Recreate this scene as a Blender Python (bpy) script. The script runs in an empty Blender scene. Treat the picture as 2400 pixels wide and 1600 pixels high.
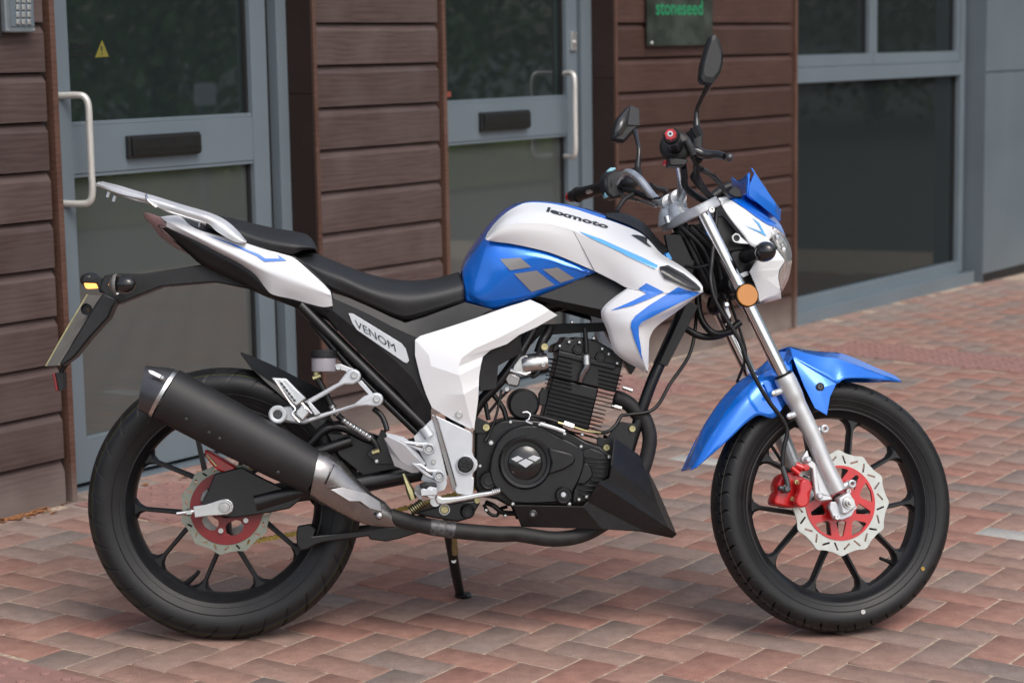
import bpy, bmesh, math, random
from math import sin, cos, radians, pi, sqrt, atan2
from mathutils import Vector, Matrix
from mathutils.bvhtree import BVHTree
from mathutils.geometry import tessellate_polygon
random.seed(7)
SC = bpy.context.scene
COL = SC.collection
# ---------------------------------------------------------------- camera
FPX, PITCH, ROLL, AZ, CAMH = 4781.8, 0.1428224, -0.0169426, 0.6214314, 1.349
G0, G1 = -0.021765, 0.0062846            # gentle fall of the pavement
FW = Vector((0, cos(PITCH), -sin(PITCH)))
_r = Vector((1, 0, 0)); _u = _r.cross(FW)
RT = _r * cos(ROLL) + _u * sin(ROLL); UP = RT.cross(FW)
CP = Vector((0, 0, CAMH))
cam = bpy.data.cameras.new('camera'); co = bpy.data.objects.new('camera', cam); COL.objects.link(co)
m3 = Matrix((RT, UP, -FW)).transposed(); co.matrix_world = Matrix.Translation(CP) @ m3.to_4x4()
cam.sensor_width = 36; cam.lens = FPX / 2400 * 36; cam.clip_end = 1500; cam.clip_start = .05
cam.dof.use_dof = True; cam.dof.focus_distance = 4.55; cam.dof.aperture_fstop = 5.0
SC.camera = co
# ---------------------------------------------------------------- sky, sun, exposure
w = bpy.data.worlds.new('World'); SC.world = w; w.use_nodes = True
nt = w.node_tree; bg = nt.nodes['Background']
sky = nt.nodes.new('ShaderNodeTexSky'); sky.sky_type = 'NISHITA'; sky.sun_disc = False
SUN_EL, SUN_AZ = radians(52), radians(150)     # sun azimuth clockwise from +Y
sky.sun_elevation = SUN_EL; sky.sun_rotation = SUN_AZ; sky.dust_density = 4; sky.air_density = 1.0; sky.ozone_density = 1
hs = nt.nodes.new('ShaderNodeHueSaturation'); hs.inputs['Saturation'].default_value = .68
nt.links.new(sky.outputs[0], hs.inputs['Color']); nt.links.new(hs.outputs[0], bg.inputs[0]); bg.inputs[1].default_value = .15
sl_ = bpy.data.lights.new('sun', 'SUN'); so = bpy.data.objects.new('sun', sl_); COL.objects.link(so)
sl_.energy = .62; sl_.angle = radians(30); sl_.color = (1, .985, .96)
sd = Vector((sin(SUN_AZ) * cos(SUN_EL), cos(SUN_AZ) * cos(SUN_EL), sin(SUN_EL)))
so.rotation_euler = sd.to_track_quat('Z', 'Y').to_euler()
SC.view_settings.view_transform = 'Standard'; SC.view_settings.look = 'None'; SC.view_settings.gamma = 1
SC.view_settings.use_curve_mapping = False; SC.view_settings.exposure = 0.40
SC.render.engine = 'CYCLES'
# ---------------------------------------------------------------- projection helpers
def ray(x, y): return FW + RT * ((x - 1200) / FPX) - UP * ((y - 800) / FPX)
def gz(x, y): return G0 * x + G1 * (y - 5)
def gnd(x, y, z=0):
    d = ray(x, y); t = (z - CAMH - G1 * 5) / (d.z - G0 * d.x - G1 * d.y); return CP + d * t
REG = dict(A=(0, 0, .34014), B=(700, 0, .34014), C=(1300, 0, .46769), D=(1300, 300, .2551), E=(80, 400, .2551), G=(600, 400, .2551),
           T=(1050, 440, .27636), X=(200, 800, .29787), K=(850, 850, .19133), N=(1080, 720, .19133), M=(1080, 960, .22128),
           W=(1580, 780, .30612), Q=(680, 1080, .2551), V=(200, 1000, .31891), O=(1540, 380, .22959), L=(90, 600, .21676),
           Y=(560, 800, .19133), J=(1660, 1140, .2551), f=(0, 0, 1.0204), p=(0, 0, 1.0), S=(1500, 640, .38265))
def px(r, u, v): a = REG[r]; return a[0] + u * a[2], a[1] + v * a[2]
# bike frame: x forward, y away from the camera side, z up, origin at rear contact patch
BA, BB = gnd(528, 1491), gnd(1948, 1476)
BX = (BB - BA).normalized(); z0 = (Vector((0, 0, 1)) - BX * BX.z).normalized(); y0 = z0.cross(BX)
LEAN = radians(8.5)
BZ = z0 * cos(LEAN) + y0 * sin(LEAN); BY = y0 * cos(LEAN) - z0 * sin(LEAN)
MB = Matrix((BX, BY, BZ)).transposed(); MBT = MB.transposed()
def bl(u, v, lat):
    d = MBT @ ray(u, v); o = MBT @ (CP - BA); return o + d * ((lat - o.y) / d.y)
RAKE, DEL = radians(26), radians(12.5)
SP = bl(1622, 520, 0); KA = Vector((-sin(RAKE), 0, cos(RAKE)))
RS = Matrix.Rotation(DEL, 3, KA); RST = RS.transposed()
def sl(u, v, lat):
    d = RST @ (MBT @ ray(u, v)); o = RST @ (MBT @ (CP - BA) - SP) + SP; return o + d * ((lat - o.y) / d.y)
def UN(st, r, u, v, lat):
    x, y = px(r, u, v); return sl(x, y, lat) if st else bl(x, y, lat)
def XF(st, p): return SP + RS @ (Vector(p) - SP) if st else Vector(p)
# ---------------------------------------------------------------- object helpers
def link(name, me, parent=None, mats=()):
    o = bpy.data.objects.new(name, me); COL.objects.link(o)
    for m in mats: me.materials.append(m)
    if parent: o.parent = parent
    return o
def tag(o, label=None, cat=None, group=None, kind=None):
    if label: o['label'] = label
    if cat: o['category'] = cat
    if group: o['group'] = group
    if kind: o['kind'] = kind
    return o
def empty(name, loc=(0, 0, 0), rz=0):
    o = bpy.data.objects.new(name, None); COL.objects.link(o); o.location = loc; o.rotation_euler = (0, 0, rz); o.empty_display_size = .1
    return o
def mesh_from(name, vs, fs, mat, parent=None, smooth=True, ang=35, bev=0, seg=2, sol=0):
    me = bpy.data.meshes.new(name); me.from_pydata([tuple(v) for v in vs], [], fs); me.validate(); me.update()
    o = link(name, me, parent, (mat,) if mat else ())
    if smooth:
        me.polygons.foreach_set('use_smooth', [True] * len(me.polygons)); me.set_sharp_from_angle(angle=radians(ang))
    if sol:
        s = o.modifiers.new('s', 'SOLIDIFY'); s.thickness = sol; s.offset = -1
    if bev:
        b = o.modifiers.new('b', 'BEVEL'); b.width = bev; b.segments = seg; b.limit_method = 'ANGLE'; b.angle_limit = radians(28); b.harden_normals = True
        b.use_clamp_overlap = True
    return o
def boxv(a, b):
    (x0, y0_, z0_), (x1, y1, z1) = a, b
    return [(x0, y0_, z0_), (x1, y0_, z0_), (x1, y1, z0_), (x0, y1, z0_), (x0, y0_, z1), (x1, y0_, z1), (x1, y1, z1), (x0, y1, z1)], \
        [(0, 3, 2, 1), (4, 5, 6, 7), (0, 1, 5, 4), (1, 2, 6, 5), (2, 3, 7, 6), (3, 0, 4, 7)]
def box(name, a, b, mat, parent=None, bev=.0015):
    lo = [min(a[i], b[i]) for i in range(3)]; hi = [max(a[i], b[i]) for i in range(3)]
    vs, fs = boxv(lo, hi); return mesh_from(name, vs, fs, mat, parent, bev=bev)
def cr(P, n, closed=False, smooth=True):
    """resample polyline P (Vectors) to n+1 points by arc length, Catmull-Rom"""
    P = [Vector(p) for p in P]
    if len(P) == 1: return [P[0].copy() for _ in range(n + 1)]
    L = [0]
    for i in range(len(P) - 1): L.append(L[-1] + max((P[i + 1] - P[i]).length, 1e-6))
    out = []
    for k in range(n + 1):
        s = L[-1] * k / n; i = 0
        while i < len(P) - 2 and s > L[i + 1]: i += 1
        t = (s - L[i]) / (L[i + 1] - L[i])
        a, b = P[i], P[i + 1]
        if not smooth: out.append(a.lerp(b, t)); continue
        h = L[i + 1] - L[i]
        ma = (b - P[i - 1]) * (h / (L[i + 1] - L[i - 1])) if i > 0 else (b - a)
        mb = (P[i + 2] - a) * (h / (L[i + 2] - L[i])) if i < len(P) - 2 else (b - a)
        t2, t3 = t * t, t * t * t
        out.append(a * (2 * t3 - 3 * t2 + 1) + ma * (t3 - 2 * t2 + t) + b * (-2 * t3 + 3 * t2) + mb * (t3 - t2))
    return out
def rowpts(st, reg, row):
    out = []
    for q in row:
        if isinstance(q[0], str): out.append(UN(st, *q))
        else: out.append(UN(st, reg, *q))
    return out
def loft(rows, nu, nv, smu=True, smv=True):
    R = [cr(r, nu, smooth=smu) for r in rows]
    cols = []
    for i in range(nu + 1):
        c = [r[i] for r in R]
        if len(c) == 2 or not smv:
            cc = []
            for j in range(len(c) - 1):
                for k in range(nv): cc.append(c[j].lerp(c[j + 1], k / nv))
            cc.append(c[-1])
        else:
            cc = []
            for j in range(len(c) - 1):
                a, b = c[j], c[j + 1]
                ma = (b - c[j - 1]) * .5 if j > 0 else b - a
                mb = (c[j + 2] - a) * .5 if j < len(c) - 2 else b - a
                for k in range(nv):
                    t = k / nv; t2, t3 = t * t, t * t * t
                    cc.append(a * (2 * t3 - 3 * t2 + 1) + ma * (t3 - 2 * t2 + t) + b * (-2 * t3 + 3 * t2) + mb * (t3 - t2))
            cc.append(c[-1])
        cols.append(cc)
    m = len(cols[0]); vs = [p for c in cols for p in c]
    fs = [(i * m + j, i * m + j + 1, (i + 1) * m + j + 1, (i + 1) * m + j) for i in range(nu) for j in range(m - 1)]
    return vs, fs
def orient(vs, fs, out):
    n = Vector((0, 0, 0))
    for f in fs:
        a, b, c = vs[f[0]], vs[f[1]], vs[f[2]]; n += (b - a).cross(c - a)
    if n.dot(Vector(out)) < 0: fs = [tuple(reversed(f)) for f in fs]
    return fs
SURF = {}
def patch(name, rows, mat, parent, reg='f', st=False, nu=24, nv=4, smu=True, smv=True, thick=.004, mirror=None, bev=.0012, ang=50, label=None, out=(0, -1, .35), seg=2):
    R = [rowpts(st, reg, r) for r in rows]
    if not smu and len(set(len(r) for r in R)) == 1:      # faceted: keep corners
        vs = []; n = len(R[0])
        sub = max(1, nv)
        cols = []
        for i in range(n):
            c = [r[i] for r in R]; cols.append(c)
        m = len(R); vs = [p for c in cols for p in c]
        fs = [(i * m + j, i * m + j + 1, (i + 1) * m + j + 1, (i + 1) * m + j) for i in range(n - 1) for j in range(m - 1)]
    else: vs, fs = loft(R, nu, nv, smu, smv)
    fs = orient(vs, fs, out)
    if mirror == 'join':
        n0 = len(vs); vs = vs + [Vector((p.x, -p.y, p.z)) for p in vs]; fs = fs + [tuple(n0 + i for i in reversed(f)) for f in fs]
    V = [XF(st, p) for p in vs]
    me = bpy.data.meshes.new(name); me.from_pydata([tuple(v) for v in V], [], fs)
    bm = bmesh.new(); bm.from_mesh(me); bmesh.ops.remove_doubles(bm, verts=bm.verts, dist=.0008)
    bmesh.ops.dissolve_degenerate(bm, dist=.0002, edges=bm.edges); bm.to_mesh(me); bm.free(); me.validate(); me.update()
    o = link(name, me, parent, (mat,))
    me.polygons.foreach_set('use_smooth', [True] * len(me.polygons)); me.set_sharp_from_angle(angle=radians(ang))
    if thick:
        s = o.modifiers.new('s', 'SOLIDIFY'); s.thickness = thick; s.offset = -1
    if bev:
        b = o.modifiers.new('b', 'BEVEL'); b.width = bev; b.segments = seg; b.limit_method = 'ANGLE'; b.angle_limit = radians(30); b.harden_normals = True
    if label: o['label'] = label
    SURF[o.name] = (V, fs)
    if mirror == 'copy':
        me2 = bpy.data.meshes.new(name)
        vs2 = [XF(st, (p.x, -p.y, p.z)) for p in vs]; me2.from_pydata([tuple(v) for v in vs2], [], [tuple(reversed(f)) for f in fs]); me2.validate()
        bm = bmesh.new(); bm.from_mesh(me2); bmesh.ops.remove_doubles(bm, verts=bm.verts, dist=.0008); bm.to_mesh(me2); bm.free()
        o2 = link(name, me2, parent, (mat,)); me2.polygons.foreach_set('use_smooth', [True] * len(me2.polygons)); me2.set_sharp_from_angle(angle=radians(ang))
        if thick:
            s = o2.modifiers.new('s', 'SOLIDIFY'); s.thickness = thick; s.offset = -1
        if label: o2['label'] = label.replace('near', 'far')
    return o
def flat(name, faces, mat, parent, reg='f', st=False, thick=.004, bev=.002, mirror=None, label=None, out=(0, -1, .3), seg=2, ang=20):
    """faceted shell: faces = list of polygons of (u,v,lat) tuples; shared corners are merged"""
    idx = {}; V = []; F = []
    for f in faces:
        g = []
        for q in f:
            if q not in idx:
                idx[q] = len(V); V.append(UN(st, *q) if isinstance(q[0], str) else UN(st, reg, *q))
            g.append(idx[q])
        F.append(tuple(g))
    F2 = []
    for f in F: F2 += [t for t in orient(V, [f], out)]
    def mk(sgn):
        vs = [XF(st, (p.x, p.y * sgn, p.z)) for p in V]; fs = F2 if sgn > 0 else [tuple(reversed(f)) for f in F2]
        o = mesh_from(name, vs, fs, mat, parent, ang=ang, bev=bev, sol=thick, seg=seg)
        if label: o['label'] = label if sgn > 0 else label.replace('near', 'far')
        return o, vs, fs
    o, vs, fs = mk(1); SURF[o.name] = (vs, fs)
    if mirror == 'copy': mk(-1)
    return o
def plate(name, pts, lat, thick, mat, parent, reg='f', st=False, holes=(), bev=.0012, mirror=None, label=None, rnd=False, seg=2):
    """flat plate cut to an outline, thickness along the bike's width"""
    def up(L): 
        P = [UN(st, *(q if isinstance(q[0], str) else (reg,) + tuple(q)), lat) for q in L]
        return cr(P + [P[0]], rnd, smooth=True)[:-1] if rnd else P
    loops = [up(pts)] + [up(h) for h in holes]
    return extr(name, loops, (0, 1, 0), thick, mat, parent, st, bev, mirror, label, seg)
def extr(name, loops, d, thick, mat, parent, st=False, bev=.0012, mirror=None, label=None, seg=2):
    d = Vector(d) * thick
    tris = tessellate_polygon([[p for p in l] for l in loops]); flatv = [p for l in loops for p in l]; n = len(flatv)
    vs = flatv + [p + d for p in flatv]; fs = [tuple(t) for t in tris]
    fs = orient(vs, fs, -d); fs += [tuple(i + n for i in reversed(f)) for f in fs]
    b = 0
    for l in loops:
        m = len(l)
        for i in range(m):
            j = (i + 1) % m; fs.append((b + i, b + i + n, b + j + n, b + j))
        b += m
    def mk(sg):
        V = [XF(st, (p.x, p.y * sg, p.z)) for p in vs]
        me = bpy.data.meshes.new(name); me.from_pydata([tuple(v) for v in V], [], fs)
        bm = bmesh.new(); bm.from_mesh(me); bmesh.ops.recalc_face_normals(bm, faces=bm.faces)
        bmesh.ops.dissolve_limit(bm, angle_limit=radians(1), verts=bm.verts, edges=bm.edges)
        bm.to_mesh(me); bm.free(); me.validate()
        o = link(name, me, parent, (mat,)); me.polygons.foreach_set('use_smooth', [True] * len(me.polygons)); me.set_sharp_from_angle(angle=radians(30))
        if bev:
            q = o.modifiers.new('b', 'BEVEL'); q.width = bev; q.segments = seg; q.limit_method = 'ANGLE'; q.angle_limit = radians(35)
        if label: o['label'] = label if sg > 0 else label.replace('near', 'far')
        return o
    o = mk(1)
    if mirror == 'copy': mk(-1)
    return o
def tube(name, pts, rad, mat, parent=None, st=False, seg=12, n=None, smooth=True, ell=1.0, caps=True, label=None, cut=None):
    P = [Vector(p) for p in pts]
    if n is None: n = 1 if len(P) == 2 else max(8, 6 * (len(P) - 1))
    Q = cr(P, n, smooth=smooth and len(P) > 2)
    if isinstance(rad, (int, float)): rr = [rad] * (n + 1)
    else:
        rr = [v.x for v in cr([Vector((q, 0, 0)) for q in rad], n)] if False else []
        L = [0]
        for i in range(len(P) - 1): L.append(L[-1] + (P[i + 1] - P[i]).length)
        for k in range(n + 1):
            s = L[-1] * k / n; i = 0
            while i < len(P) - 2 and s > L[i + 1]: i += 1
            t = (s - L[i]) / max(L[i + 1] - L[i], 1e-9); t = t * t * (3 - 2 * t) if smooth else t
            rr.append(rad[i] * (1 - t) + rad[i + 1] * t)
    vs = []; fs = []
    T = (Q[1] - Q[0]).normalized(); N = T.cross(Vector((0, 1, 0)))
    if N.length < .1: N = T.cross(Vector((0, 0, 1)))
    N.normalize()
    for k in range(n + 1):
        if k > 0:
            T2 = (Q[min(k + 1, n)] - Q[k - 1]).normalized(); q = T.rotation_difference(T2); N = q @ N; T = T2
        Bn = T.cross(N)
        for i in range(seg):
            a = 2 * pi * i / seg; vs.append(Q[k] + (N * cos(a) + Bn * sin(a) * ell) * rr[k])
    for k in range(n):
        for i in range(seg):
            j = (i + 1) % seg; fs.append((k * seg + i, k * seg + j, (k + 1) * seg + j, (k + 1) * seg + i))
    if caps: fs.append(tuple(reversed(range(seg)))); fs.append(tuple(n * seg + i for i in range(seg)))
    V = [XF(st, p) for p in vs]
    o = mesh_from(name, V, fs, mat, parent, ang=40)
    if label: o['label'] = label
    return o
def lathe_vf(prof, c, ax, seg=32, closed=False):
    ax = Vector(ax).normalized(); N = ax.cross(Vector((0, 0, 1)))
    if N.length < .05: N = ax.cross(Vector((1, 0, 0)))
    N.normalize(); Bn = ax.cross(N); c = Vector(c); vs = []; fs = []
    m = len(prof)
    for i in range(seg):
        a = 2 * pi * i / seg; e = N * cos(a) + Bn * sin(a)
        for (r, h) in prof: vs.append(c + e * r + ax * h)
    for i in range(seg):
        j = (i + 1) % seg
        for k in range(m if closed else m - 1):
            l = (k + 1) % m; fs.append((i * m + k, j * m + k, j * m + l, i * m + l))
    return vs, fs
def lathe(name, prof, c, ax, mat, parent=None, st=False, seg=32, closed=False, ang=35, label=None, bev=0):
    vs, fs = lathe_vf(prof, c, ax, seg, closed)
    V = [XF(st, p) for p in vs]
    me = bpy.data.meshes.new(name); me.from_pydata([tuple(v) for v in V], [], fs)
    bm = bmesh.new(); bm.from_mesh(me); bmesh.ops.remove_doubles(bm, verts=bm.verts, dist=1e-5); bmesh.ops.recalc_face_normals(bm, faces=bm.faces); bm.to_mesh(me); bm.free(); me.validate()
    o = link(name, me, parent, (mat,)); me.polygons.foreach_set('use_smooth', [True] * len(me.polygons)); me.set_sharp_from_angle(angle=radians(ang))
    if bev:
        q = o.modifiers.new('b', 'BEVEL'); q.width = bev; q.segments = 2; q.limit_method = 'ANGLE'
    if label: o['label'] = label
    return o
def bolt(parent, reg, u, v, lat, r, mat, st=False, h=.006, name='bolt', sock=True):
    c = UN(st, reg, u, v, lat)
    pr = [(0, -h + .003), (r * .42, -h + .003), (r * .45, -h), (r * .85, -h), (r, -h * .7), (r, 0)] if sock else [(0, -h), (r * .6, -h * .95), (r * .95, -h * .5), (r, 0)]
    return lathe(name, pr, c, (0, 1, 0), mat, parent, st, seg=14)
def decal(name, loops, target, mat, parent, reg='f', st=False, off=.0012, cell=6, raw=None, label=None):
    """thin printed film laid on a body panel: outline projected onto the panel's own surface"""
    bm = bmesh.new()
    if raw:
        vs, fs = raw
        bv = [bm.verts.new((x, y, 0)) for x, y in vs]
        for f in fs:
            try: bm.faces.new([bv[i] for i in f])
            except ValueError: pass
    else:
        for l in loops:
            P = [px(*q) if isinstance(q[0], str) else px(reg, *q) for q in l]
            bm.faces.new([bm.verts.new((x, y, 0)) for x, y in P])
    bm.normal_update()
    bmesh.ops.triangulate(bm, faces=bm.faces)
    for _ in range(6):
        es = [e for e in bm.edges if e.calc_length() > cell]
        if not es: break
        bmesh.ops.subdivide_edges(bm, edges=es, cuts=1); bmesh.ops.triangulate(bm, faces=bm.faces)
    V = []; F = []
    for t in (target if isinstance(target, (list, tuple)) else [target]):
        a, b = SURF[t.name]; n = len(V); V += [Vector(v) for v in a]; F += [tuple(i + n for i in f) for f in b]
    bvh = BVHTree.FromPolygons(V, F); o0 = MBT @ (CP - BA); bad = []
    ts = []
    for v in bm.verts:
        d = (MBT @ ray(v.co.x, v.co.y)).normalized(); h = bvh.ray_cast(o0, d)
        if h[0] is None: bad.append((v, d)); continue
        ts.append((h[0] - o0).length)
        nn = h[1] if h[1].dot(d) < 0 else -h[1]
        v.co = h[0] + nn * off - d * .0012
    tm = sum(ts) / max(1, len(ts)); gone = []
    for v, d in bad:
        h = bvh.find_nearest(o0 + d * tm); t = (h[0] - o0).dot(d); p = o0 + d * t
        h = bvh.find_nearest(p)
        if (h[0] - p).length > .008: gone.append(v)
        else: v.co = o0 + d * ((h[0] - o0).dot(d) - off - .0012)
    bad = gone
    bmesh.ops.delete(bm, geom=bad, context='VERTS')
    me = bpy.data.meshes.new(name); bm.to_mesh(me); bm.free()
    o = link(name, me, parent, (mat,)); me.polygons.foreach_set('use_smooth', [True] * len(me.polygons))
    if label: o['label'] = label
    return o
def textmesh(s, bold=0, shear=0, space=1):
    c = bpy.data.curves.new('t', 'FONT'); c.body = s; c.offset = bold; c.shear = shear; c.space_character = space; c.size = 1; c.resolution_u = 3
    o = bpy.data.objects.new('t', c); COL.objects.link(o); bpy.context.view_layer.update()
    me = bpy.data.meshes.new_from_object(o.evaluated_get(bpy.context.evaluated_depsgraph_get()))
    vs = [(v.co.x, v.co.y) for v in me.vertices]; fs = [tuple(p.vertices) for p in me.polygons]
    bpy.data.objects.remove(o); bpy.data.curves.remove(c); bpy.data.meshes.remove(me)
    x1 = max(v[0] for v in vs); x0 = min(v[0] for v in vs)
    y1 = max(v[1] for v in vs); y0_ = min(v[1] for v in vs)
    return [((v[0] - x0) / (x1 - x0), (v[1] - y0_) / (y1 - y0_)) for v in vs], fs
# ---------------------------------------------------------------- materials
def mat(name, col, rough=.5, metal=0, coat=0, spec=.5, emis=None, es=0, trans=0, ior=1.5, sheen=0):
    m = bpy.data.materials.new(name); m.use_nodes = True; b = m.node_tree.nodes['Principled BSDF']
    b.inputs['Base Color'].default_value = (*col, 1); b.inputs['Roughness'].default_value = rough; b.inputs['Metallic'].default_value = metal
    b.inputs['Coat Weight'].default_value = coat; b.inputs['Coat Roughness'].default_value = .04; b.inputs['Specular IOR Level'].default_value = spec
    b.inputs['Transmission Weight'].default_value = trans; b.inputs['IOR'].default_value = ior
    if emis: b.inputs['Emission Color'].default_value = (*emis, 1); b.inputs['Emission Strength'].default_value = es
    return m
def nd(m, t, **k):
    n = m.node_tree.nodes.new(t)
    for a, b in k.items():
        if hasattr(n, a): setattr(n, a, b)
        else: n.inputs[a.replace('_', ' ')].default_value = b
    return n
def lk(m, a, b): m.node_tree.links.new(a, b)
def vary(m, scale=40, amt=.25, rough_amt=.15, bump=0, bscale=None, stretch=None, detail=5):
    """uneven colour, gloss and fine relief of a real surface"""
    b = m.node_tree.nodes['Principled BSDF']; tc = nd(m, 'ShaderNodeTexCoord'); src = tc.outputs['Object']
    if stretch:
        mp = nd(m, 'ShaderNodeMapping'); mp.inputs['Scale'].default_value = stretch; lk(m, src, mp.inputs[0]); src = mp.outputs[0]
    n = nd(m, 'ShaderNodeTexNoise'); n.inputs['Scale'].default_value = scale; n.inputs['Detail'].default_value = detail; lk(m, src, n.inputs['Vector'])
    c = b.inputs['Base Color'].default_value[:3]
    r = nd(m, 'ShaderNodeValToRGB'); r.color_ramp.elements[0].position = .3; r.color_ramp.elements[1].position = .7
    r.color_ramp.elements[0].color = (*[x * (1 - amt) for x in c], 1); r.color_ramp.elements[1].color = (*[min(1, x * (1 + amt)) for x in c], 1)
    lk(m, n.outputs['Fac'], r.inputs[0]); lk(m, r.outputs[0], b.inputs['Base Color'])
    if rough_amt:
        q = nd(m, 'ShaderNodeMapRange'); r0 = b.inputs['Roughness'].default_value
        q.inputs[3].default_value = max(0.02, r0 - rough_amt); q.inputs[4].default_value = min(1, r0 + rough_amt); lk(m, n.outputs['Fac'], q.inputs[0]); lk(m, q.outputs[0], b.inputs['Roughness'])
    if bump:
        n2 = nd(m, 'ShaderNodeTexNoise'); n2.inputs['Scale'].default_value = bscale or scale * 4; n2.inputs['Detail'].default_value = 4; lk(m, src, n2.inputs['Vector'])
        bp = nd(m, 'ShaderNodeBump'); bp.inputs['Strength'].default_value = bump; bp.inputs['Distance'].default_value = .001; lk(m, n2.outputs['Fac'], bp.inputs['Height']); lk(m, bp.outputs[0], b.inputs['Normal'])
    return m
MT = {}
MT['white'] = vary(mat('white_paint', (.75, .762, .775), .20, coat=.8), 6, .015, .04)
MT['blue'] = vary(mat('blue_metallic_paint', (.006, .185, .80), .22, metal=.36, coat=1), 900, .05, .05, detail=2)
MT['bluegraphic'] = mat('blue_decal', (.02, .18, .70), .25, coat=.6)
MT['ltblue'] = mat('light_blue_decal', (.12, .42, .85), .25, coat=.6)
MT['greydecal'] = mat('grey_decal', (.24, .24, .24), .3, coat=.5)
MT['blackdecal'] = mat('black_decal', (.012, .012, .012), .3, coat=.4)
MT['plastic'] = vary(mat('black_plastic', (.012, .0125, .0135), .42, spec=.4), 60, .2, .08, bump=.25, bscale=1800)
MT['gloss'] = vary(mat('gloss_black', (.010, .010, .011), .18, coat=.5), 30, .2, .06)
MT['case'] = vary(mat('black_engine_casting', (.008, .008, .009), .30, spec=.45), 50, .25, .1, bump=.2, bscale=900)
MT['frame'] = vary(mat('black_frame_paint', (.007, .007, .008), .30, spec=.5), 40, .2, .08)
MT['vinyl'] = vary(mat('seat_vinyl', (.014, .0148, .016), .46), 25, .1, .06, bump=.5, bscale=900)
MT['rubber'] = vary(mat('tyre_rubber', (.0095, .0097, .0102), .5, spec=.36), 30, .25, .12, bump=.3, bscale=500)
MT['groove'] = mat('tyre_groove', (.004, .004, .004), .9, spec=.1)
MT['side'] = vary(mat('tyre_sidewall', (.0085, .0088, .0096), .46, spec=.36), 18, .3, .1, bump=.25, bscale=300)
MT['hose'] = mat('rubber_hose', (.008, .008, .0085), .4, spec=.4)
MT['silver'] = vary(mat('silver_paint', (.62, .63, .64), .34, metal=.5), 30, .06, .06, bump=.1, bscale=900)
MT['pale'] = vary(mat('pale_silver_casting', (.56, .585, .61), .36, metal=.35, coat=.15), 30, .05, .06, bump=.15, bscale=700)
MT['alu'] = vary(mat('polished_aluminium', (.62, .63, .64), .26, metal=.9), 40, .08, .08)
MT['chrome'] = mat('chrome', (.82, .82, .83), .1, metal=1)
MT['steel'] = vary(mat('steel', (.55, .55, .54), .32, metal=1), 80, .15, .12)
MT['zinc'] = vary(mat('yellow_zinc', (.52, .47, .25), .35, metal=.85), 90, .25, .12)
MT['gold'] = vary(mat('gold_chain', (.45, .33, .09), .35, metal=.8), 200, .4, .1)
MT['red'] = vary(mat('red_enamel', (.50, .010, .012), .30, coat=.5), 40, .12, .06)
MT['reddisc'] = vary(mat('red_carrier_shaded', (.17, .007, .009), .42, coat=.15), 40, .1, .06)  # shade on the rear carrier is put into the red
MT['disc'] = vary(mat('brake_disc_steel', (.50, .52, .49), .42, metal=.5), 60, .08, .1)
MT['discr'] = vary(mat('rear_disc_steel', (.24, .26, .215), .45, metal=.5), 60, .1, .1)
MT['muff'] = vary(mat('muffler_black', (.017, .017, .018), .46, spec=.4), 14, .18, .1, bump=.25, bscale=1400)
MT['shield'] = vary(mat('brushed_heat_shield', (.30, .29, .29), .27, metal=.95), 25, .12, .06)
MT['pipe'] = vary(mat('exhaust_pipe_black', (.018, .0175, .0175), .55, spec=.35), 40, .3, .12, bump=.4, bscale=600)
MT['rim'] = vary(mat('wheel_black', (.008, .0085, .010), .40, spec=.4), 40, .15, .08, bump=.15, bscale=1200)
MT['orange'] = mat('amber_reflector', (.50, .19, .018), .25, coat=.6)
MT['amberlit'] = mat('amber_lamp_lit', (.8, .3, .05), .3, emis=(1, .42, .1), es=1.6)
MT['lens'] = mat('clear_lens', (.96, .97, .97), .02, trans=.92, ior=1.3)
MT['lenssm'] = mat('smoked_lens', (.30, .29, .28), .1, trans=.5, ior=1.45)
MT['redlens'] = mat('red_tint_lens', (.60, .42, .40), .10, trans=.6, ior=1.45)
MT['reflect'] = mat('lamp_reflector', (.85, .74, .64), .16, metal=.8)  # warm tint painted in for the peach glow inside the lens
MT['bulb'] = mat('lit_bulb', (1, .75, .5), .3, emis=(1, .55, .25), es=2.2)
MT['clear'] = mat('translucent_reservoir', (.42, .40, .44), .25, trans=.4, ior=1.4)
MT['cyan'] = mat('pale_blue_switch', (.25, .50, .58), .4)
MT['greyrub'] = mat('grey_rubber', (.03, .033, .036), .6)
MT['mirror'] = mat('mirror_glass', (.10, .10, .10), .08, metal=.6)
MT['plateb'] = vary(mat('plate_back', (.21, .21, .19), .5), 30, .15, .1)
MT['tline'] = mat('tyre_line_green', (.10, .13, .03), .7)
MT['bline'] = mat('tyre_line_blue', (.02, .035, .08), .7)
MT['wdot'] = mat('white_mark', (.5, .5, .48), .6)
MT['ydot'] = mat('yellow_mark', (.35, .22, .04), .6)
MT['sline'] = mat('tyre_line_pale', (.16, .15, .13), .7)
MT['fin'] = vary(mat('cooling_fin_black', (.005, .005, .0055), .65, spec=.12), 50, .2, .06)
# ================================================================ THE PLACE
WD = Vector((sin(AZ), cos(AZ), 0)); WN = Vector((cos(AZ), -sin(AZ), 0))
P0 = gnd(178.6, 1173); WROT = atan2(WD.y, WD.x)
def wpt(w_, off, z): q = P0 + WD * w_ + WN * off; return Vector((q.x, q.y, z))
def wl(u, v, off):
    rr = ray(u, v); t = (P0 + WN * off - CP).dot(WN) / rr.dot(WN); P = CP + rr * t; return (P - P0).dot(WD), P.z
def wall_empty(name, w0, off=0, z=0):
    q = wpt(w0, off, z); return empty(name, q, WROT)
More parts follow.
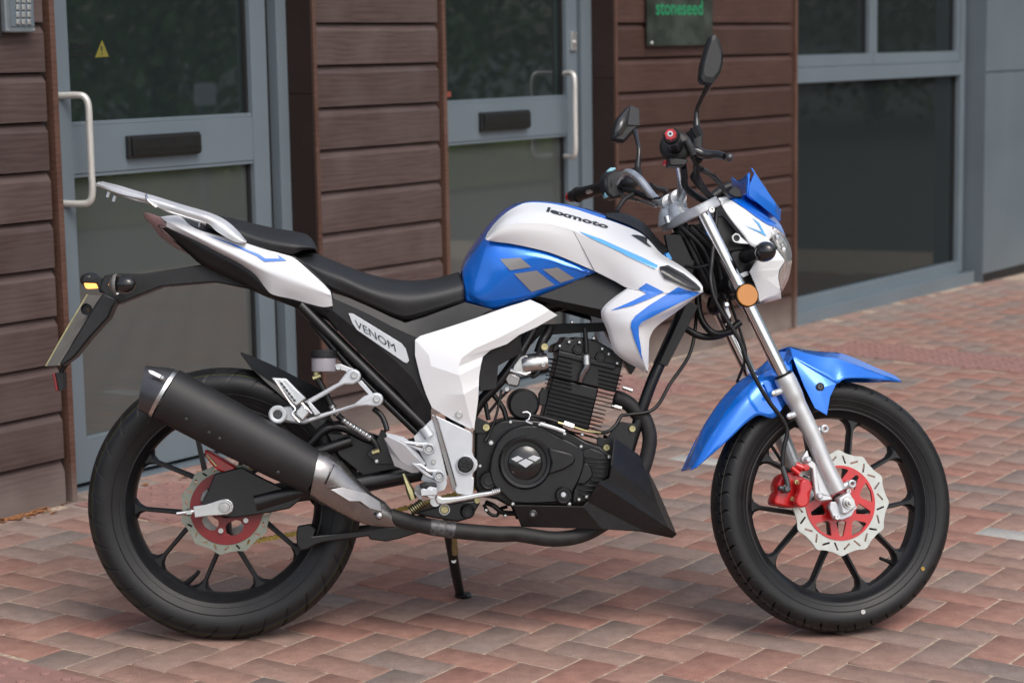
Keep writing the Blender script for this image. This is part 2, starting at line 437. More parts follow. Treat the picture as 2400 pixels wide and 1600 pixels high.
# wood, metal, glass
def wood(name, c1, c2, c3):
    m = mat(name, c1, .62, spec=.35); b = m.node_tree.nodes['Principled BSDF']
    tc = nd(m, 'ShaderNodeTexCoord'); oi = nd(m, 'ShaderNodeObjectInfo'); ad = nd(m, 'ShaderNodeVectorMath', operation='ADD')
    mu = nd(m, 'ShaderNodeMath', operation='MULTIPLY'); mu.inputs[1].default_value = 37; lk(m, oi.outputs['Random'], mu.inputs[0])
    lk(m, tc.outputs['Object'], ad.inputs[0]); lk(m, mu.outputs[0], ad.inputs[1])
    mp = nd(m, 'ShaderNodeMapping'); mp.inputs['Scale'].default_value = (2.2, 14, 14); lk(m, ad.outputs[0], mp.inputs[0])
    n0 = nd(m, 'ShaderNodeTexNoise'); n0.inputs['Scale'].default_value = 1.2; n0.inputs['Detail'].default_value = 2; lk(m, mp.outputs[0], n0.inputs['Vector'])
    wv = nd(m, 'ShaderNodeTexWave', wave_type='BANDS', bands_direction='Z'); wv.inputs['Scale'].default_value = 1.3; wv.inputs['Distortion'].default_value = 9
    wv.inputs['Detail'].default_value = 3; wv.inputs['Detail Scale'].default_value = 1.2; lk(m, mp.outputs[0], wv.inputs['Vector'])
    mp2 = nd(m, 'ShaderNodeMapping'); mp2.inputs['Scale'].default_value = (9, 160, 160); lk(m, ad.outputs[0], mp2.inputs[0])
    n1 = nd(m, 'ShaderNodeTexNoise'); n1.inputs['Scale'].default_value = 1; n1.inputs['Detail'].default_value = 6; lk(m, mp2.outputs[0], n1.inputs['Vector'])
    mx = nd(m, 'ShaderNodeMath', operation='MULTIPLY_ADD'); mx.inputs[1].default_value = .22; lk(m, wv.outputs['Fac'], mx.inputs[0]); 
    m2 = nd(m, 'ShaderNodeMath', operation='MULTIPLY'); m2.inputs[1].default_value = .78; lk(m, n1.outputs['Fac'], m2.inputs[0]); lk(m, m2.outputs[0], mx.inputs[2])
    rp = nd(m, 'ShaderNodeValToRGB'); e = rp.color_ramp.elements; e[0].position = .25; e[0].color = (*c2, 1); e[1].position = .75; e[1].color = (*c1, 1); lk(m, mx.outputs[0], rp.inputs[0])
    # weathered patches and board-to-board tone
    n3 = nd(m, 'ShaderNodeTexNoise'); n3.inputs['Scale'].default_value = 5; n3.inputs['Detail'].default_value = 5; lk(m, ad.outputs[0], n3.inputs['Vector'])
    r3 = nd(m, 'ShaderNodeMapRange'); r3.inputs[1].default_value = .45; r3.inputs[2].default_value = .75; lk(m, n3.outputs['Fac'], r3.inputs[0])
    x3 = nd(m, 'ShaderNodeMix', data_type='RGBA'); x3.inputs[7].default_value = (*c3, 1); lk(m, rp.outputs[0], x3.inputs[6])
    m3_ = nd(m, 'ShaderNodeMath', operation='MULTIPLY'); m3_.inputs[1].default_value = .55; lk(m, r3.outputs[0], m3_.inputs[0]); lk(m, m3_.outputs[0], x3.inputs[0])
    hv = nd(m, 'ShaderNodeHueSaturation'); mr = nd(m, 'ShaderNodeMapRange'); mr.inputs[3].default_value = .82; mr.inputs[4].default_value = 1.15
    lk(m, oi.outputs['Random'], mr.inputs[0]); lk(m, mr.outputs[0], hv.inputs['Value']); lk(m, x3.outputs[2], hv.inputs['Color'])
    sp = nd(m, 'ShaderNodeSeparateXYZ'); lk(m, tc.outputs['Object'], sp.inputs[0]); dz = nd(m, 'ShaderNodeMapRange'); dz.inputs[1].default_value = .02; dz.inputs[2].default_value = .17; dz.inputs[3].default_value = 1.5; dz.inputs[4].default_value = 0; lk(m, sp.outputs[2], dz.inputs[0])
    dn = nd(m, 'ShaderNodeMath', operation='MULTIPLY'); dn.use_clamp = True; lk(m, dz.outputs[0], dn.inputs[0]); lk(m, n3.outputs['Fac'], dn.inputs[1])
    dx = nd(m, 'ShaderNodeMix', data_type='RGBA'); dx.inputs[7].default_value = (.22, .185, .165, 1); lk(m, dn.outputs[0], dx.inputs[0]); lk(m, hv.outputs[0], dx.inputs[6]); lk(m, dx.outputs[2], b.inputs['Base Color'])
    bp = nd(m, 'ShaderNodeBump'); bp.inputs['Strength'].default_value = .55; bp.inputs['Distance'].default_value = .0012; lk(m, mx.outputs[0], bp.inputs['Height']); lk(m, bp.outputs[0], b.inputs['Normal'])
    return m
WOOD = wood('stained_cedar', (.098, .067, .061), (.058, .037, .033), (.120, .092, .085))
WOODR = wood('red_brown_cedar', (.078, .040, .031), (.048, .023, .018), (.090, .052, .042))
WDARK = wood('shaded_reveal_board', (.030, .016, .013), (.020, .011, .009), (.036, .022, .018))  # the reveal's shadow is put into this darker wood colour
TRIM = wood('rough_sawn_trim', (.13, .065, .045), (.07, .035, .026), (.16, .10, .075))
BACK = mat('shadow_gap', (.012, .010, .009), .9)
GREY = vary(mat('grey_blue_powder_coat', (.148, .185, .212), .42, spec=.45), 3, .06, .06, bump=.12, bscale=900)
GREYP = vary(mat('grey_cladding', (.125, .155, .178), .46, spec=.45), 2, .1, .06, bump=.1, bscale=700)
SEALB = mat('black_gasket', (.010, .010, .011), .6)
LETTER = vary(mat('letter_plate_black', (.014, .014, .015), .35, coat=.2), 60, .2, .08)
PULL = vary(mat('satin_steel', (.66, .645, .61), .34, metal=.35), 60, .05, .05)
BUTTON = mat('metal_button', (.62, .63, .63), .3, metal=.7)
KEYP = vary(mat('keypad_grey', (.20, .23, .25), .4, metal=.3), 30, .08, .05)
PLQ = vary(mat('plaque_dark', (.045, .055, .048), .14, coat=.6), 9, .5, .05)  # dark grey-green mottle painted in for the trees it mirrors
GREEN = mat('green_letter', (.012, .27, .11), .5)
FILMD = mat('dark_film', (.012, .014, .014), .5)
FILMY = mat('yellow_film', (.20, .18, .03), .5)
def glass_mat(nm, film, k, ior=2.0):
    m = bpy.data.materials.new(nm); m.use_nodes = True; t = m.node_tree; t.nodes.remove(t.nodes['Principled BSDF']); o = t.nodes['Material Output']
    tr = nd(m, 'ShaderNodeBsdfTransparent'); tr.inputs[0].default_value = (.24, .31, .31, 1)
    gl = nd(m, 'ShaderNodeBsdfGlossy'); gl.inputs['Roughness'].default_value = .012; gl.inputs[0].default_value = (.92, .97, .97, 1)
    fr = nd(m, 'ShaderNodeFresnel'); fr.inputs[0].default_value = ior
    df = nd(m, 'ShaderNodeBsdfDiffuse'); df.inputs[0].default_value = (*film, 1); mf_ = nd(m, 'ShaderNodeMixShader'); mf_.inputs[0].default_value = k; lk(m, tr.outputs[0], mf_.inputs[1]); lk(m, df.outputs[0], mf_.inputs[2])  # diffuse grey painted in for the dim room and reflections each pane shows
    mx = nd(m, 'ShaderNodeMixShader'); lk(m, fr.outputs[0], mx.inputs[0]); lk(m, mf_.outputs[0], mx.inputs[1]); lk(m, gl.outputs[0], mx.inputs[2]); lk(m, mx.outputs[0], o.inputs[0])
    return m
GLASS = glass_mat('tinted_glazing', (.030, .042, .042), .55)
GLASSW = glass_mat('window_glazing', (.026, .033, .034), .7, 1.33)
GLASSL = glass_mat('greyed_glazing', (.092, .102, .098), .82)
PITCHZ = .1413; ZJ = .029
def board_mesh(x0, x1, zb, top=None):
    """one shiplap board: flat face, splayed top edge; local y is into the wall"""
    h = PITCHZ if top is None else top - zb
    pr = [(0, zb + .0012), (0, zb + h * .80), (.0185, zb + h * .985), (.0262, zb + h * .985), (.024, zb + .0012)]
    j = [random.uniform(-.0012, .0012) for _ in range(4)]
    vs = [(x0, a + j[0], b) for a, b in pr] + [(x1, a + j[1], b) for a, b in pr]
    n = len(pr); fs = [(i, (i + 1) % n, n + (i + 1) % n, n + i) for i in range(n)] + [tuple(reversed(range(n))), tuple(n + i for i in range(n))]
    return vs, fs
NJ = 15
def timber_panel(wl_, wr_, label, wm, trim_l=True, trim_r=True, ret_l=False, ztop=2.15):
    e = wall_empty('timber_wall', wl_, 0, 0); L = wr_ - wl_
    tag(e, label, 'wall', 'timber clad wall piers')
    x0 = .019 if trim_l else 0; x1 = L - .038 if trim_r else L
    k = 0
    while ZJ + k * PITCHZ < ztop:
        zb = ZJ + k * PITCHZ
        if k == 0: zb = ZJ - .05
        vs, fs = board_mesh(x0, x1, zb, ZJ + (k + 1) * PITCHZ); mesh_from('board', vs, fs, wm, e, bev=.0016, seg=2); k += 1
    box('backing', (0.004, .026, -.06), (L - .004, .05, ztop), BACK, e, bev=0)
    if trim_l: box('trim', (0, -.006, -.04), (.017, .11, ztop), TRIM, e)
    if trim_r: box('trim', (L - .020, -.008, -.04), (L, .10, ztop), TRIM, e)
    if ret_l:
        zc = ret_l
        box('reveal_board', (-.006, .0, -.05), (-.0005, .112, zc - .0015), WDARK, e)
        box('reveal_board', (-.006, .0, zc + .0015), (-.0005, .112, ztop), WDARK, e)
    return e
random.seed(3)
timber_panel(-2.6, 0.0, 'grey-brown timber clad wall at the left edge, carrying the door keypad', WOOD, trim_l=False)
W2L, W2R, W3L, W3R = 1.130, 1.858, 2.998, 4.583
_, zc1 = wl(700, 222, -.05); _, zc2 = wl(1410, 184, -.05)
timber_panel(W2L, W2R, 'narrow timber clad pier between the two grey doors', WOOD, ret_l=zc1)
timber_panel(W3L, W3R, 'redder timber clad wall under the green lettered plaque', WOODR, ret_l=zc2)
RO = -.112
def wz(r, u, v, off): return wl(*px(r, u, v), off)
def door(wa, wb, label, g_r, st_r, gap_r, fr_l, mid_t, mid_b, bot_t, bot_b, lp):
    e = wall_empty('glazed_door', wa, RO, 0); tag(e, label, 'door', 'grey glazed doors'); L = wb - wa; zt = 2.13
    X = lambda q: q - wa
    box('door_frame', (X(fr_l), -.004, -.02), (L - .0015, .07, zt), GREY, e)               # right jamb
    box('door_frame', (.0015, -.004, -.02), (.055, .07, zt), GREY, e)
    box('gasket', (X(st_r) + .001, .035, -.02), (X(fr_l) - .001, .06, zt), SEALB, e, 0)
    box('gasket', (.056, .035, -.02), (.074, .06, zt), SEALB, e, 0)
    xl, xr, gl_ = .075, X(st_r), .165
    box('stile', (X(g_r), .010, bot_b), (xr, .055, zt - .05), GREY, e); box('stile', (xl, .010, bot_b), (gl_, .055, zt - .05), GREY, e)
    box('rail', (gl_ + .0008, .012, mid_b + .012), (X(g_r) - .0008, .053, mid_t - .012), GREY, e, .001)
    box('bead', (gl_ + .001, .015, mid_b), (X(g_r) - .001, .045, mid_b + .0115), GREY, e, .001); box('bead', (gl_ + .001, .015, mid_t - .0115), (X(g_r) - .001, .045, mid_t), GREY, e, .001)
    box('rail', (gl_ + .0008, .012, bot_b), (X(g_r) - .0008, .053, bot_t - .012), GREY, e, .001); box('bead', (gl_ + .001, .015, bot_t - .0115), (X(g_r) - .001, .045, bot_t), GREY, e, .001)
    box('rail', (gl_, .012, 2.0), (X(g_r) - .0008, .053, zt - .05), GREY, e)
    box('threshold', (0, -.03, -.03), (L, .09, bot_b - .014), GREYP, e)
    box('window_pane', (gl_ + .001, .040, bot_t), (X(g_r) - .001, .046, mid_b), GLASSL, e, 0); box('window_pane', (gl_ + .001, .040, mid_t), (X(g_r) - .001, .046, 2.0), GLASS, e, 0)
    for za, zb_ in ((bot_t, mid_b), (mid_t, 2.0)):      # black edge seal round each pane
        box('seal', (X(g_r) - .012, .028, za), (X(g_r) - .0015, .0395, zb_), SEALB, e, 0)
    # letter plate
    (xa, za), (xb, zb_) = lp
    p = box('letter_plate', (X(xa), -.006, za), (X(xb), .0115, zb_), LETTER, e, .004)
    q = box('flap', (X(xa) + .012, -.013, za + .006), (X(xb) - .004, -.0062, zb_ - .008), LETTER, p, .002)
    for i in range(3): box('rib', (X(xa) + .014, -.0145, za + .012 + i * .007), (X(xb) - .006, -.0132, za + .014 + i * .007), LETTER, p, 0)
    return e
d1z = [wz('A', 1755, 778, -.13)[1], wz('A', 1770, 1125, -.13)[1]]
b1t = wz('p', 260, 1013, -.13)[1]; b1b = wz('p', 190, 1131, -.13)[1]
d1 = door(0.0, W2L, 'left grey glazed door with warning sticker, steel pull and letter plate', wl(587, 150, -.125)[0], wl(625, 150, -.122)[0], 0, wl(648, 150, -.112)[0],
     d1z[0], d1z[1], b1t, b1b, ((wl(295, 340, -.12)[0], wl(295, 372, -.12)[1]), (wl(464, 340, -.12)[0], wl(464, 308, -.12)[1])))
d2z = [wz('B', 1845, 655, -.13)[1], wz('B', 1850, 940, -.13)[1]]
d2 = door(W2R, W3L, 'right grey glazed door with lock plate, behind the handlebar', wl(1327, 150, -.125)[0], wl(1353, 150, -.122)[0], 0, wl(1361, 150, -.112)[0],
     d2z[0], d2z[1], b1t, b1b, ((wl(1123, 290, -.12)[0], wl(1123, 309, -.12)[1]), (wl(1236, 280, -.12)[0], wl(1236, 257, -.12)[1])))
def loc(e, w_, off, z): q = wpt(w_, off, z) - e.location; c, s = cos(-WROT), sin(-WROT); return Vector((q.x * c - q.y * s, q.x * s + q.y * c, q.z))
# steel pulls
def pull(e, w0, w1, o0, o1, zt, zb, r):
    P = [(w0, o0, zt), (w0 + (w1 - w0) * .78, o0 + (o1 - o0) * .78, zt), (w0 + (w1 - w0) * .93, o0 + (o1 - o0) * .93, zt - .010), (w1, o1, zt - .035), (w1, o1, zt - .09), (w1, o1, (zt + zb) / 2), (w1, o1, zb + .09), (w1, o1, zb + .035), (w0 + (w1 - w0) * .93, o0 + (o1 - o0) * .93, zb + .010), (w0 + (w1 - w0) * .78, o0 + (o1 - o0) * .78, zb), (w0, o0, zb)]
    return tube('pull_handle', [loc(e, *p) for p in P], r, PULL, e, n=60)
hw, hz1 = wl(212, 350, -.045); _, ht = wl(200, 224, -.05); _, hb = wl(200, 478, -.05)
pull(d1, hw - .045, hw, -.124, -.045, ht, hb, .0105)
hw2, _ = wl(1347, 260, -.05); _, ht2 = wl(1360, 172, -.05); _, hb2 = wl(1360, 367, -.05)
pull(d2, hw2 + .035, hw2 + .002, -.122, -.05, ht2, hb2, .0105)
# lock plate on the right door
a = wz('B', 1870, 350, -.12); b = wz('B', 1905, 220, -.12)
lp_ = box('lock_plate', (a[0] - W2R, -.001, a[1]), (b[0] - W2R, .0095, b[1]), BUTTON, d2, .002)
c = ((a[0] + b[0]) / 2 - W2R, -.003, a[1] * .55 + b[1] * .45)
lathe('lock_cylinder', [(0, -.004), (.006, -.004), (.007, .002)], c, (0, 1, 0), PULL, lp_, seg=16)
# writing and warning sign on the glass of the left door
def wtext(e, s, r, a, b_, top, off, m, name='lettering', bold=.0):
    """a line of text between pixels a and b (baseline), cap height to top"""
    w0, z0_ = wz(r, *a, off); w1, _ = wz(r, *b_, off); _, z1 = wz(r, *top, off)
    v, f = textmesh(s, bold); V = [loc(e, w0 + (w1 - w0) * p[0], off, z0_ + (z1 - z0_) * p[1]) for p in v]
    return mesh_from(name, V, f, m, e, smooth=False)
og = RO - .038
for s, ya, yt in (('Please Knock', 335, 292), ('for Assistance', 395, 355)): wtext(d1, s, 'A', (360, ya), (630, ya - 4), (500, yt), og, FILMD, bold=.02)
tri = [wz('A', 655, 398, og), wz('A', 750, 392, og), wz('A', 703, 275, og)]
mesh_from('warning_triangle', [loc(d1, *(tri[i][0], og, tri[i][1])) for i in range(3)], [(0, 1, 2)], FILMY, d1, smooth=False)
wtext(d1, '!', 'A', (697, 380), (709, 380), (703, 318), og + .0008, FILMD, name='lettering')
# label edge on the right door glass
a = wz('B', 1015, 670, RO - .038); b = wz('B', 1048, 632, RO - .038)
box('sticker', loc(d2, a[0] - .02, RO - .037, a[1]), loc(d2, b[0], RO - .0378, b[1]), mat('red_sticker', (.25, .06, .04), .5), d2, 0)
# keypad on the left wall
e = wall_empty('door_keypad', -.30, 0, 0); tag(e, 'grey metal door entry keypad with square buttons on the left wall', 'keypad')
a = wz('A', 45, 228, .035); b = wz('A', 238, 20, .035)
xk0, xk1 = a[0] + .30, b[0] + .30; zk = a[1]
box('housing', (xk0, -.034, zk), (xk1, -.001, zk + .20), KEYP, e, .006); box('back_box', (xk0 - .018, -.018, zk - .012), (xk0 - .0005, -.0008, zk + .205), SEALB, e, .002)
box('key_panel', (xk0 + .016, -.0365, zk + .017), (xk1 - .006, -.0345, zk + .125), GREYP, e, .001)
for i in range(3):
    for j in range(4):
        a = wz('A', 122 + 38 * i, 152 - 50 * j, .038); box('key', (a[0] + .30 - .0062, -.042, a[1] - .0075), (a[0] + .30 + .0062, -.0368, a[1] + .0075), BUTTON, e, .002)
for sx in (.006, xk1 - xk0 - .006): lathe('screw', [(0, -.0365), (.003, -.0362), (.0034, -.034)], (xk0 + sx, 0, zk + .008), (0, 1, 0), BUTTON, e, seg=10)
# plaque
e = wall_empty('name_plaque', W3L, 0, 0); tag(e, 'dark plaque with green lettering on the redder timber wall', 'sign')
a = wz('C', 477, 231, .03); b = wz('C', 800, 60, .03)
zt = a[1] + .42
pq = box('plaque_board', loc(e, a[0], .012, a[1]), loc(e, b[0], .022, zt), PLQ, e, .001)
pq['label'] = 'dark glossy plaque board'
wtext(e, 'stoneseed', 'C', (508, 76), (742, 70), (620, 2), .0235, GREEN, bold=.012)
for q in ((490, 216), (786, 208)):
    s_ = wz('C', *q, .024); lathe('screw', [(0, -.004), (.006, -.003), (.008, 0)], loc(e, s_[0], .0225, s_[1]), (0, 1, 0), BUTTON, e, seg=14)
# window
WW0, WW1 = W3R, wl(2309, 330, 0)[0]
e = wall_empty('framed_window', WW0, RO, 0); tag(e, 'large grey framed window with two upper casements, right of the timber wall', 'window')
X = lambda q: q - WW0
wgr = wl(2240, 450, -.13)[0]; wfr = wl(2259, 300, -.114)[0]; zlt = wz('C', 2010, 378, -.13)[1]; zlb = wz('C', 2010, 1310, -.13)[1]
ztr = wz('C', 2010, 310, -.12)[1]; zus = wz('C', 1590, 268, -.13)[1]; zfb = wz('C', 1225, 1567, -.11)[1]
wm0 = wz('C', 1562, 150, -.12)[0]; wm1 = wz('C', 1630, 150, -.12)[0]
box('frame', (0.002, 0, zlb), (.05, .07, 2.15), GREY, e); box('frame', (X(wgr) + .004, 0, zlb - .06), (X(wfr), .07, 2.15), GREY, e)
box('transom', (.051, -.002, zlt), (X(wgr) + .003, .07, ztr - .002), GREY, e, .002)
box('bottom_rail', (.051, -.002, zlb - .075), (X(wgr) + .003, .07, zlb), GREY, e, .002)
for x0, x1 in ((.052, X((wm0 + wm1) / 2) - .002), (X((wm0 + wm1) / 2) + .002, X(wgr) + .001)):
    c_ = box('casement', (x0, .006, ztr), (x1, .055, zus), GREY, e, .002)
    box('stile', (x0, .006, zus + .0006), (x0 + .042, .055, 2.1), GREY, c_, .002); box('stile', (x1 - .042, .006, zus + .0006), (x1, .055, 2.1), GREY, c_, .002)
    box('window_pane', (x0 + .0425, .04, zus + .001), (x1 - .0425, .046, 2.1), GLASSW, c_, 0)
    box('seal', (x1 - .054, .028, zus + .001), (x1 - .0425, .0395, 2.1), SEALB, c_, 0)
box('window_pane', (.051, .04, zlb + .001), (X(wgr) + .003, .046, zlt - .001), GLASSW, e, 0)
box('seal', (X(wgr) - .012, .028, zlb + .001), (X(wgr) + .0025, .0395, zlt - .001), SEALB, e, 0)
sv = [(0.002, .055, zlb - .0755), (X(WW1) - .06, .055, zlb - .0755), (X(WW1) - .06, -.085, -.02 + .075), (0.002, -.085, -.02 + .075), (0.002, .055, -.08), (X(WW1) - .06, .055, -.08), (X(WW1) - .06, -.085, -.08), (0.002, -.085, -.08)]
mesh_from('sill', sv, [(0, 3, 2, 1), (4, 5, 6, 7), (3, 7, 6, 2), (2, 6, 5, 1), (0, 4, 7, 3)], GREY, e, bev=.002)
bl_ = mat('window_blind', (.30, .31, .30), .8)
# cladding to the right
e = wall_empty('grey_wall', WW1, 0, 0); tag(e, 'smooth grey panel clad wall at the right edge beyond the window', 'wall')
zj = wz('C', 2200, 362, 0)[1]
box('reveal_panel', (-.004, 0.001, -.08), (-.0006, .20, 2.2), GREYP, e, 0)
for i in range(3):
    x0 = i * 1.8 + (0.0 if i == 0 else .006)
    for za, zb_ in ((.03, zj - .003), (zj + .003, 2.2)): box('panel', (x0, 0, za), ((i + 1) * 1.8, .02, zb_), GREYP, e, .002)
box('backing', (.003, .021, -.08), (5.4, .2, 2.2), BACK, e, 0); box('plinth', (0, .004, -.1), (5.4, .0205, .027), BACK, e, 0)
# rooms behind the glass
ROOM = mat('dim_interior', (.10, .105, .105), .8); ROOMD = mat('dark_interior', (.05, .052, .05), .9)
def room(name, w0, w1, label):
    e = wall_empty(name, w0, -.2, 0); L = w1 - w0; tag(e, kind='structure')
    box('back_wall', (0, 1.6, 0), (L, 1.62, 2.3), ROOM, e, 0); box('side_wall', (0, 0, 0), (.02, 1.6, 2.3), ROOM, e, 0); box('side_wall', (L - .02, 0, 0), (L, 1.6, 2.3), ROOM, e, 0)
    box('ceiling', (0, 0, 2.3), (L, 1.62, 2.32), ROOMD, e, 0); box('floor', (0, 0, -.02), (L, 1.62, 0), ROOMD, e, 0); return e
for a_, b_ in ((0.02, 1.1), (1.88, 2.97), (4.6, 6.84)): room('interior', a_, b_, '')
# main mass of the building over the doors
e = wall_empty('upper_wall', -2.6, 0, 0); tag(e, kind='structure'); 
box('fascia', (0, .0, 2.16), (15, .2, 3.0), GREYP, e, .004)
box('roof', (0, .02, 3.0), (15, 5, 3.05), GREYP, e, 0); box('inner_wall', (0, 2.0, -.1), (15, 2.1, 3.0), ROOMD, e, 0)
# ---------------------------------------------------------------- ground
def ground_mat():
    m = mat('asphalt', (.075, .075, .073), .85)
    return vary(m, 6, .2, .05, bump=.5, bscale=300)
vs = []; fs = []; N = 60
for i in range(N + 1):
    for j in range(N + 1):
        p_ = (i / N * 2 - 1); q_ = (j / N * 2 - 1); x = 700 * p_ * abs(p_) ** 1.6; y = 700 * q_ * abs(q_) ** 1.6; r2 = sqrt(x * x + y * y)
        vs.append((x, y, gz(x, y) * max(0, min(1, (60 - r2) / 40)) - .055))
for i in range(N):
    for j in range(N): a = i * (N + 1) + j; fs.append((a, a + N + 1, a + N + 2, a + 1))
g = mesh_from('ground', vs, fs, ground_mat()); tag(g, kind='structure')
# herringbone paving
TH = -0.5869; PA = Vector((cos(TH), sin(TH), 0)); PB = Vector((-sin(TH), cos(TH), 0))
g00 = gnd(860 + 482 * .17007, 1340 + 677 * .17007)
PU = .1008
def paver_mat():
    m = mat('brick_paver', (.2, .12, .1), .93, spec=.18); b = m.node_tree.nodes['Principled BSDF']
    oi = nd(m, 'ShaderNodeObjectInfo'); ge = nd(m, 'ShaderNodeNewGeometry'); ad = nd(m, 'ShaderNodeMath', operation='ADD'); fr = nd(m, 'ShaderNodeMath', operation='FRACT')
    lk(m, oi.outputs['Random'], ad.inputs[0]); lk(m, ge.outputs['Random Per Island'], ad.inputs[1]); lk(m, ad.outputs[0], fr.inputs[0])
    # base tone picks red / brown / blue-grey; mottling runs inside the brick
    tc = nd(m, 'ShaderNodeTexCoord'); n1 = nd(m, 'ShaderNodeTexNoise'); n1.inputs['Scale'].default_value = 7; n1.inputs['Detail'].default_value = 4; lk(m, ge.outputs['Position'], n1.inputs['Vector'])
    ma = nd(m, 'ShaderNodeMath', operation='MULTIPLY_ADD'); ma.inputs[1].default_value = .36; ma.inputs[2].default_value = -.18; lk(m, n1.outputs['Fac'], ma.inputs[0])
    a2 = nd(m, 'ShaderNodeMath', operation='ADD'); lk(m, fr.outputs[0], a2.inputs[0]); lk(m, ma.outputs[0], a2.inputs[1])
    rp = nd(m, 'ShaderNodeValToRGB'); E_ = rp.color_ramp.elements
    cs = [(0, (.300, .155, .122)), (.2, (.305, .172, .136)), (.42, (.298, .184, .147)), (.62, (.285, .190, .155)), (.82, (.258, .187, .158)), (1, (.222, .178, .158))]
    E_[0].position = 0; E_[0].color = (*cs[0][1], 1); E_[1].position = 1; E_[1].color = (*cs[-1][1], 1)
    for p_, c_ in cs[1:-1]: q = E_.new(p_); q.color = (*c_, 1)
    lk(m, a2.outputs[0], rp.inputs[0])
    n2 = nd(m, 'ShaderNodeTexNoise'); n2.inputs['Scale'].default_value = 420; n2.inputs['Detail'].default_value = 3; lk(m, ge.outputs['Position'], n2.inputs['Vector'])
    n3 = nd(m, 'ShaderNodeTexNoise'); n3.inputs['Scale'].default_value = 28; n3.inputs['Detail'].default_value = 5; n3.inputs['Roughness'].default_value = .6; lk(m, ge.outputs['Position'], n3.inputs['Vector'])
    s2 = nd(m, 'ShaderNodeMapRange'); s2.inputs[1].default_value = .3; s2.inputs[2].default_value = .7; s2.inputs[3].default_value = .82; s2.inputs[4].default_value = 1.2; lk(m, n2.outputs['Fac'], s2.inputs[0])
    s3 = nd(m, 'ShaderNodeMapRange'); s3.inputs[1].default_value = .3; s3.inputs[2].default_value = .7; s3.inputs[3].default_value = .84; s3.inputs[4].default_value = 1.14; lk(m, n3.outputs['Fac'], s3.inputs[0])
    mm = nd(m, 'ShaderNodeMath', operation='MULTIPLY'); lk(m, s2.outputs[0], mm.inputs[0]); lk(m, s3.outputs[0], mm.inputs[1])
    hv = nd(m, 'ShaderNodeHueSaturation'); lk(m, rp.outputs[0], hv.inputs['Color']); lk(m, mm.outputs[0], hv.inputs['Value'])
    # pale grit and mortar dust
    n4 = nd(m, 'ShaderNodeTexVoronoi'); n4.inputs['Scale'].default_value = 55; lk(m, ge.outputs['Position'], n4.inputs['Vector'])
    s4 = nd(m, 'ShaderNodeMath', operation='LESS_THAN'); s4.inputs[1].default_value = .085; lk(m, n4.outputs['Distance'], s4.inputs[0])
    n5 = nd(m, 'ShaderNodeTexNoise'); n5.inputs['Scale'].default_value = 9; lk(m, ge.outputs['Position'], n5.inputs['Vector'])
    s5 = nd(m, 'ShaderNodeMath', operation='GREATER_THAN'); s5.inputs[1].default_value = .56; lk(m, n5.outputs['Fac'], s5.inputs[0])
    s6 = nd(m, 'ShaderNodeMath', operation='MULTIPLY'); lk(m, s4.outputs[0], s6.inputs[0]); lk(m, s5.outputs[0], s6.inputs[1])
    mx = nd(m, 'ShaderNodeMix', data_type='RGBA'); mx.inputs[7].default_value = (.42, .38, .34, 1); lk(m, s6.outputs[0], mx.inputs[0]); lk(m, hv.outputs[0], mx.inputs[6])
    # dusty film near the wall
    dp = nd(m, 'ShaderNodeVectorMath', operation='DOT_PRODUCT'); dp.inputs[1].default_value = WN; lk(m, ge.outputs['Position'], dp.inputs[0])
    dm = nd(m, 'ShaderNodeMapRange'); dm.inputs[1].default_value = P0.dot(WN) + .02; dm.inputs[2].default_value = P0.dot(WN) + .55; dm.inputs[3].default_value = .55; dm.inputs[4].default_value = 0; lk(m, dp.outputs['Value'], dm.inputs[0])
    d3 = nd(m, 'ShaderNodeMath', operation='MULTIPLY'); lk(m, dm.outputs[0], d3.inputs[0]); lk(m, n3.outputs['Fac'], d3.inputs[1])
    my = nd(m, 'ShaderNodeMix', data_type='RGBA'); my.inputs[7].default_value = (.34, .31, .28, 1); lk(m, d3.outputs[0], my.inputs[0]); lk(m, mx.outputs[2], my.inputs[6]); lk(m, my.outputs[2], b.inputs['Base Color'])
    bp = nd(m, 'ShaderNodeBump'); bp.inputs['Strength'].default_value = .5; bp.inputs['Distance'].default_value = .0012; lk(m, n2.outputs['Fac'], bp.inputs['Height'])
    b2 = nd(m, 'ShaderNodeBump'); b2.inputs['Strength'].default_value = .4; b2.inputs['Distance'].default_value = .003; lk(m, n3.outputs['Fac'], b2.inputs['Height']); lk(m, bp.outputs[0], b2.inputs['Normal']); lk(m, b2.outputs[0], b.inputs['Normal'])
    return m
PAV = paver_mat()
PWHITE = vary(mat('white_concrete_paver', (.38, .37, .345), .9), 60, .15, .05, bump=.4, bscale=500)
PTACT = vary(mat('pink_blister_paver', (.29, .165, .145), .9, spec=.2), 20, .14, .05, bump=.3, bscale=400)
JOINT = vary(mat('joint_sand', (.42, .33, .25), .95), 60, .35, .03, bump=.6, bscale=500)
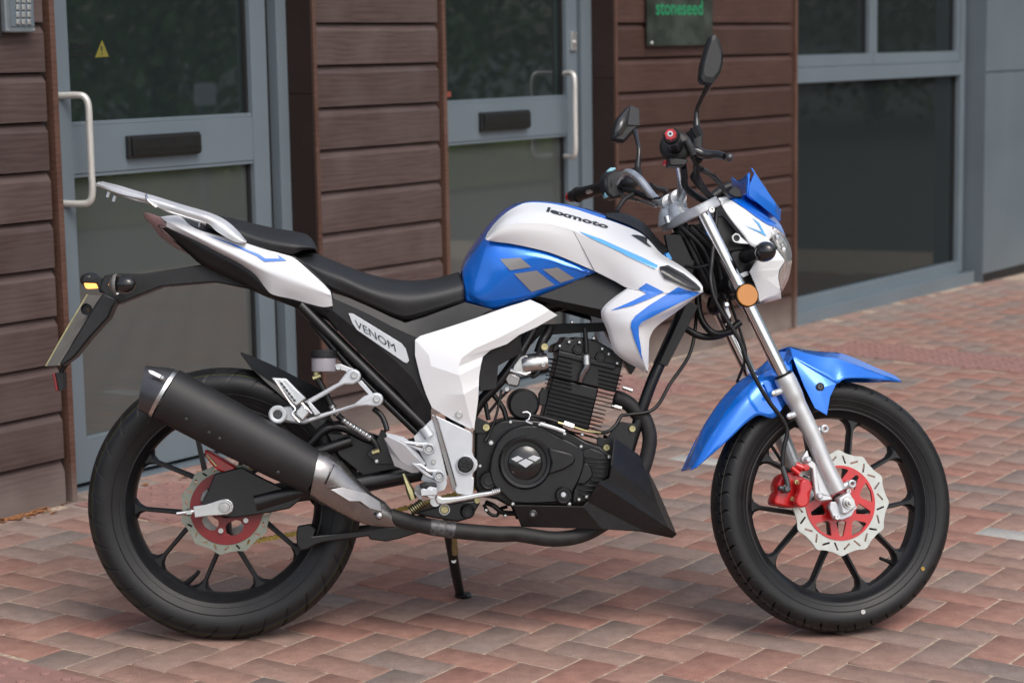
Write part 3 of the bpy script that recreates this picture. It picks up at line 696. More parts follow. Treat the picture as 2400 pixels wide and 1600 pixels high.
def paver_geo(L, Wd, seed):
    rr = random.Random(seed); a, b_ = L / 2 - .0021, Wd / 2 - .0021; c = .0025; h = .0025
    ch = [(-a, -b_), (a, -b_), (a, b_), (-a, b_)]
    cl = .004
    oc = []
    for i, (x, y) in enumerate(ch):   # slightly knocked corners
        k = cl * rr.uniform(.3, 1.3); sx, sy = (1 if x > 0 else -1), (1 if y > 0 else -1)
        p1, p2 = (x - sx * k, y), (x, y - sy * k)
        oc += [p1, p2] if (sx * sy > 0) == False and True and i in (0, 2) and False else ([p2, p1] if i in (0, 2) else [p1, p2])
    oc = [( -a, -b_ + cl), (-a + cl, -b_), (a - cl, -b_), (a, -b_ + cl), (a, b_ - cl), (a - cl, b_), (-a + cl, b_), (-a, b_ - cl)]
    oc = [(x + rr.uniform(-.0007, .0007), y + rr.uniform(-.0007, .0007)) for x, y in oc]
    top = [(x * (1 - c / abs(a)), y * (1 - c / abs(b_)), 0) for x, y in oc]; mid = [(x, y, -h) for x, y in oc]; bot = [(x, y, -.035) for x, y in oc]
    vs = top + mid + bot; fs = [tuple(range(8))]
    for i in range(8):
        j = (i + 1) % 8; fs += [(i, i + 8, j + 8, j), (i + 8, i + 16, j + 16, j + 8)]
    return vs, fs
GEO = [paver_geo(2 * PU, PU, s) for s in range(8)]
GM = []
for vs, fs in GEO:
    me = bpy.data.meshes.new('paver'); me.from_pydata(vs, [], fs); me.materials.append(PAV); me.polygons.foreach_set('use_smooth', [True] * len(me.polygons)); me.set_sharp_from_angle(angle=radians(50)); GM.append(me)
pave = []
def inpoly_w(c): q = c - P0; return q.dot(WD), q.dot(WN)
SLABS = [(-.04, .36, .03, .43), (2.47, 2.87, .08, .48), (-1.56, -1.16, .9, 3.3), (3.95, 4.35, .42, 3.6)]
WHP = [(1.64, 1.225), (1.22, 2.48)]
for a in range(-60, 75):
    for b_ in range(-30, 30):
        for t in (0, 1):
            x, y = (a + 4 * b_, a) if t == 0 else (2 + a + 4 * b_, a - 1)
            cx, cy = (x + 1, y + .5) if t == 0 else (x + .5, y + 1)
            c = g00 + PA * (cx * PU) + PB * (cy * PU)
            w_, of = inpoly_w(c)
            if w_ < -3 or w_ > 8.5 or of < -.16 or of > 5.2: continue
            if of < .045 and not (0 < w_ < 1.13 or 1.86 < w_ < 3.0): 
                if of < -.02: continue
            if any(s[0] + .05 < w_ < s[1] - .05 and s[2] + .05 < of < s[3] - .05 for s in SLABS): continue
            pave.append((c, t, w_, of))
FPROJ = lambda P: (1200 + FPX * ((P - CP).dot(RT)) / ((P - CP).dot(FW)), 800 - FPX * ((P - CP).dot(UP)) / ((P - CP).dot(FW)))
def infr(c):
    if (c - CP).dot(FW) < .5: return False
    x, y = FPROJ(Vector((c.x, c.y, gz(c.x, c.y)))); return -60 < x < 2460 and y < 1680 and y > 500
pav_e = empty('pavement', (0, 0, 0)); tag(pav_e, kind='structure')
SLOPE = Vector((-G0, -G1, 1)).normalized()
def pmat(c, t, rr):
    ang = TH + (pi / 2 if t else 0) + rr.uniform(-.006, .006) + (pi if rr.random() < .5 else 0)
    q = Vector((0, 0, 1)).rotation_difference((SLOPE + Vector((rr.uniform(-.009, .009), rr.uniform(-.009, .009), 0))).normalized())
    return Matrix.Translation((c.x, c.y, gz(c.x, c.y) - .001 + rr.uniform(-.001, .0008))) @ q.to_matrix().to_4x4() @ Matrix.Rotation(ang, 4, 'Z')
vis = sorted([p for p in pave if infr(p[0])], key=lambda p: (p[0] - CP).length); single = vis[:290]; sid = {id(p) for p in single}
whites = [min(pave, key=lambda p: (p[2] - q[0]) ** 2 + (p[3] - q[1]) ** 2) for q in WHP]; wid = {id(p) for p in whites}
rr = random.Random(11); BV = []; BF = []; WV = []; WF = []
for p in pave:
    c, t, w_, of = p; M = pmat(c, t, rr); k = rr.randrange(8)
    if id(p) in wid:
        me = GM[k].copy(); me.materials.clear(); me.materials.append(PWHITE); o = bpy.data.objects.new('paver', me); COL.objects.link(o); o.matrix_world = M; o.parent = pav_e; o['label'] = 'white concrete paver'
    elif id(p) in sid:
        o = bpy.data.objects.new('paver', GM[k]); COL.objects.link(o); o.matrix_world = M; o.parent = pav_e
    else:
        n = len(BV); BV += [M @ Vector(v) for v in GEO[k][0]]; BF += [tuple(i + n for i in f) for f in GEO[k][1]]
o = mesh_from('paving', BV, BF, PAV, pav_e, ang=50); o['kind'] = 'stuff'
# bedding sand showing in the joints
vs = []; fs = []
for a_, b_ in ((-3.2, -.17), (8.6, -.17), (8.6, 5.3), (-3.2, 5.3)):
    q = P0 + WD * a_ + WN * b_; vs.append((q.x, q.y, gz(q.x, q.y) - .0034))
mesh_from('joint_sand', vs, [(0, 1, 2, 3)], JOINT, pav_e, smooth=False)
# blister slabs
def slab(w0, o0, sz=.4, n=6):
    vs, fs = boxv((-sz / 2 + .0015, -sz / 2 + .0015, -.03), (sz / 2 - .0015, sz / 2 - .0015, 0)); fs = [f for f in fs]
    k = 10
    for i in range(n):
        for j in range(n):
            x = (i + .5) * sz / n - sz / 2; y = (j + .5) * sz / n - sz / 2; b0 = len(vs)
            for r_, h_ in ((.0125, 0.0002), (.0115, .003), (.008, .005)):
                for q in range(k): vs.append((x + r_ * cos(2 * pi * q / k), y + r_ * sin(2 * pi * q / k), h_))
            for lv in range(2):
                for q in range(k): fs.append((b0 + lv * k + q, b0 + lv * k + (q + 1) % k, b0 + (lv + 1) * k + (q + 1) % k, b0 + (lv + 1) * k + q))
            fs.append(tuple(b0 + 2 * k + q for q in range(k)))
    return vs, fs
sv, sf = slab(0, 0); sme = bpy.data.meshes.new('blister_slab'); sme.from_pydata(sv, [], sf); sme.materials.append(PTACT)
for s in SLABS:
    y = s[2]
    while y < s[3] - .1:
        c = P0 + WD * (s[0] + .2) + WN * (y + .2); o = bpy.data.objects.new('blister_slab', sme); COL.objects.link(o); o.parent = pav_e
        q = Vector((0, 0, 1)).rotation_difference(SLOPE); o.matrix_world = Matrix.Translation((c.x, c.y, gz(c.x, c.y) + .0018)) @ q.to_matrix().to_4x4() @ Matrix.Rotation(WROT, 4, 'Z'); y += .4
# leaf litter and grit along the wall foot
LEAF = vary(mat('dry_leaf', (.30, .13, .05), .8), 30, .4, .05); GRIT = mat('pale_grit', (.45, .42, .38), .9)
rl = random.Random(5)
def litter(name, n, m, sz, pts, label):
    vs = []; fs = []
    for i in range(n):
        w_, of = pts(); c = P0 + WD * w_ + WN * of; z = gz(c.x, c.y) + .001; a = rl.uniform(0, 6.3); s = sz * rl.uniform(.5, 1.5); b0 = len(vs)
        for (x, y, h_) in ((-1, 0, .1), (0, -.45, .35), (1, 0, .15), (0, .45, .3)): vs.append((c.x + s * (x * cos(a) - y * sin(a)), c.y + s * (x * sin(a) + y * cos(a)), z + s * h_ * rl.uniform(.3, 1.2)))
        fs += [(b0, b0 + 1, b0 + 2), (b0, b0 + 2, b0 + 3)]
    o = mesh_from(name, vs, fs, m, smooth=False); tag(o, label, kind='stuff'); return o
litter('dry_leaves', 170, LEAF, .012, lambda: (rl.uniform(-.33, -.12) if rl.random() < .45 else rl.choice([rl.uniform(-.4, 0), rl.uniform(0, 1), rl.uniform(3.9, 4.6), rl.uniform(4.6, 7)]), abs(rl.gauss(.012, .02)) + .002), 'dry brown leaves gathered along the foot of the wall')
litter('grit', 700, GRIT, .0022, lambda: (rl.uniform(-1.5, 5), rl.uniform(0.02, 3.2)), 'pale grit scattered over the pavers')
# ---------------------------------------------------------------- what the glass reflects: car park, hedge, trees
def foliage(name, c, s, n, m, leaf, parent=None, fn=None):
    vs = []; fs = []; rg = random.Random(hash(name) % 1000 + n)
    rg = random.Random(n)
    for i in range(n):
        p = fn(rg); a = Vector((rg.gauss(0, 1), rg.gauss(0, 1), rg.gauss(0, 1))).normalized(); b_ = a.orthogonal().normalized(); k = leaf * rg.uniform(.6, 1.4); b0 = len(vs)
        c2 = a.cross(b_); vs += [p - b_ * k, p + c2 * k * .5, p + b_ * k, p - c2 * k * .5]; fs.append((b0, b0 + 1, b0 + 2, b0 + 3))
    return mesh_from(name, vs, fs, m, parent, smooth=False)
LF = vary(mat('hedge_leaf', (.30, .42, .05), .6), 3, .5, .05); LT = vary(mat('tree_leaf', (.13, .20, .06), .6), 2, .5, .05); BARK = vary(mat('bark', (.06, .045, .035), .9), 8, .3, .03)
def refl(u, v, D):
    """where the left door's glass sends the sight line through pixel (u, v), D metres beyond the glass"""
    d = ray(u, v).normalized(); t = (P0 + WN * (RO - .04) - CP).dot(WN) / d.dot(WN); p = CP + d * t; r2 = d - WN * (2 * d.dot(WN)); return p + r2 * D
hb = refl(1180, 380, 17); hx = Vector((cos(radians(20)), sin(radians(20)), 0)); 
h0 = Vector((hb.x, hb.y, 0)); ax = WD
hedge = tag(foliage('hedge', 0, 0, 16000, LF, .06, None, lambda g: h0 + ax * g.uniform(-12, 3.5) + WN * (g.uniform(0, 1.2)) + Vector((0, 0, g.uniform(-.15, .26 + .12 * g.random())))), 'low green hedge across the car park, seen only as a reflection in the doors', 'hedge')
core = box('hedge_core', (-12, -1.0, -.3), (3.5, 0, .2), LF, hedge, 0); core.location = h0 + WN * .1; core.rotation_euler = (0, 0, WROT)
tv = []; tf = []; tb_ = []; g = random.Random(9)
for (u, D, H, Rr) in ((380, 24, 8.5, 3.4), (-500, 27, 10, 4.4), (1000, 33, 11, 5), (1500, 30, 10, 4.6), (2050, 34, 12, 5.5), (2600, 26, 9, 4.5), (3300, 28, 10, 5), (60, 36, 12, 5.5), (700, 38, 12, 5), (-1200, 25, 9, 4)):
    q = refl(u, 140, D); c = Vector((q.x, q.y, 0)); cl = [(Vector((g.gauss(0, Rr * .42), g.gauss(0, Rr * .42), g.uniform(H * .06, H))), g.uniform(.34, .6) * Rr) for _ in range(24)]
    for _ in range(8500):
        c_, r_ = g.choice(cl); d = Vector((g.gauss(0, 1), g.gauss(0, 1), g.gauss(0, 1))).normalized(); p = c + c_ + d * r_ * g.random() ** .4
        a = Vector((g.gauss(0, 1), g.gauss(0, 1), g.gauss(0, 1))).normalized(); b_ = a.orthogonal().normalized(); k = .13 * g.uniform(.6, 1.4); c2 = a.cross(b_); n = len(tv)
        tv += [p - b_ * k, p + c2 * k * .5, p + b_ * k, p - c2 * k * .5]; tf.append((n, n + 1, n + 2, n + 3))
    n = len(tv)
    for h_, r_ in ((-.3, .22), (H * .35, .15), (H * .6, .08)):
        for k in range(6): tv.append(c + Vector((r_ * cos(k * pi / 3), r_ * sin(k * pi / 3), h_)))
    for l in range(2):
        for k in range(6): tb_.append(len(tf)); tf.append((n + l * 6 + k, n + l * 6 + (k + 1) % 6, n + (l + 1) * 6 + (k + 1) % 6, n + (l + 1) * 6 + k))
tbo = mesh_from('tree_belt', tv, tf, LT, smooth=False); tbo.data.materials.append(BARK)
for i in tb_: tbo.data.polygons[i].material_index = 1
tag(tbo, 'belt of leafy trees across the car park, seen only as a reflection in the glass', kind='stuff')
q = refl(473, 222, 9.5)
e = empty('signpost', (q.x, q.y, gz(q.x, q.y) - .3)); tag(e, 'small white sign board on a grey post, seen only reflected in the left door', 'signpost')
hz = q.z - e.location.z
tube('post', [(0, 0, 0), (0, 0, hz + .1)], .03, GREYP, e, seg=10); o = box('board', (-.115, .034, hz - .085), (.115, .046, hz + .085), mat('sign_white', (.82, .84, .88), .6), e, .004); o.rotation_euler = (0, 0, WROT)
e.rotation_euler = (0, 0, 0)
# ================================================================ THE MOTORCYCLE
bk = bpy.data.objects.new('motorcycle', None); COL.objects.link(bk); bk.empty_display_size = .1
bk.matrix_world = Matrix.Translation(BA) @ MB.to_4x4()
tag(bk, 'white and blue naked motorcycle leaning on its side stand on the brick paving', 'motorcycle')
U = UN
# ---------------------------------------------------------------- wheels
def wheel(c, Rt, half, st, label, rot, disc_c, disc_r, car_r, dmat, cmat, front):
    c = Vector(c); A_ = (0, 1, 0)
    rl_ = Rt * .5
    hub = lathe('wheel_hub', [(.012, -.055), (.026, -.055), (.030, -.045), (.036, -.040), (.040, -.02), (.040, .02), (.036, .040), (.030, .045), (.026, .055), (.012, .055)], c, A_, MT['rim'], bk, st, seg=32)
    hub.name = 'wheel'; hub['label'] = label
    rw = half * .72
    # rim: lip, well and inner barrel
    pr = [(.2285, -rw), (.2300, -rw + .003), (.2255, -rw + .006), (.2200, -rw + .016), (.2170, -.012), (.2170, .012), (.2200, rw - .016), (.2255, rw - .006), (.2300, rw - .003), (.2285, rw), (.2235, rw + .0005), (.2175, rw - .008), (.2120, rw - .014), (.2060, .018), (.2050, 0), (.2060, -.018), (.2120, -rw + .014), (.2175, -rw + .008), (.2235, -rw - .0005)]
    lathe('rim', pr, c, A_, MT['rim'], hub, st, seg=96, closed=True, ang=25)
    # five split spokes
    for k in range(5):
        for s in (-1, 1):
            a0 = rot + k * 2 * pi / 5 + s * radians(6.5); a1 = rot + k * 2 * pi / 5 + s * radians(19.5)
            def pol(r, a, y): return c + Vector((sin(a) * r, y, -cos(a) * r))
            prof = []
            nS = 14; vs = []; fs = []
            for i in range(nS + 1):
                t = i / nS; hy = .030 + (.197 - .030) * t
                pa = rot + k * 2 * pi / 5; hx = s * (.0035 + max(0, hy - .070) * .066 / .127); am = pa + atan2(hx, hy); r = sqrt(hx * hx + hy * hy)
                wv = .0048 + .003 * (1 - t) ** 2 + (.030 * max(0, (t - .84) / .16) ** 2.4)
                dy = .020 - .004 * t
                ctr = pol(r, am, 0); tg = Vector((cos(am), 0, sin(am)))
                for (q, y) in ((-1, -dy * .55), (-.45, -dy), (.45, -dy), (1, -dy * .55), (1, dy * .55), (.45, dy), (-.45, dy), (-1, dy * .55)):
                    vs.append(XF(st, ctr + tg * wv * q + Vector((0, y, 0))))
            for i in range(nS):
                for q in range(8): fs.append((i * 8 + q, i * 8 + (q + 1) % 8, (i + 1) * 8 + (q + 1) % 8, (i + 1) * 8 + q))
            o = mesh_from('spoke', vs, fs, MT['rim'], hub, ang=40)
            bm = bmesh.new(); bm.from_mesh(o.data); bmesh.ops.recalc_face_normals(bm, faces=bm.faces); bm.to_mesh(o.data); bm.free()
    # tyre with cut tread
    th = Rt - .222
    # profile from the near bead over the crown to the far bead: (y, r)
    SH_ = .56
    side = [(rw + .001, .2265), (rw + .004, .2325), (half * .90, .222 + th * .30), (half * .97, .222 + th * .42), (half * .995, .222 + th * .50)]
    pf = [(-y, r) for y, r in side]
    n1 = 48; K0 = len(pf)
    for i in range(n1 + 1):
        a = (-1 + 2 * i / n1) * pi / 2; pf.append((half * sin(a), .222 + th * (SH_ + (1 - SH_) * max(0, cos(a)) ** .92)))
    pf += list(reversed(side)); m = len(pf)
    ng, NS = (42, 42 * 23) if front else (32, 32 * 30); stp = NS // ng
    vs = []; fs = []; gm = []
    for i in range(NS):
        for k, (y, r) in enumerate(pf):
            u = abs(-1 + 2 * (k - K0) / n1) if K0 <= k <= K0 + n1 else 1.0; d = 0
            th_ = 2 * pi * i / NS + (.22 if front else .17) * u + (.06 * sin(u * 6) if front else 0)
            if K0 <= k <= K0 + n1:
                q = (i + (stp // 2 if y > 0 else 0)) % stp
                if .24 < u < .94 and q in ((0, 1) if front else (0, 1, 2)): d = .0055
                if .10 < u < (.52 if front else .36) and q == stp // 2: d = .0045
            rr_ = r - d; vs.append(XF(st, c + Vector((sin(th_) * rr_, y, -cos(th_) * rr_)))); gm.append(d > 0)
    for i in range(NS):
        j = (i + 1) % NS
        for k in range(m - 1): fs.append((i * m + k, j * m + k, j * m + k + 1, i * m + k + 1))
    me = bpy.data.meshes.new('tyre'); me.from_pydata([tuple(v) for v in vs], [], fs)
    ty = link('tyre', me, hub, (MT['rubber'], MT['groove'], MT['side'], MT['tline'], MT['bline']))
    mi = []
    for f in me.polygons:
        k = min(v % m for v in f.vertices)
        if sum(gm[v] for v in f.vertices) >= 3: mi.append(1)
        elif k < K0 + 1 or k >= K0 + n1 - 1: mi.append(2)
        else: mi.append(0)
    me.polygons.foreach_set('material_index', mi); me.polygons.foreach_set('use_smooth', [True] * len(me.polygons)); me.set_sharp_from_angle(angle=radians(50))
    for rr_, yy in ((.222 + th * .34, half * .925), (.222 + th * .16, half * .80)):      # moulded rings on the sidewall
        lathe('sidewall_ring', [(rr_ - .0016, -yy + .0006), (rr_ - .0006, -yy - .0008), (rr_ + .0006, -yy - .0008), (rr_ + .0016, -yy + .0006)], c, A_, MT['side'], hub, st, seg=120)
    for q, mm in (((9.2, 'tline'), (7.2, 'bline')) if not front else ((12.4, 'sline'),)):
        a = (-1 + 2 * q / n1) * pi / 2; yl, rl2 = half * sin(a), .222 + th * (SH_ + (1 - SH_) * cos(a) ** .92) + .0002
        a = (-1 + 2 * (q + .35) / n1) * pi / 2; yl2, rl3 = half * sin(a), .222 + th * (SH_ + (1 - SH_) * cos(a) ** .92) + .0002
        lathe('tyre_line', [(rl2, yl), (rl3, yl2)], c, A_, MT[mm], hub, st, seg=180)
    # disc
    dc = Vector(disc_c); nl = 12 if front else 11
    outer = []; N2 = 240
    for i in range(N2):
        a = 2 * pi * i / N2; r = disc_r * (1 - .030 + .030 * cos(nl * a + .5 * sin(nl * a))); outer.append(dc + Vector((cos(a) * r, 0, sin(a) * r)))
    holes = [[dc + Vector((cos(-2 * pi * i / 90) * (car_r - .002), 0, sin(-2 * pi * i / 90) * (car_r - .002))) for i in range(90)]]
    for i in range(2 * nl):
        a = 2 * pi * (i + .5) / (2 * nl); rc = (disc_r * .945 + car_r) / 2; L_ = (disc_r * .94 - car_r) * .36; tl = a + (.50 if i % 2 else -.95) 
        e1 = Vector((cos(tl), 0, sin(tl))); e2 = Vector((-sin(tl), 0, cos(tl))); cc = dc + Vector((cos(a) * rc, 0, sin(a) * rc)); h_ = .0023
        holes.append([cc + e1 * L_ * q0 + e2 * h_ * q1 for q0, q1 in ((-1, -.5), (-.94, -1), (.94, -1), (1, -.5), (1, .5), (.94, 1), (-.94, 1), (-1, .5))])
    extr('brake_disc', [outer] + holes, (0, 1, 0), .0042, dmat, hub, st, bev=0)
    # carrier
    out2 = [dc + Vector((cos(2 * pi * i / 90) * car_r, -.002, sin(2 * pi * i / 90) * car_r)) for i in range(90)]
    hs = [[dc + Vector((cos(2 * pi * i / 24) * .022, -.002, sin(2 * pi * i / 24) * .022)) for i in range(24)]]
    P2 = lambda r, a: dc + Vector((cos(a) * r, -.002, sin(a) * r))
    if front:
        for k in range(5):
            a = rot + .3 + k * 2 * pi / 5
            hs.append([P2(.054, a - .10), P2(.077, a - .30), P2(.0805, a - .27), P2(.082, a), P2(.0805, a + .27), P2(.077, a + .30), P2(.054, a + .10), P2(.052, a)])
            b_ = a + pi / 5; hs.append([P2(.043, b_ - .20), P2(.047, b_ - .27), P2(.076, b_ - .06), P2(.078, b_), P2(.076, b_ + .06), P2(.047, b_ + .27), P2(.043, b_ + .20), P2(.042, b_)])
            for s in (-1, 1):
                pass
    else:
        for k in range(5):
            a = rot + k * 2 * pi / 5; hs.append([P2(.034, a - .30), P2(.042, a - .44), P2(.056, a - .40), P2(.063, a - .22), P2(.065, a), P2(.063, a + .22), P2(.056, a + .40), P2(.042, a + .44), P2(.034, a + .30)])
    extr('disc_carrier', [out2] + hs, (0, 1, 0), .007, cmat, hub, st, bev=.0006)
    for k in range(5):
        a = rot + (.3 + pi / 5 if front else pi / 5) + k * 2 * pi / 5; q = P2(.033 if front else .052, a)
        lathe('bolt', [(0, -.004), (.0028, -.004), (.003, -.006), (.0058, -.006), (.0062, 0)], q, A_, MT['steel'], hub, st, seg=12)
    return hub
RC = bl(528, 1179.5, 0); FC = sl(1948, 1184.5, 0)
RC = Vector((RC.x, 0, .3085)); 
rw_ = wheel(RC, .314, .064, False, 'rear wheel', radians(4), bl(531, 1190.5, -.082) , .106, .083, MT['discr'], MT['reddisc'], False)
fw_ = wheel(FC, .2955, .051, True, 'front wheel', radians(1), sl(1969, 1178, -.066), .1225, .087, MT['disc'], MT['red'], True)
# valves and paint dots
def rad(c, r, a, y=0): return Vector(c) + Vector((sin(a) * r, y, -cos(a) * r))
tube('valve', [rad(FC, .207, radians(48)), rad(FC, .178, radians(44), -.012), rad(FC, .168, radians(42), -.016)], [.006, .0042, .004], MT['hose'], fw_, True, seg=8)
tube('valve', [rad(RC, .207, radians(-26)), rad(RC, .176, radians(-22), -.012), rad(RC, .166, radians(-21), -.016)], [.007, .005, .0045], MT['hose'], rw_, seg=8)
for q, m_, r_ in (((2163, 1332), 'ydot', .0048), ((2023, 1433), 'wdot', .0055)):
    p = sl(q[0], q[1], -.0512); lathe('paint_mark', [(0, -.0004), (r_ * .45, -.0004), (r_ * .5, -.0008), (r_, -.0008), (r_, .001)], p, (0, 1, 0), MT[m_], fw_, True, seg=14)
p = bl(428, 1391, -.0645) if False else None
# ---------------------------------------------------------------- frame, swingarm
def tb(name, reg, pts, rad, m, parent=bk, st=False, **k): return tube(name, [U(st, *(q if isinstance(q[0], str) else (reg,) + tuple(q))) for q in pts], rad, m, parent, st, **k)
fr = tb('frame', 'f', [(1600, 560, 0), (1500, 640, -.0), (1300, 690, 0), (1150, 740, 0), (1040, 860, 0), (1050, 1000, 0), (1060, 1100, 0)], .021, MT['frame'], seg=14)
for s in (1, -1):
    lt = lambda y: y * s
    tube('subframe_tube', [Vector((p.x, p.y * s, p.z)) for p in [U(0, 'f', 690, 700, -.105), U(0, 'f', 780, 790, -.108), U(0, 'f', 880, 888, -.11), U(0, 'f', 985, 990, -.112)]], .0125, MT['frame'], fr)
    tube('subframe_tube', [Vector((p.x, p.y * s, p.z)) for p in [U(0, 'f', 600, 640, -.03), U(0, 'f', 700, 690, -.05), U(0, 'f', 820, 735, -.08), U(0, 'f', 960, 800, -.07), U(0, 'f', 1150, 760, -.03)]], .011, MT['frame'], fr)
    tube('subframe_tube', [Vector((p.x, p.y * s, p.z)) for p in [U(0, 'f', 715, 738, -.10), U(0, 'f', 800, 838, -.10), U(0, 'f', 880, 918, -.10), U(0, 'f', 965, 1000, -.10)]], .0085, MT['frame'], fr)
for y in (-.045, .045):
    tube('downtube', [U(0, 'f', 1590, 600, y * .3), U(0, 'f', 1560, 740, y * .6), U(0, 'f', 1500, 870, y), U(0, 'f', 1460, 985, y), U(0, 'f', 1440, 1050, y)], .0135, MT['frame'], fr)
    tube('frame_tube', [U(0, 'N', 900, 240, y * 1.3), U(0, 'N', 700, 600, y * 1.6), U(0, 'N', 500, 880, y * 1.6), U(0, 'N', 250, 1150, y * 1.6), U(0, 'N', 120, 1350, y * 1.6)], .0125, MT['frame'], fr)
tb('frame_brace', 'N', [(380, 1040, -.06), (520, 1240, -.06), (560, 1380, -.06)], .006, MT['frame'], fr); tb('frame_brace', 'N', [(600, 1000, -.06), (480, 1120, -.06), (340, 1290, -.06)], .0035, MT['frame'], fr)
tb('frame_brace', 'N', [(300, 1170, -.06), (340, 1380, -.06)], .0055, MT['frame'], fr)
tb('cable', 'N', [(500, 1010, -.075), (470, 1150, -.08), (430, 1340, -.085), (340, 1567, -.09), ('K', 1500, 960, -.095)], .003, MT['hose'], fr)
plate('engine_mount', [(1440, 1290 - 0), (1600, 1300), (1400, 1500)][:0] or [('M', 150, 60), ('M', 290, 130), ('M', 310, 200), ('M', 270, 250), ('M', 150, 250)], -.085, .008, MT['frame'], fr)
bolt(fr, 'M', 268, 187, -.088, .0088, MT['zinc']); bolt(fr, 'N', 1025, 485, -.10, .009, MT['zinc'])
plate('radiator_guard', [('T', 2035, 955), ('T', 2125, 1000), ('T', 1860, 1512), ('T', 1790, 1492)], -.06, .12, MT['plastic'], fr)
plate('engine_mount', [('M', 1440, 300), ('M', 1470, 285), ('M', 1540, 310), ('M', 1640, 170), ('M', 1700, 125), ('M', 1860, 150), ('M', 1870, 190), ('M', 1820, 420), ('M', 1620, 480), ('M', 1560, 500), ('M', 1440, 360)], -.06, .008, MT['frame'], fr)
bolt(fr, 'M', 1815, 200, -.064, .0082, MT['zinc']); bolt(fr, 'M', 1540, 400, -.064, .0082, MT['zinc'])
# headstock
hp0 = sl(1622, 520, 0); hp1 = hp0 - KA * .19
tube('headstock', [hp0 - KA * .03, hp1], .030, MT['case'], fr, seg=20)
flat('frame_cover', [[('O', 80, 740, -.06), ('O', 240, 740, -.06), ('O', 380, 1040, -.055), ('O', 330, 1160, -.055), ('O', 130, 1000, -.06)]], MT['plastic'], fr, thick=.02)
# swingarm
sw = plate('swingarm', [('V', 850, 560), ('V', 900, 470), ('V', 950, 345), ('V', 1150, 295), ('V', 1290, 370), ('V', 1500, 470), ('V', 1600, 520), ('V', 1500, 600), ('V', 1350, 630), ('V', 1100, 668), ('V', 870, 645)], -.112, .016, MT['frame'], bk, bev=.003)
for s in (1, -1):
    tube('swingarm_tube', [Vector((p.x, p.y * s, p.z)) for p in [U(0, 'V', 1250, 560, -.104), U(0, 'V', 1560, 480, -.10), U(0, 'f', 790, 1118, -.09), U(0, 'f', 960, 1085, -.085), U(0, 'f', 1045, 1066, -.085)]], [.022, .022, .020, .020, .020], MT['frame'], sw, ell=.7, seg=16)
    tube('swingarm_tube', [Vector((p.x, p.y * s, p.z)) for p in [U(0, 'X', 1750, 820, -.085), U(0, 'X', 1870, 700, -.085), U(0, 'X', 1960, 672, -.082), U(0, 'X', 2060, 690, -.08), U(0, 'X', 2200, 760, -.08), U(0, 'f', 950, 1040, -.08)]], .0095, MT['frame'], sw)
    tube('swingarm_tube', [Vector((p.x, p.y * s, p.z)) for p in [U(0, 'X', 1700, 900, -.09), U(0, 'X', 1880, 850, -.09), U(0, 'X', 2090, 780, -.085)]], .013, MT['frame'], sw)
plate('swingarm_gusset', [('X', 1900, 720), ('X', 2150, 740), ('X', 2300, 820), ('f', 975, 1000), ('f', 1010, 1080), ('f', 900, 1100), ('X', 2200, 1060), ('X', 2000, 900)], -.075, .012, MT['case'], sw)
ad = plate('chain_adjuster', [('V', 790, 582), ('V', 880, 570), ('V', 1000, 532), ('V', 1045, 528), ('V', 1080, 550), ('V', 1090, 590), ('V', 1080, 622), ('V', 1045, 645), ('V', 900, 655), ('V', 803, 668)], -.120, .007, MT['alu'], sw, bev=.002)
c = U(0, 'V', 1025, 588, -.122); lathe('axle_nut', [(0, -.014), (.0065, -.014), (.0068, -.010), (.0105, -.010), (.0115, -.008), (.0115, -.002), (.0150, -.002), (.0155, 0)], c, (0, 1, 0), MT['steel'], sw, seg=24)
tb('adjuster_bolt', 'V', [(672, 638, -.116), (800, 620, -.116)], .0045, MT['alu'], sw, seg=8); tb('adjuster_nut', 'V', [(745, 628, -.116), (785, 623, -.116)], .0085, MT['alu'], sw, seg=6)
# rear caliper
cal = plate('rear_caliper', [('X', 935, 850), ('X', 990, 870), ('X', 1190, 990), ('X', 1150, 1032), ('X', 1100, 1036), ('X', 1040, 1012), ('X', 985, 960), ('X', 945, 900)], -.105, .045, MT['red'], bk, bev=.004)
plate('caliper_pad_spring', [('X', 945, 890), ('X', 960, 888), ('X', 1040, 975), ('X', 1025, 985)], -.108, .004, MT['zinc'], cal)
# rear hugger
hg = patch('rear_mudguard', [[(25, 128, 0), (250, 215, 0), (500, 330, 0), (750, 460, 0), (1000, 590, 0), (1200, 790, 0)], [(28, 140, -.045), (200, 310, -.055), (330, 425, -.06), (560, 560, -.06), (900, 780, -.06), (1080, 960, -.06)],
     [(32, 146, -.05), (170, 330, -.068), (300, 470, -.07), (560, 700, -.072), (800, 930, -.072), (950, 1080, -.07)]], MT['plastic'], bk, 'Y', nu=20, nv=4, mirror='join', thick=.003)
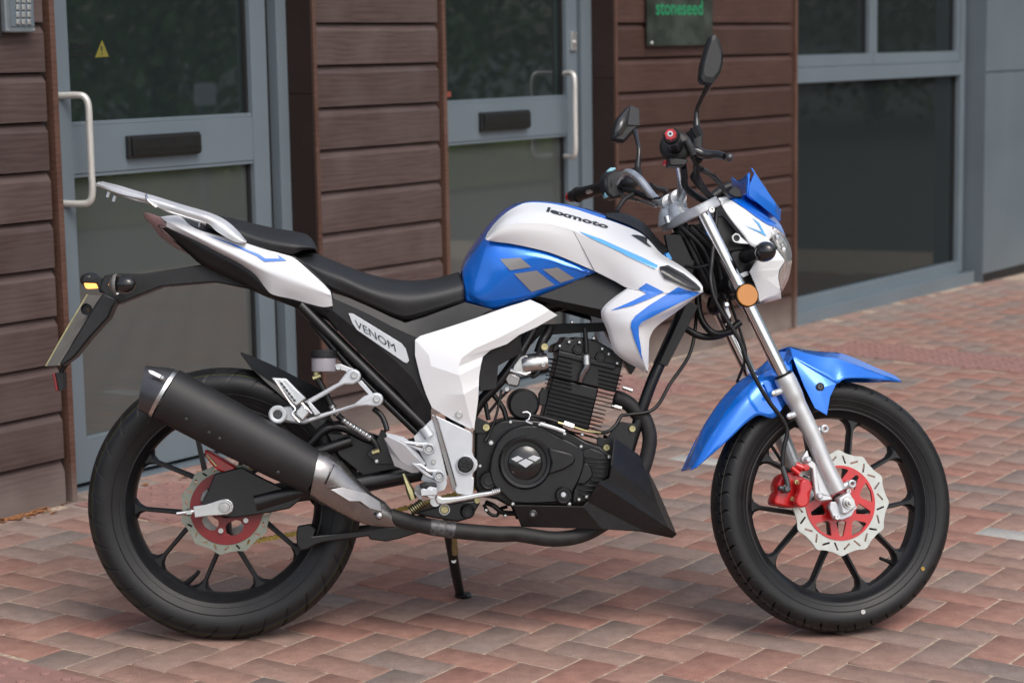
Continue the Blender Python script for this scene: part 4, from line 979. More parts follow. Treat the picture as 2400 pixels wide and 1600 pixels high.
# ---------------------------------------------------------------- chain
def chain_pts():
    c0 = bl(531, 1190, .09); c1 = U(0, 'f', 1075, 1090, .09); r0, r1 = .088, .036; P = []
    d = (c1 - c0); L_ = d.length; e1 = d / L_; e2 = Vector((-e1.z, 0, e1.x)); n = 44; sag = .010
    for i in range(n): t = i / n; P.append(c0 + e1 * (L_ * t) - e2 * (r0 + (r1 - r0) * t) - e2 * sag * sin(pi * t))
    for i in range(8): a = -pi / 2 + pi * i / 8; P.append(c1 + (e1 * cos(a) + e2 * sin(a)) * r1)
    for i in range(n): t = 1 - i / n; P.append(c0 + e1 * (L_ * t) + e2 * (r0 + (r1 - r0) * t))
    for i in range(20): a = pi / 2 + pi * i / 20; P.append(c0 + (e1 * cos(a) + e2 * sin(a)) * r0)
    return P
CPt = chain_pts(); vs = []; fs = []
for i in range(len(CPt)):
    a, b_ = CPt[i], CPt[(i + 1) % len(CPt)]; t = (b_ - a).normalized(); n_ = Vector((-t.z, 0, t.x)); h = .0066 if i % 2 else .0060; w_ = .0085 if i % 2 else .0055
    for y in (-w_, w_):
        b0 = len(vs)
        for q0, q1 in ((-.25, -.5), (-.25, .5), (.1, 1), (.35, .62), (.65, .62), (.9, 1), (1.25, .5), (1.25, -.5), (.9, -1), (.65, -.62), (.35, -.62), (.1, -1)):
            for dy in (-.001, .001): vs.append(a + (b_ - a) * q0 + n_ * h * q1 + Vector((0, y + dy, 0)))
        fs += [tuple(b0 + 2 * k for k in range(12)), tuple(b0 + 2 * k + 1 for k in reversed(range(12)))] + [(b0 + 2 * k, b0 + 2 * k + 1, b0 + 2 * ((k + 1) % 12) + 1, b0 + 2 * ((k + 1) % 12)) for k in range(12)]
ch = mesh_from('chain', vs, fs, MT['gold'], bk, smooth=False)
lathe('rear_sprocket', [(.05, -.003), (.084, -.003), (.084, .003), (.05, .003)], bl(531, 1190, .09), (0, 1, 0), MT['steel'], ch, seg=42, closed=True)
# ---------------------------------------------------------------- engine
en = plate('engine', [('M', 150, 240), ('M', 280, 180), ('M', 430, 110), ('M', 560, 90), ('M', 1000, 120), ('M', 1200, 250), ('M', 1330, 330), ('M', 1480, 380), ('M', 1580, 470), ('M', 1600, 560), ('M', 1480, 800), ('M', 1400, 960), ('M', 1300, 1020), ('M', 500, 1020), ('M', 380, 950), ('M', 200, 920), ('M', 140, 800)], -.075, .15, MT['case'], bk, bev=.006)
ro = U(0, 'M', 690, 560, -.105)
# clutch cover
cc = plate('clutch_cover', [('M', 300, 640), ('M', 330, 480), ('M', 400, 330), ('M', 520, 215), ('M', 700, 162), ('M', 850, 180), ('M', 1000, 265), ('M', 1180, 345), ('M', 1290, 430), ('M', 1310, 560), ('M', 1250, 760), ('M', 1185, 870), ('M', 1180, 960), ('M', 1000, 985), ('M', 560, 985), ('M', 440, 890), ('M', 340, 790)], -.118, .045, MT['case'], bk, rnd=60, bev=.004)
sc2 = .22128 / 1040
for nm, r0_, pr, m_ in (('cover_ring', 0, [(.062, .006), (.060, -.006), (.056, -.010), (.050, -.009), (.0485, 0)], 'case'), ('cover_dome', 0, [(0, -.006), (.02, -.0055), (.034, -.002), (.043, .004), (.0435, .02)], 'gloss')):
    lathe(nm, pr, U(0, 'M', 682, 560, -.120), (0, 1, 0), MT[m_], cc, seg=64)
o_ = cc
def ov(name, pts, lat, th, m, parent, bev=.002, **k): return plate(name, [('M',) + tuple(q) for q in pts], lat, th, MT[m], parent, bev=bev, **k)
ov('cover_arm', [(925, 400), (1100, 440), (1190, 468), (1215, 520), (1200, 570), (1080, 640), (925, 690), (960, 560)], -.130, .012, 'case', cc, .004)
# emblem of three lozenges, laid on the dome
for L_ in ([(532, 520), (603, 487), (663, 515), (590, 553)], [(707, 512), (772, 480), (846, 508), (790, 547)], [(605, 560), (688, 519), (770, 555), (688, 613)]):
    ov('emblem', L_, -.1275, .002, 'pale', cc, .0004)
# stator side
st_ = ov('generator_cover', [(1250, 440), (1380, 400), (1500, 450), (1590, 545), (1570, 700), (1460, 800), (1400, 940), (1330, 985), (1180, 985), (1190, 850), (1270, 700), (1300, 560)], -.095, .03, 'case', bk, .003)
for i in range(9):
    y = 500 + i * 49; x0 = 1300 + (18 if i < 2 else -6 * i); x1 = (1545 if i < 6 else 1440 - (i - 6) * 35)
    if i in (2, 3, 4, 5): x0 = 1380
    ov('cooling_fin', [(x0, y), (x1, y + 6), (x1, y + 17), (x0, y + 11)], -.108, .016, 'case', st_, .0008)
ov('cover_plate', [(1300, 560), (1340, 560), (1390, 630), (1400, 690), (1370, 740), (1310, 790), (1200, 785), (1250, 680)], -.112, .012, 'case', st_, .003)
for (x, y, r, l) in ((1090, 900, .0195, -.125), (295, 745, .0205, -.108), (70, 1080, .0145, -.10)):
    lathe('oil_cap', [(0, -.008), (r * .55, -.0085), (r * .62, -.0065), (r * .8, -.0065), (r * .9, -.008), (r, -.004), (r, .012)], U(0, 'M', x, y, l), (0, 1, 0), MT['case'], cc, seg=36)
lathe('star_bolt', [(0, -.0135), (.0055, -.013), (.0065, -.0085)], U(0, 'M', 1083, 895, -.125), (0, 1, 0), MT['pale'], cc, seg=7)
lathe('starter_motor', [(0, -.035), (.030, -.035), (.036, -.030), (.036, .05)], U(0, 'N', 762, 1185, -.045), (0, 1, 0), MT['case'], en, seg=40)
for (r_, x, y, l) in (('M', 525, 130, -.125), ('M', 318, 350, -.125), ('M', 835, 155, -.125), ('M', 1098, 252, -.125), ('M', 1272, 388, -.125), ('M', 1283, 262, -.10), ('M', 1332, 920, -.11), ('M', 1150, 995, -.125), ('M', 550, 997, -.125), ('M', 1570, 500, -.1), ('M', 203, 595, -.1), ('M', 1250, 948, -.1)):
    bolt(cc, r_, x, y, l, .0052 if (r_, x) != ('M', 318) else .0075, MT['alu'], h=.007, sock=False)
tb('clutch_arm', 'M', [(840, 148, -.128), (1000, 195, -.128), (1100, 232, -.128)], .0042, MT['pale'], cc, ell=.5, n=6)
tb('clutch_cable', 'M', [(740, 60, -.12), (880, 85, -.125), (1030, 130, -.125)], .0045, MT['hose'], cc); tb('clutch_cable', 'M', [(1030, 135, -.125), (1110, 158, -.125), (1200, 185, -.122), (1330, 225, -.115), (1480, 243, -.10)], .0031, MT['zinc'], cc)
lathe('adjuster_nut', [(0, -.012), (.008, -.012), (.0085, -.008), (.0085, .008), (.008, .012), (0, .012)], U(0, 'M', 1140, 168, -.125), (BX - BX + Vector((1, 0, -.35))), MT['alu'], cc, seg=6)
tb('clutch_cable', 'M', [(1480, 243, -.10), (1570, 225, -.09), (1650, 150, -.08), (1700, 60, -.07), ('N', 2000, 1320, -.07), ('f', 1500, 940, -.06), ('f', 1540, 880, -.02), ('f', 1585, 810, 0), ('f', 1600, 720, .03), ('f', 1600, 640, .04)], .0042, MT['hose'], cc, n=60)
tb('bracket', 'M', [(655, 30, -.11), (700, 25, -.11), (735, 50, -.11), (720, 100, -.115), (690, 120, -.115), (760, 150, -.12)], .0028, MT['alu'], cc)
# barrel and head: separate cooling fins stacked along the cylinder
c0 = U(0, 'N', 1500, 900, -.078); ex = (U(0, 'N', 1850, 1140, -.078) - U(0, 'N', 1100, 955, -.078)).normalized(); ey = Vector((0, 1, 0)); ez = ex.cross(ey); ez = -ez if ez.z > 0 else ez   # ez runs down the cylinder
def eloc(x, y, z): return c0 + ex * x + ey * (y + .078) + ez * z
def ebox(name, x0, x1, y0_, y1, z0_, z1, m, parent, bev=.0015):
    vs = [eloc(a, b_, c_) for c_ in (z0_, z1) for b_ in (y0_, y1) for a in (x0, x1)]
    fs = [(0, 1, 3, 2), (4, 6, 7, 5), (0, 4, 5, 1), (2, 3, 7, 6), (0, 2, 6, 4), (1, 5, 7, 3)]
    o = mesh_from(name, vs, fs, m, parent, bev=bev); bm = bmesh.new(); bm.from_mesh(o.data); bmesh.ops.recalc_face_normals(bm, faces=bm.faces); bm.to_mesh(o.data); bm.free(); return o
def ecoord(r_, x, y, lat=-.078): p = U(0, r_, x, y, lat) - c0; return p.dot(ex), p.dot(ez)
cy = ebox('cylinder', -.070, .040, -.068, .055, .008, .11, MT['case'], bk, .004); ebox('head_core', -.070, .080, -.072, .060, -.080, .0075, MT['case'], cy, .004)
for i in range(17):
    yl = 612 + 51.5 * i
    xl, zz = ecoord('N', 1112 - i * 4.5, yl + 10)
    head = i < 9
    xr, _ = ecoord('N', (1985 - i * 14) if head else (1775 - (i - 9) * 15), yl + 220)
    if head:
        xm, _ = ecoord('N', 1365, yl + 75); xm2, _ = ecoord('N', 1690, yl + 155)
        if i < 7:
            ebox('cooling_fin', xl, xm, -.080, .07, zz, zz + .0024, MT['fin'], cy, .0006); ebox('cooling_fin', xm2, xr, -.080, .07, zz, zz + .0024, MT['fin'], cy, .0006)
            ebox('cooling_fin', xm, xm2, -.055, .07, zz, zz + .0024, MT['fin'], cy, .0006); continue
    ebox('cooling_fin', xl, xr, -.080 if not head else -.082, .07, zz, zz + .0024, MT['fin'], cy, .0006)
z_t = ecoord('N', 1200, 600)[1]; z_h = ecoord('N', 1500, 560)[1]
hx0, hz0 = ecoord('N', 1195, 525); hx1, hz1 = ecoord('N', 1900, 705); _, hz2 = ecoord('N', 1200, 600)
hd = ebox('cylinder_head', hx0, hx1, -.084, .07, hz0, hz2, MT['case'], bk, .003)
rcv = plate('rocker_cover', [('N', 1110, 560), ('N', 1140, 460), ('N', 1230, 420), ('N', 1270, 355), ('N', 1300, 370), ('N', 1370, 390), ('N', 1390, 360), ('N', 1500, 370), ('N', 1640, 400), ('N', 1760, 460), ('N', 1860, 520), ('N', 1960, 640), ('N', 1960, 740), ('N', 1195, 530)], -.078, .14, MT['case'], bk, bev=.005)
for q in ((1430, 520), (1708, 610)): lathe('valve_cap', [(0, -.010), (.007, -.010), (.0075, -.006), (.0115, -.006), (.0135, -.003), (.0135, .004)], U(0, 'N', *q, -.080), (0, 1, 0), MT['case'], rcv, seg=6)
for q in ((1210, 475), (1325, 425), (1625, 380), (1810, 572), (1912, 685), (1450, 430), (1730, 510), (1360, 182)): bolt(rcv, 'N', q[0], q[1], -.083, .0044, MT['alu'], h=.007, sock=False)
sp = tb('spark_plug_cap', 'N', [(1520, 260, -.085), (1535, 440, -.088), (1540, 560, -.09)], .0055, MT['hose'], cy); tb('plug_sleeve', 'N', [(1542, 580, -.092), (1545, 720, -.092), (1490, 820, -.088), (1462, 905, -.082)], [.0085, .0085, .0075, .0065], MT['shield'], cy, seg=14)
tb('plug_terminal', 'N', [(1538, 590, -.094), (1542, 700, -.094)], .0088, MT['alu'], cy, seg=14)
tb('breather_hose', 'N', [(1100, 240, -.05), (1060, 330, -.06), (1000, 420, -.07), (950, 560, -.07)], .011, MT['hose'], cy)
lathe('stud', [(0, -.012), (.0045, -.012), (.005, .012), (0, .012)], U(0, 'N', 2040, 1000, -.03), (1, 0, -.35), MT['alu'], cy, seg=10)
plate('chain_tensioner', [('N', 960, 1060), ('N', 1010, 980), ('N', 1080, 1010), ('N', 1050, 1200), ('N', 960, 1200)], -.06, .04, MT['case'], cy)
# intake side: airbox plate, carburettor
cb = lathe('carburettor', [(0, -.03), (.021, -.03), (.024, -.022), (.024, .02), (.020, .03), (0, .03)], U(0, 'N', 905, 690, -.07), Vector((1, .0, .15)), MT['steel'], bk, seg=28)
plate('carb_body', [('N', 640, 700), ('N', 720, 600), ('N', 800, 570), ('N', 870, 620), ('N', 870, 760), ('N', 880, 800), ('N', 800, 850), ('N', 620, 770)], -.085, .05, MT['steel'], cb, bev=.004)
plate('float_bowl', [('N', 580, 785), ('N', 735, 845), ('N', 720, 950), ('N', 690, 978), ('N', 570, 950), ('N', 535, 880)], -.083, .045, MT['shield'], cb, bev=.005)
plate('carb_flange', [('N', 600, 740), ('N', 780, 800), ('N', 870, 780), ('N', 865, 810), ('N', 800, 850), ('N', 590, 790)], -.088, .03, MT['alu'], cb, bev=.003)
plate('intake_clamp', [('N', 1000, 560), ('N', 1060, 570), ('N', 1010, 760), ('N', 960, 830), ('N', 890, 880), ('N', 860, 860), ('N', 960, 740)], -.088, .05, MT['case'], cb, bev=.004)
bolt(cb, 'N', 1010, 705, -.09, .005, MT['steel']); bolt(cb, 'N', 565, 1000, -.085, .006, MT['steel'])
plate('inner_panel', [('f', 1140, 800), ('f', 1230, 745), ('f', 1400, 740), ('f', 1470, 830), ('f', 1450, 860), ('f', 1390, 760), ('f', 1240, 770), ('f', 1185, 830)], .03, .05, MT['plastic'], cb)
# ---------------------------------------------------------------- exhaust
mx0 = U(0, 'X', 636, 412, -.185); mx1 = U(0, 'X', 1812, 1042, -.165)
ax_ = (mx1 - mx0).normalized()
mf = tube('muffler', [mx0, mx0.lerp(mx1, .35), mx0.lerp(mx1, .7), mx1], [.061, .060, .056, .050], MT['muff'], bk, seg=40, n=24, ell=.86); 
for o_ in (mf,): pass
for t in (.42, .72):
    q = mx0.lerp(mx1, t); tube('seam', [q - ax_ * .0012, q + ax_ * .0012], (.0602 - .0105 * max(0, t - .35) / .65 * 1.05) + .0004, MT['muff'], mf, seg=40, ell=.86)
# slanted end cap
def capring(reg, a, b_, lat, ell=.86, seg=40):
    """ellipse through two silhouette pixels"""
    p, q = U(0, reg, *a, lat), U(0, reg, *b_, lat); c = (p + q) / 2; e = (p - q) / 2; f_ = Vector((0, 1, 0)) * e.length * ell
    return [c + e * cos(2 * pi * i / seg) + f_ * sin(2 * pi * i / seg) for i in range(seg)]
def skin(name, rings, m, parent, caps=(1, 1), st=False, ang=40):
    vs = [XF(st, p) for r in rings for p in r]; k = len(rings[0]); fs = []
    for i in range(len(rings) - 1):
        for j in range(k): fs.append((i * k + j, i * k + (j + 1) % k, (i + 1) * k + (j + 1) % k, (i + 1) * k + j))
    if caps[0]: fs.append(tuple(range(k)))
    if caps[1]: fs.append(tuple((len(rings) - 1) * k + j for j in reversed(range(k))))
    o = mesh_from(name, vs, fs, m, parent, ang=ang); bm = bmesh.new(); bm.from_mesh(o.data); bmesh.ops.recalc_face_normals(bm, faces=bm.faces); bm.to_mesh(o.data); bm.free(); return o
endc = skin('end_cap', [capring('X', (712, 218), (498, 585), -.185), capring('X', (640, 205), (455, 560), -.186, .82), capring('X', (478, 190), (420, 540), -.187, .7)], MT['shield'], mf, (0, 1)); 
MT['shieldd'] = vary(mat('dark_brushed_steel', (.09, .09, .095), .3, metal=.7), 25, .15, .06); endc.data.materials[0] = MT['shieldd']
skin('clamp_band', [capring('X', (738, 232), (522, 602), -.185, .88), capring('X', (712, 216), (497, 586), -.185, .88)], MT['steel'], mf, (0, 0))
flat('cap_slot', [[('X', 492, 222, -.232), ('X', 530, 228, -.232), ('X', 600, 262, -.238), ('X', 588, 292, -.240), ('X', 505, 250, -.236)]], MT['silver'], mf, thick=.003, bev=.001)
bolt(mf, 'X', 605, 285, -.242, .005, MT['alu'], h=.004, sock=False)
for q in ((793, 612), (972, 718), (1055, 765), (1515, 1030)): bolt(mf, 'X', q[0], q[1], -.238, .0042, MT['muff'], h=.002, sock=False)
hsR = [capring('X', (1845, 858), (1768, 1225), -.165, .88), capring('X', (1900, 872), (1830, 1262), -.163, .86), capring('Q', (480, 8), (260, 385), -.16, .8), capring('Q', (620, 170), (420, 470), -.155, .78), capring('Q', (760, 305), (580, 545), -.15, .76), capring('Q', (870, 375), (740, 595), -.145, .8), capring('Q', (930, 440), (880, 605), -.14, .85), capring('Q', (1000, 560), (985, 605), -.138, .9)]
hsd = skin('heat_shield', hsR, MT['shield'], mf, (0, 1), ang=60)
flat('shield_crease', [[('Q', 365, 262, -.213), ('Q', 480, 235, -.207), ('Q', 700, 290, -.19), ('Q', 640, 372, -.20), ('Q', 545, 372, -.208)], [('Q', 640, 372, -.20), ('Q', 700, 290, -.19), ('Q', 830, 370, -.176), ('Q', 850, 470, -.176), ('Q', 730, 440, -.19)]], MT['shield'], mf, thick=.004, bev=.003)
flat('shield_slot', [[('Q', 402, 28, -.206), ('Q', 410, 32, -.206), ('Q', 330, 215, -.212), ('Q', 318, 213, -.212)]], MT['blackdecal'], mf, thick=.001, bev=0)
bolt(mf, 'Q', 815, 505, -.178, .0085, MT['shieldd'], h=.003, sock=False); bolt(mf, 'Q', 820, 503, -.181, .006, MT['alu'], h=.003, sock=False)
pp = tb('exhaust_pipe', 'f', [('Q', 900, 505, -.135), ('Q', 1100, 560, -.135), ('Q', 1300, 605, -.135), ('Q', 1500, 635, -.13), ('Q', 1900, 670, -.12), ('M', 600, 1315, -.11), ('M', 950, 1365, -.10), ('M', 1200, 1345, -.085), ('M', 1420, 1260, -.07), ('M', 1700, 1050, -.05), ('M', 1860, 780, -.045), ('M', 1965, 520, -.045), ('M', 2000, 280, -.045), ('M', 1930, 60, -.045), ('N', 2180, 1320, -.045), ('N', 2080, 1200, -.045), ('N', 1970, 1130, -.045), ('N', 1880, 1100, -.045)],
        [.0185] * 5 + [.0178] * 5 + [.0172] * 5 + [.0178] * 3, MT['pipe'], bk, seg=20, n=110)
tb('weld_clamp', 'Q', [(1285, 603, -.135), (1510, 636, -.13)], .0192, vary(mat('scuffed_pipe', (.08, .08, .085), .45, metal=.4), 130, .7, .15), pp, seg=20)
lathe('header_nut', [(0, -.012), (.006, -.012), (.006, .012), (0, .012)], U(0, 'N', 1905, 1225, -.075), (1, 0, -.3), MT['steel'], pp, seg=6)
# ---------------------------------------------------------------- belly pan
a_, b_, c_, d_, e_ = (1630, 295, -.118), (1885, 470, -.072), (1945, 560, -.056), (2290, 1320, -.010), (2190, 1238, -.074)
f1, g_, h_, i_, j_ = (1597, 585, -.156), (1572, 722, -.128), (1462, 772, -.164), (1340, 975, -.134), (1925, 1278, -.082)
k_, l_, m_, n_ = (2240, 1360, -.010), (640, 1240, -.108), (550, 1012, -.138), (1295, 1026, -.146)
o1 = (2085, 1000, -.066)
bp_ = flat('belly_pan', [[a_, b_, c_, f1], [c_, o1, f1], [c_, (2090, 850, -.012), d_, o1], [o1, d_, e_], [f1, o1, e_, g_], [g_, e_, h_], [h_, e_, j_, i_], [e_, d_, k_, j_], [i_, j_, (1500, 1265, -.115), n_], [n_, (1500, 1265, -.115), l_, m_], [j_, k_, (1900, 1290, -.08), (1500, 1265, -.115)]], MT['plastic'], bk, 'M', thick=.004, bev=.002, mirror='copy')
bolt(bp_, 'M', 765, 1105, -.132, .010, MT['case'], h=.003); bolt(bp_, 'M', 762, 1105, -.134, .0048, MT['shield'], h=.003)
# ---------------------------------------------------------------- fuel tank
R0 = [(108, 668, 0), (170, 545, 0), (300, 362, 0), (400, 250, 0), (500, 168, 0), (610, 124, 0), (760, 122, 0), (900, 130, 0), (1100, 158, 0), (1240, 194, 0), (1340, 232, 0), (1500, 330, 0), (1690, 430, 0), (1835, 575, 0)]
R1 = [(112, 690, -.045), (180, 580, -.06), (310, 400, -.07), (480, 240, -.07), (650, 150, -.062), (850, 152, -.062), (1050, 192, -.066), (1300, 275, -.07), (1600, 385, -.08), (1835, 580, -.09)]
R2 = [(118, 730, -.07), (200, 620, -.092), (330, 470, -.118), (500, 480, -.128), (700, 512, -.134), (870, 555, -.136), (1050, 628, -.138), (1240, 708, -.14)]
R3 = [(135, 840, -.085), (240, 900, -.112), (380, 820, -.128), (500, 730, -.138), (700, 640, -.142), (870, 650, -.141), (1050, 690, -.14), (1245, 711, -.14)]
R4 = [(152, 955, -.088), (270, 1000, -.098), (385, 1030, -.103), (550, 985, -.108), (720, 935, -.115), (1000, 822, -.126), (1250, 716, -.138)]
tk = patch('fuel_tank', [R0, R1, R2, R3, R4], MT['blue'], bk, 'T', nu=48, nv=6, mirror='join', thick=.003, bev=0, ang=60)
U0 = [(316, 430, -.127), (340, 375, -.112), (400, 298, -.10), (480, 221, -.088), (560, 169, -.078), (660, 129, -.070), (850, 132, -.069), (1050, 173, -.074), (1250, 238, -.078), (1450, 305, -.084), (1620, 377, -.09), (1700, 440, -.098), (1800, 550, -.108), (1860, 592, -.118), (1990, 672, -.14), (2080, 745, -.155), (2140, 805, -.165), (2163, 845, -.168)]
U1 = [(317, 434, -.130), (420, 318, -.130), (560, 235, -.122), (760, 205, -.118), (900, 225, -.121), (1070, 268, -.126), (1300, 365, -.132), (1500, 455, -.139), (1700, 560, -.150), (1850, 640, -.162), (1990, 715, -.170), (2100, 800, -.176), (2160, 855, -.176)]
U2 = [(320, 438, -.134), (420, 350, -.150), (550, 308, -.156), (700, 300, -.158), (880, 312, -.159), (1060, 362, -.160), (1250, 450, -.167), (1450, 545, -.174), (1650, 632, -.182), (1780, 690, -.188), (1900, 760, -.192), (2050, 845, -.190), (2165, 872, -.174)]
up = patch('tank_cover', [U0, U1, U2], MT['white'], tk, 'T', nu=64, nv=6, mirror='copy', thick=.004, bev=.0015, ang=60, label='near white tank cover')
L0 = [(320, 438, -.134), (420, 350, -.150), (550, 308, -.156), (700, 300, -.158), (880, 312, -.159), (1056, 361, -.160)]
L1 = [(335, 446, -.137), (440, 400, -.149), (560, 380, -.154), (720, 390, -.156), (900, 420, -.157), (1128, 491, -.157)]
L2 = [(345, 450, -.134), (430, 462, -.138), (520, 472, -.140), (700, 508, -.143), (870, 552, -.145), (1050, 622, -.147), (1240, 705, -.148)]
lp2 = patch('tank_cover', [L0, L1, L2], MT['white'], tk, 'T', nu=40, nv=5, mirror='copy', thick=.004, bev=.0015, ang=60, label='near white tank cover, lower part')
S0 = [(1061, 362, -.160), (1250, 450, -.167), (1450, 545, -.174), (1650, 632, -.182), (1780, 690, -.188), (1900, 760, -.192), (2050, 845, -.190), (2165, 872, -.174)]
S1 = [(1130, 490, -.159), (1330, 590, -.166), (1500, 680, -.174), (1660, 745, -.184), (1780, 790, -.189), (1900, 830, -.192), (2050, 865, -.188), (2166, 876, -.172)]
S2 = [(1245, 708, -.152), (1400, 785, -.158), (1520, 850, -.168), (1640, 872, -.182), (1760, 890, -.189), (1880, 895, -.191), (2030, 888, -.185), (2166, 880, -.170)]
sh = patch('radiator_shroud', [S0, S1, S2], MT['white'], bk, 'T', nu=40, nv=4, mirror='copy', thick=.004, bev=.0015, ang=60, label='near white radiator shroud')
Q0 = [(1522, 850, -.166), (1400, 935, -.160), (1312, 1020, -.156), (1300, 1085, -.153), (1345, 1200, -.150), (1425, 1405, -.146), (1662, 1560, -.140)]
Q1 = [(1560, 862, -.178), (1450, 955, -.176), (1368, 1045, -.174), (1360, 1100, -.171), (1395, 1200, -.168), (1470, 1390, -.162), (1672, 1545, -.150)]
Q2 = [(1790, 893, -.190), (1690, 1000, -.194), (1580, 1085, -.194), (1552, 1150, -.193), (1575, 1230, -.190), (1620, 1380, -.180), (1685, 1545, -.158)]
Q3 = [(2120, 886, -.178), (1900, 1015, -.190), (1690, 1125, -.190), (1622, 1185, -.186), (1628, 1280, -.180), (1655, 1400, -.172), (1694, 1555, -.152)]
Q4 = [(2166, 880, -.168), (1940, 1050, -.168), (1760, 1185, -.166), (1712, 1270, -.160), (1704, 1340, -.156), (1702, 1420, -.152), (1700, 1567, -.146)]
sh2 = patch('radiator_shroud', [Q0, Q1, Q2, Q3, Q4], MT['white'], sh, 'T', nu=44, nv=4, mirror='copy', thick=.005, bev=.002, ang=60, label='near white lower shroud wing')
# black panels round the shroud
blk = flat('tank_side_panel', [[(720, 940, -.108), (1258, 718, -.128), (1520, 846, -.140), (1310, 1030, -.140), (1293, 1035, -.138), (780, 925, -.125)], [(720, 940, -.108), (780, 925, -.125), (1293, 1035, -.138), (1300, 1115, -.120), (920, 1010, -.110)]], MT['plastic'], bk, 'T', thick=.004, bev=.002, mirror='copy')
patch('dash_panel', [[(1330, 235, 0), (1480, 300, 0), (1690, 400, 0), (1835, 560, 0)], [(1335, 215, -.01), (1500, 218, -.03), (1665, 300, -.03), (1760, 410, -.03), (1872, 520, -.05)], [(1345, 240, -.066), (1480, 290, -.072), (1600, 345, -.078), (1690, 410, -.085), (1760, 490, -.09), (1832, 562, -.095)]], MT['plastic'], tk, 'T', nu=20, nv=5, mirror='join', thick=.003)
flat('tank_rim', [[(1850, 560, -.10), (1870, 545, -.09), (1905, 605, -.10), (1862, 596, -.112)]], MT['ltblue'], tk, 'T', thick=.003, bev=.001)
# intake scoop glass-black insert and a highlight painted along its upper edge
SH = [up, sh, sh2, lp2]
def dec(name, L_, tgt, m, parent, **k): return decal(name, [L_], tgt, MT[m], parent, k.pop('reg', 'T'), **k)
dec('intake_scoop', [(1788, 678), (1862, 664), (1995, 735), (2100, 815), (2140, 855), (2128, 866), (2075, 866), (1960, 820), (1835, 770), (1805, 720)], SH, 'blackdecal', sh, off=.003)
dec('scoop_highlight', [(1815, 690), (1862, 680), (1990, 748), (2100, 830), (2085, 826), (1980, 758), (1860, 692)], SH, 'greyrub', sh, off=.0045)
dec('air_slot', [(1552, 402), (1600, 402), (1655, 415), (1688, 430), (1686, 468), (1728, 506), (1700, 500), (1620, 445)], SH, 'blackdecal', sh)
dec('stripe', [(1105, 370), (1300, 438), (1500, 528), (1660, 598), (1780, 662), (1758, 690), (1600, 615), (1400, 520), (1200, 425)], SH, 'ltblue', sh)
dec('stripe', [(1683, 808), (1832, 884), (1690, 950), (1560, 1000), (1378, 1042), (1560, 962), (1686, 898), (1615, 855)], SH, 'bluegraphic', sh)
dec('stripe', [(1952, 842), (2030, 868), (2140, 890), (1990, 962), (1850, 1030), (1640, 1140), (1614, 1180), (1615, 1250), (1655, 1490), (1640, 1440), (1575, 1270), (1550, 1180), (1556, 1130), (1590, 1085), (1700, 1000)], SH, 'bluegraphic', sh)
# grey lozenges on the blue flank
for L_ in ([(440, 605), (612, 593), (706, 670), (527, 700)], [(560, 728), (752, 700), (903, 822), (708, 882)], [(802, 690), (930, 674), (1075, 766), (955, 804)]): dec('emblem', L_, tk, 'greydecal', tk)
def lettering(s, reg, o_px, x_px, y_px, tgt, m, parent, bold=0, shear=0, off=.0009, cell=5):
    v, f = textmesh(s, bold, shear); O, Xp, Yp = [Vector(px(reg, *q)) for q in (o_px, x_px, y_px)]
    V = [O + (Xp - O) * a + (Yp - O) * b_ for a, b_ in v]
    return decal('lettering', None, tgt, MT[m], parent, raw=([(p.x, p.y) for p in V], f), off=off, cell=cell)
lettering('lexmoto', 'T', (832, 203), (1352, 350), (848, 166), [up, lp2, sh], 'blackdecal', tk, bold=.035)
# ---------------------------------------------------------------- white frame cover and its neighbours
O_ = [(1218, 688, -.128), (1160, 706, -.132), (1090, 731, -.138), (1020, 754, -.144), (965, 771, -.148), (953, 780, -.150), (953, 815, -.152), (965, 865, -.152), (978, 905, -.150), (992, 936, -.147), (1035, 962, -.144), (1082, 986, -.140)]
I_ = [(1281, 724, -.134), (1235, 750, -.138), (1193, 769, -.142), (1165, 790, -.146), (1128, 803, -.150), (1110, 818, -.151), (1105, 838, -.150), (1101, 862, -.150), (1100, 885, -.149), (1099, 915, -.146), (1095, 945, -.143), (1089, 986, -.140)]
M1 = [(1245, 700, -.136), (1180, 722, -.144), (1105, 748, -.150), (1040, 775, -.158), (1000, 795, -.162), (985, 815, -.164), (990, 840, -.163), (1003, 875, -.162), (1015, 905, -.158), (1030, 930, -.155), (1055, 950, -.150), (1084, 982, -.143)]
M2 = [(1262, 712, -.138), (1205, 745, -.148), (1140, 778, -.158), (1090, 800, -.166), (1060, 822, -.172), (1052, 842, -.170), (1055, 862, -.176), (1062, 885, -.168), (1066, 905, -.172), (1072, 930, -.160), (1078, 955, -.152), (1087, 984, -.143)]
fc = patch('frame_fairing', [O_, M1, M2, I_], MT['white'], bk, 'f', smu=False, nv=1, mirror='copy', thick=.005, bev=.003, ang=14, label='near white frame fairing', seg=3)
bolt(fc, 'K', 1180, 632, -.150, .0078, MT['steel'], h=.004)
flat('inner_fairing', [[('N', 735, 345, -.135), ('N', 752, 560, -.128), ('N', 460, 715, -.128), ('N', 255, 640, -.138), ('N', 350, 542, -.14)], [('N', 255, 640, -.138), ('N', 460, 715, -.128), ('N', 440, 1000, -.128), ('N', 232, 1030, -.136), ('N', 228, 760, -.138)]], MT['plastic'], fc, thick=.006, bev=.002)
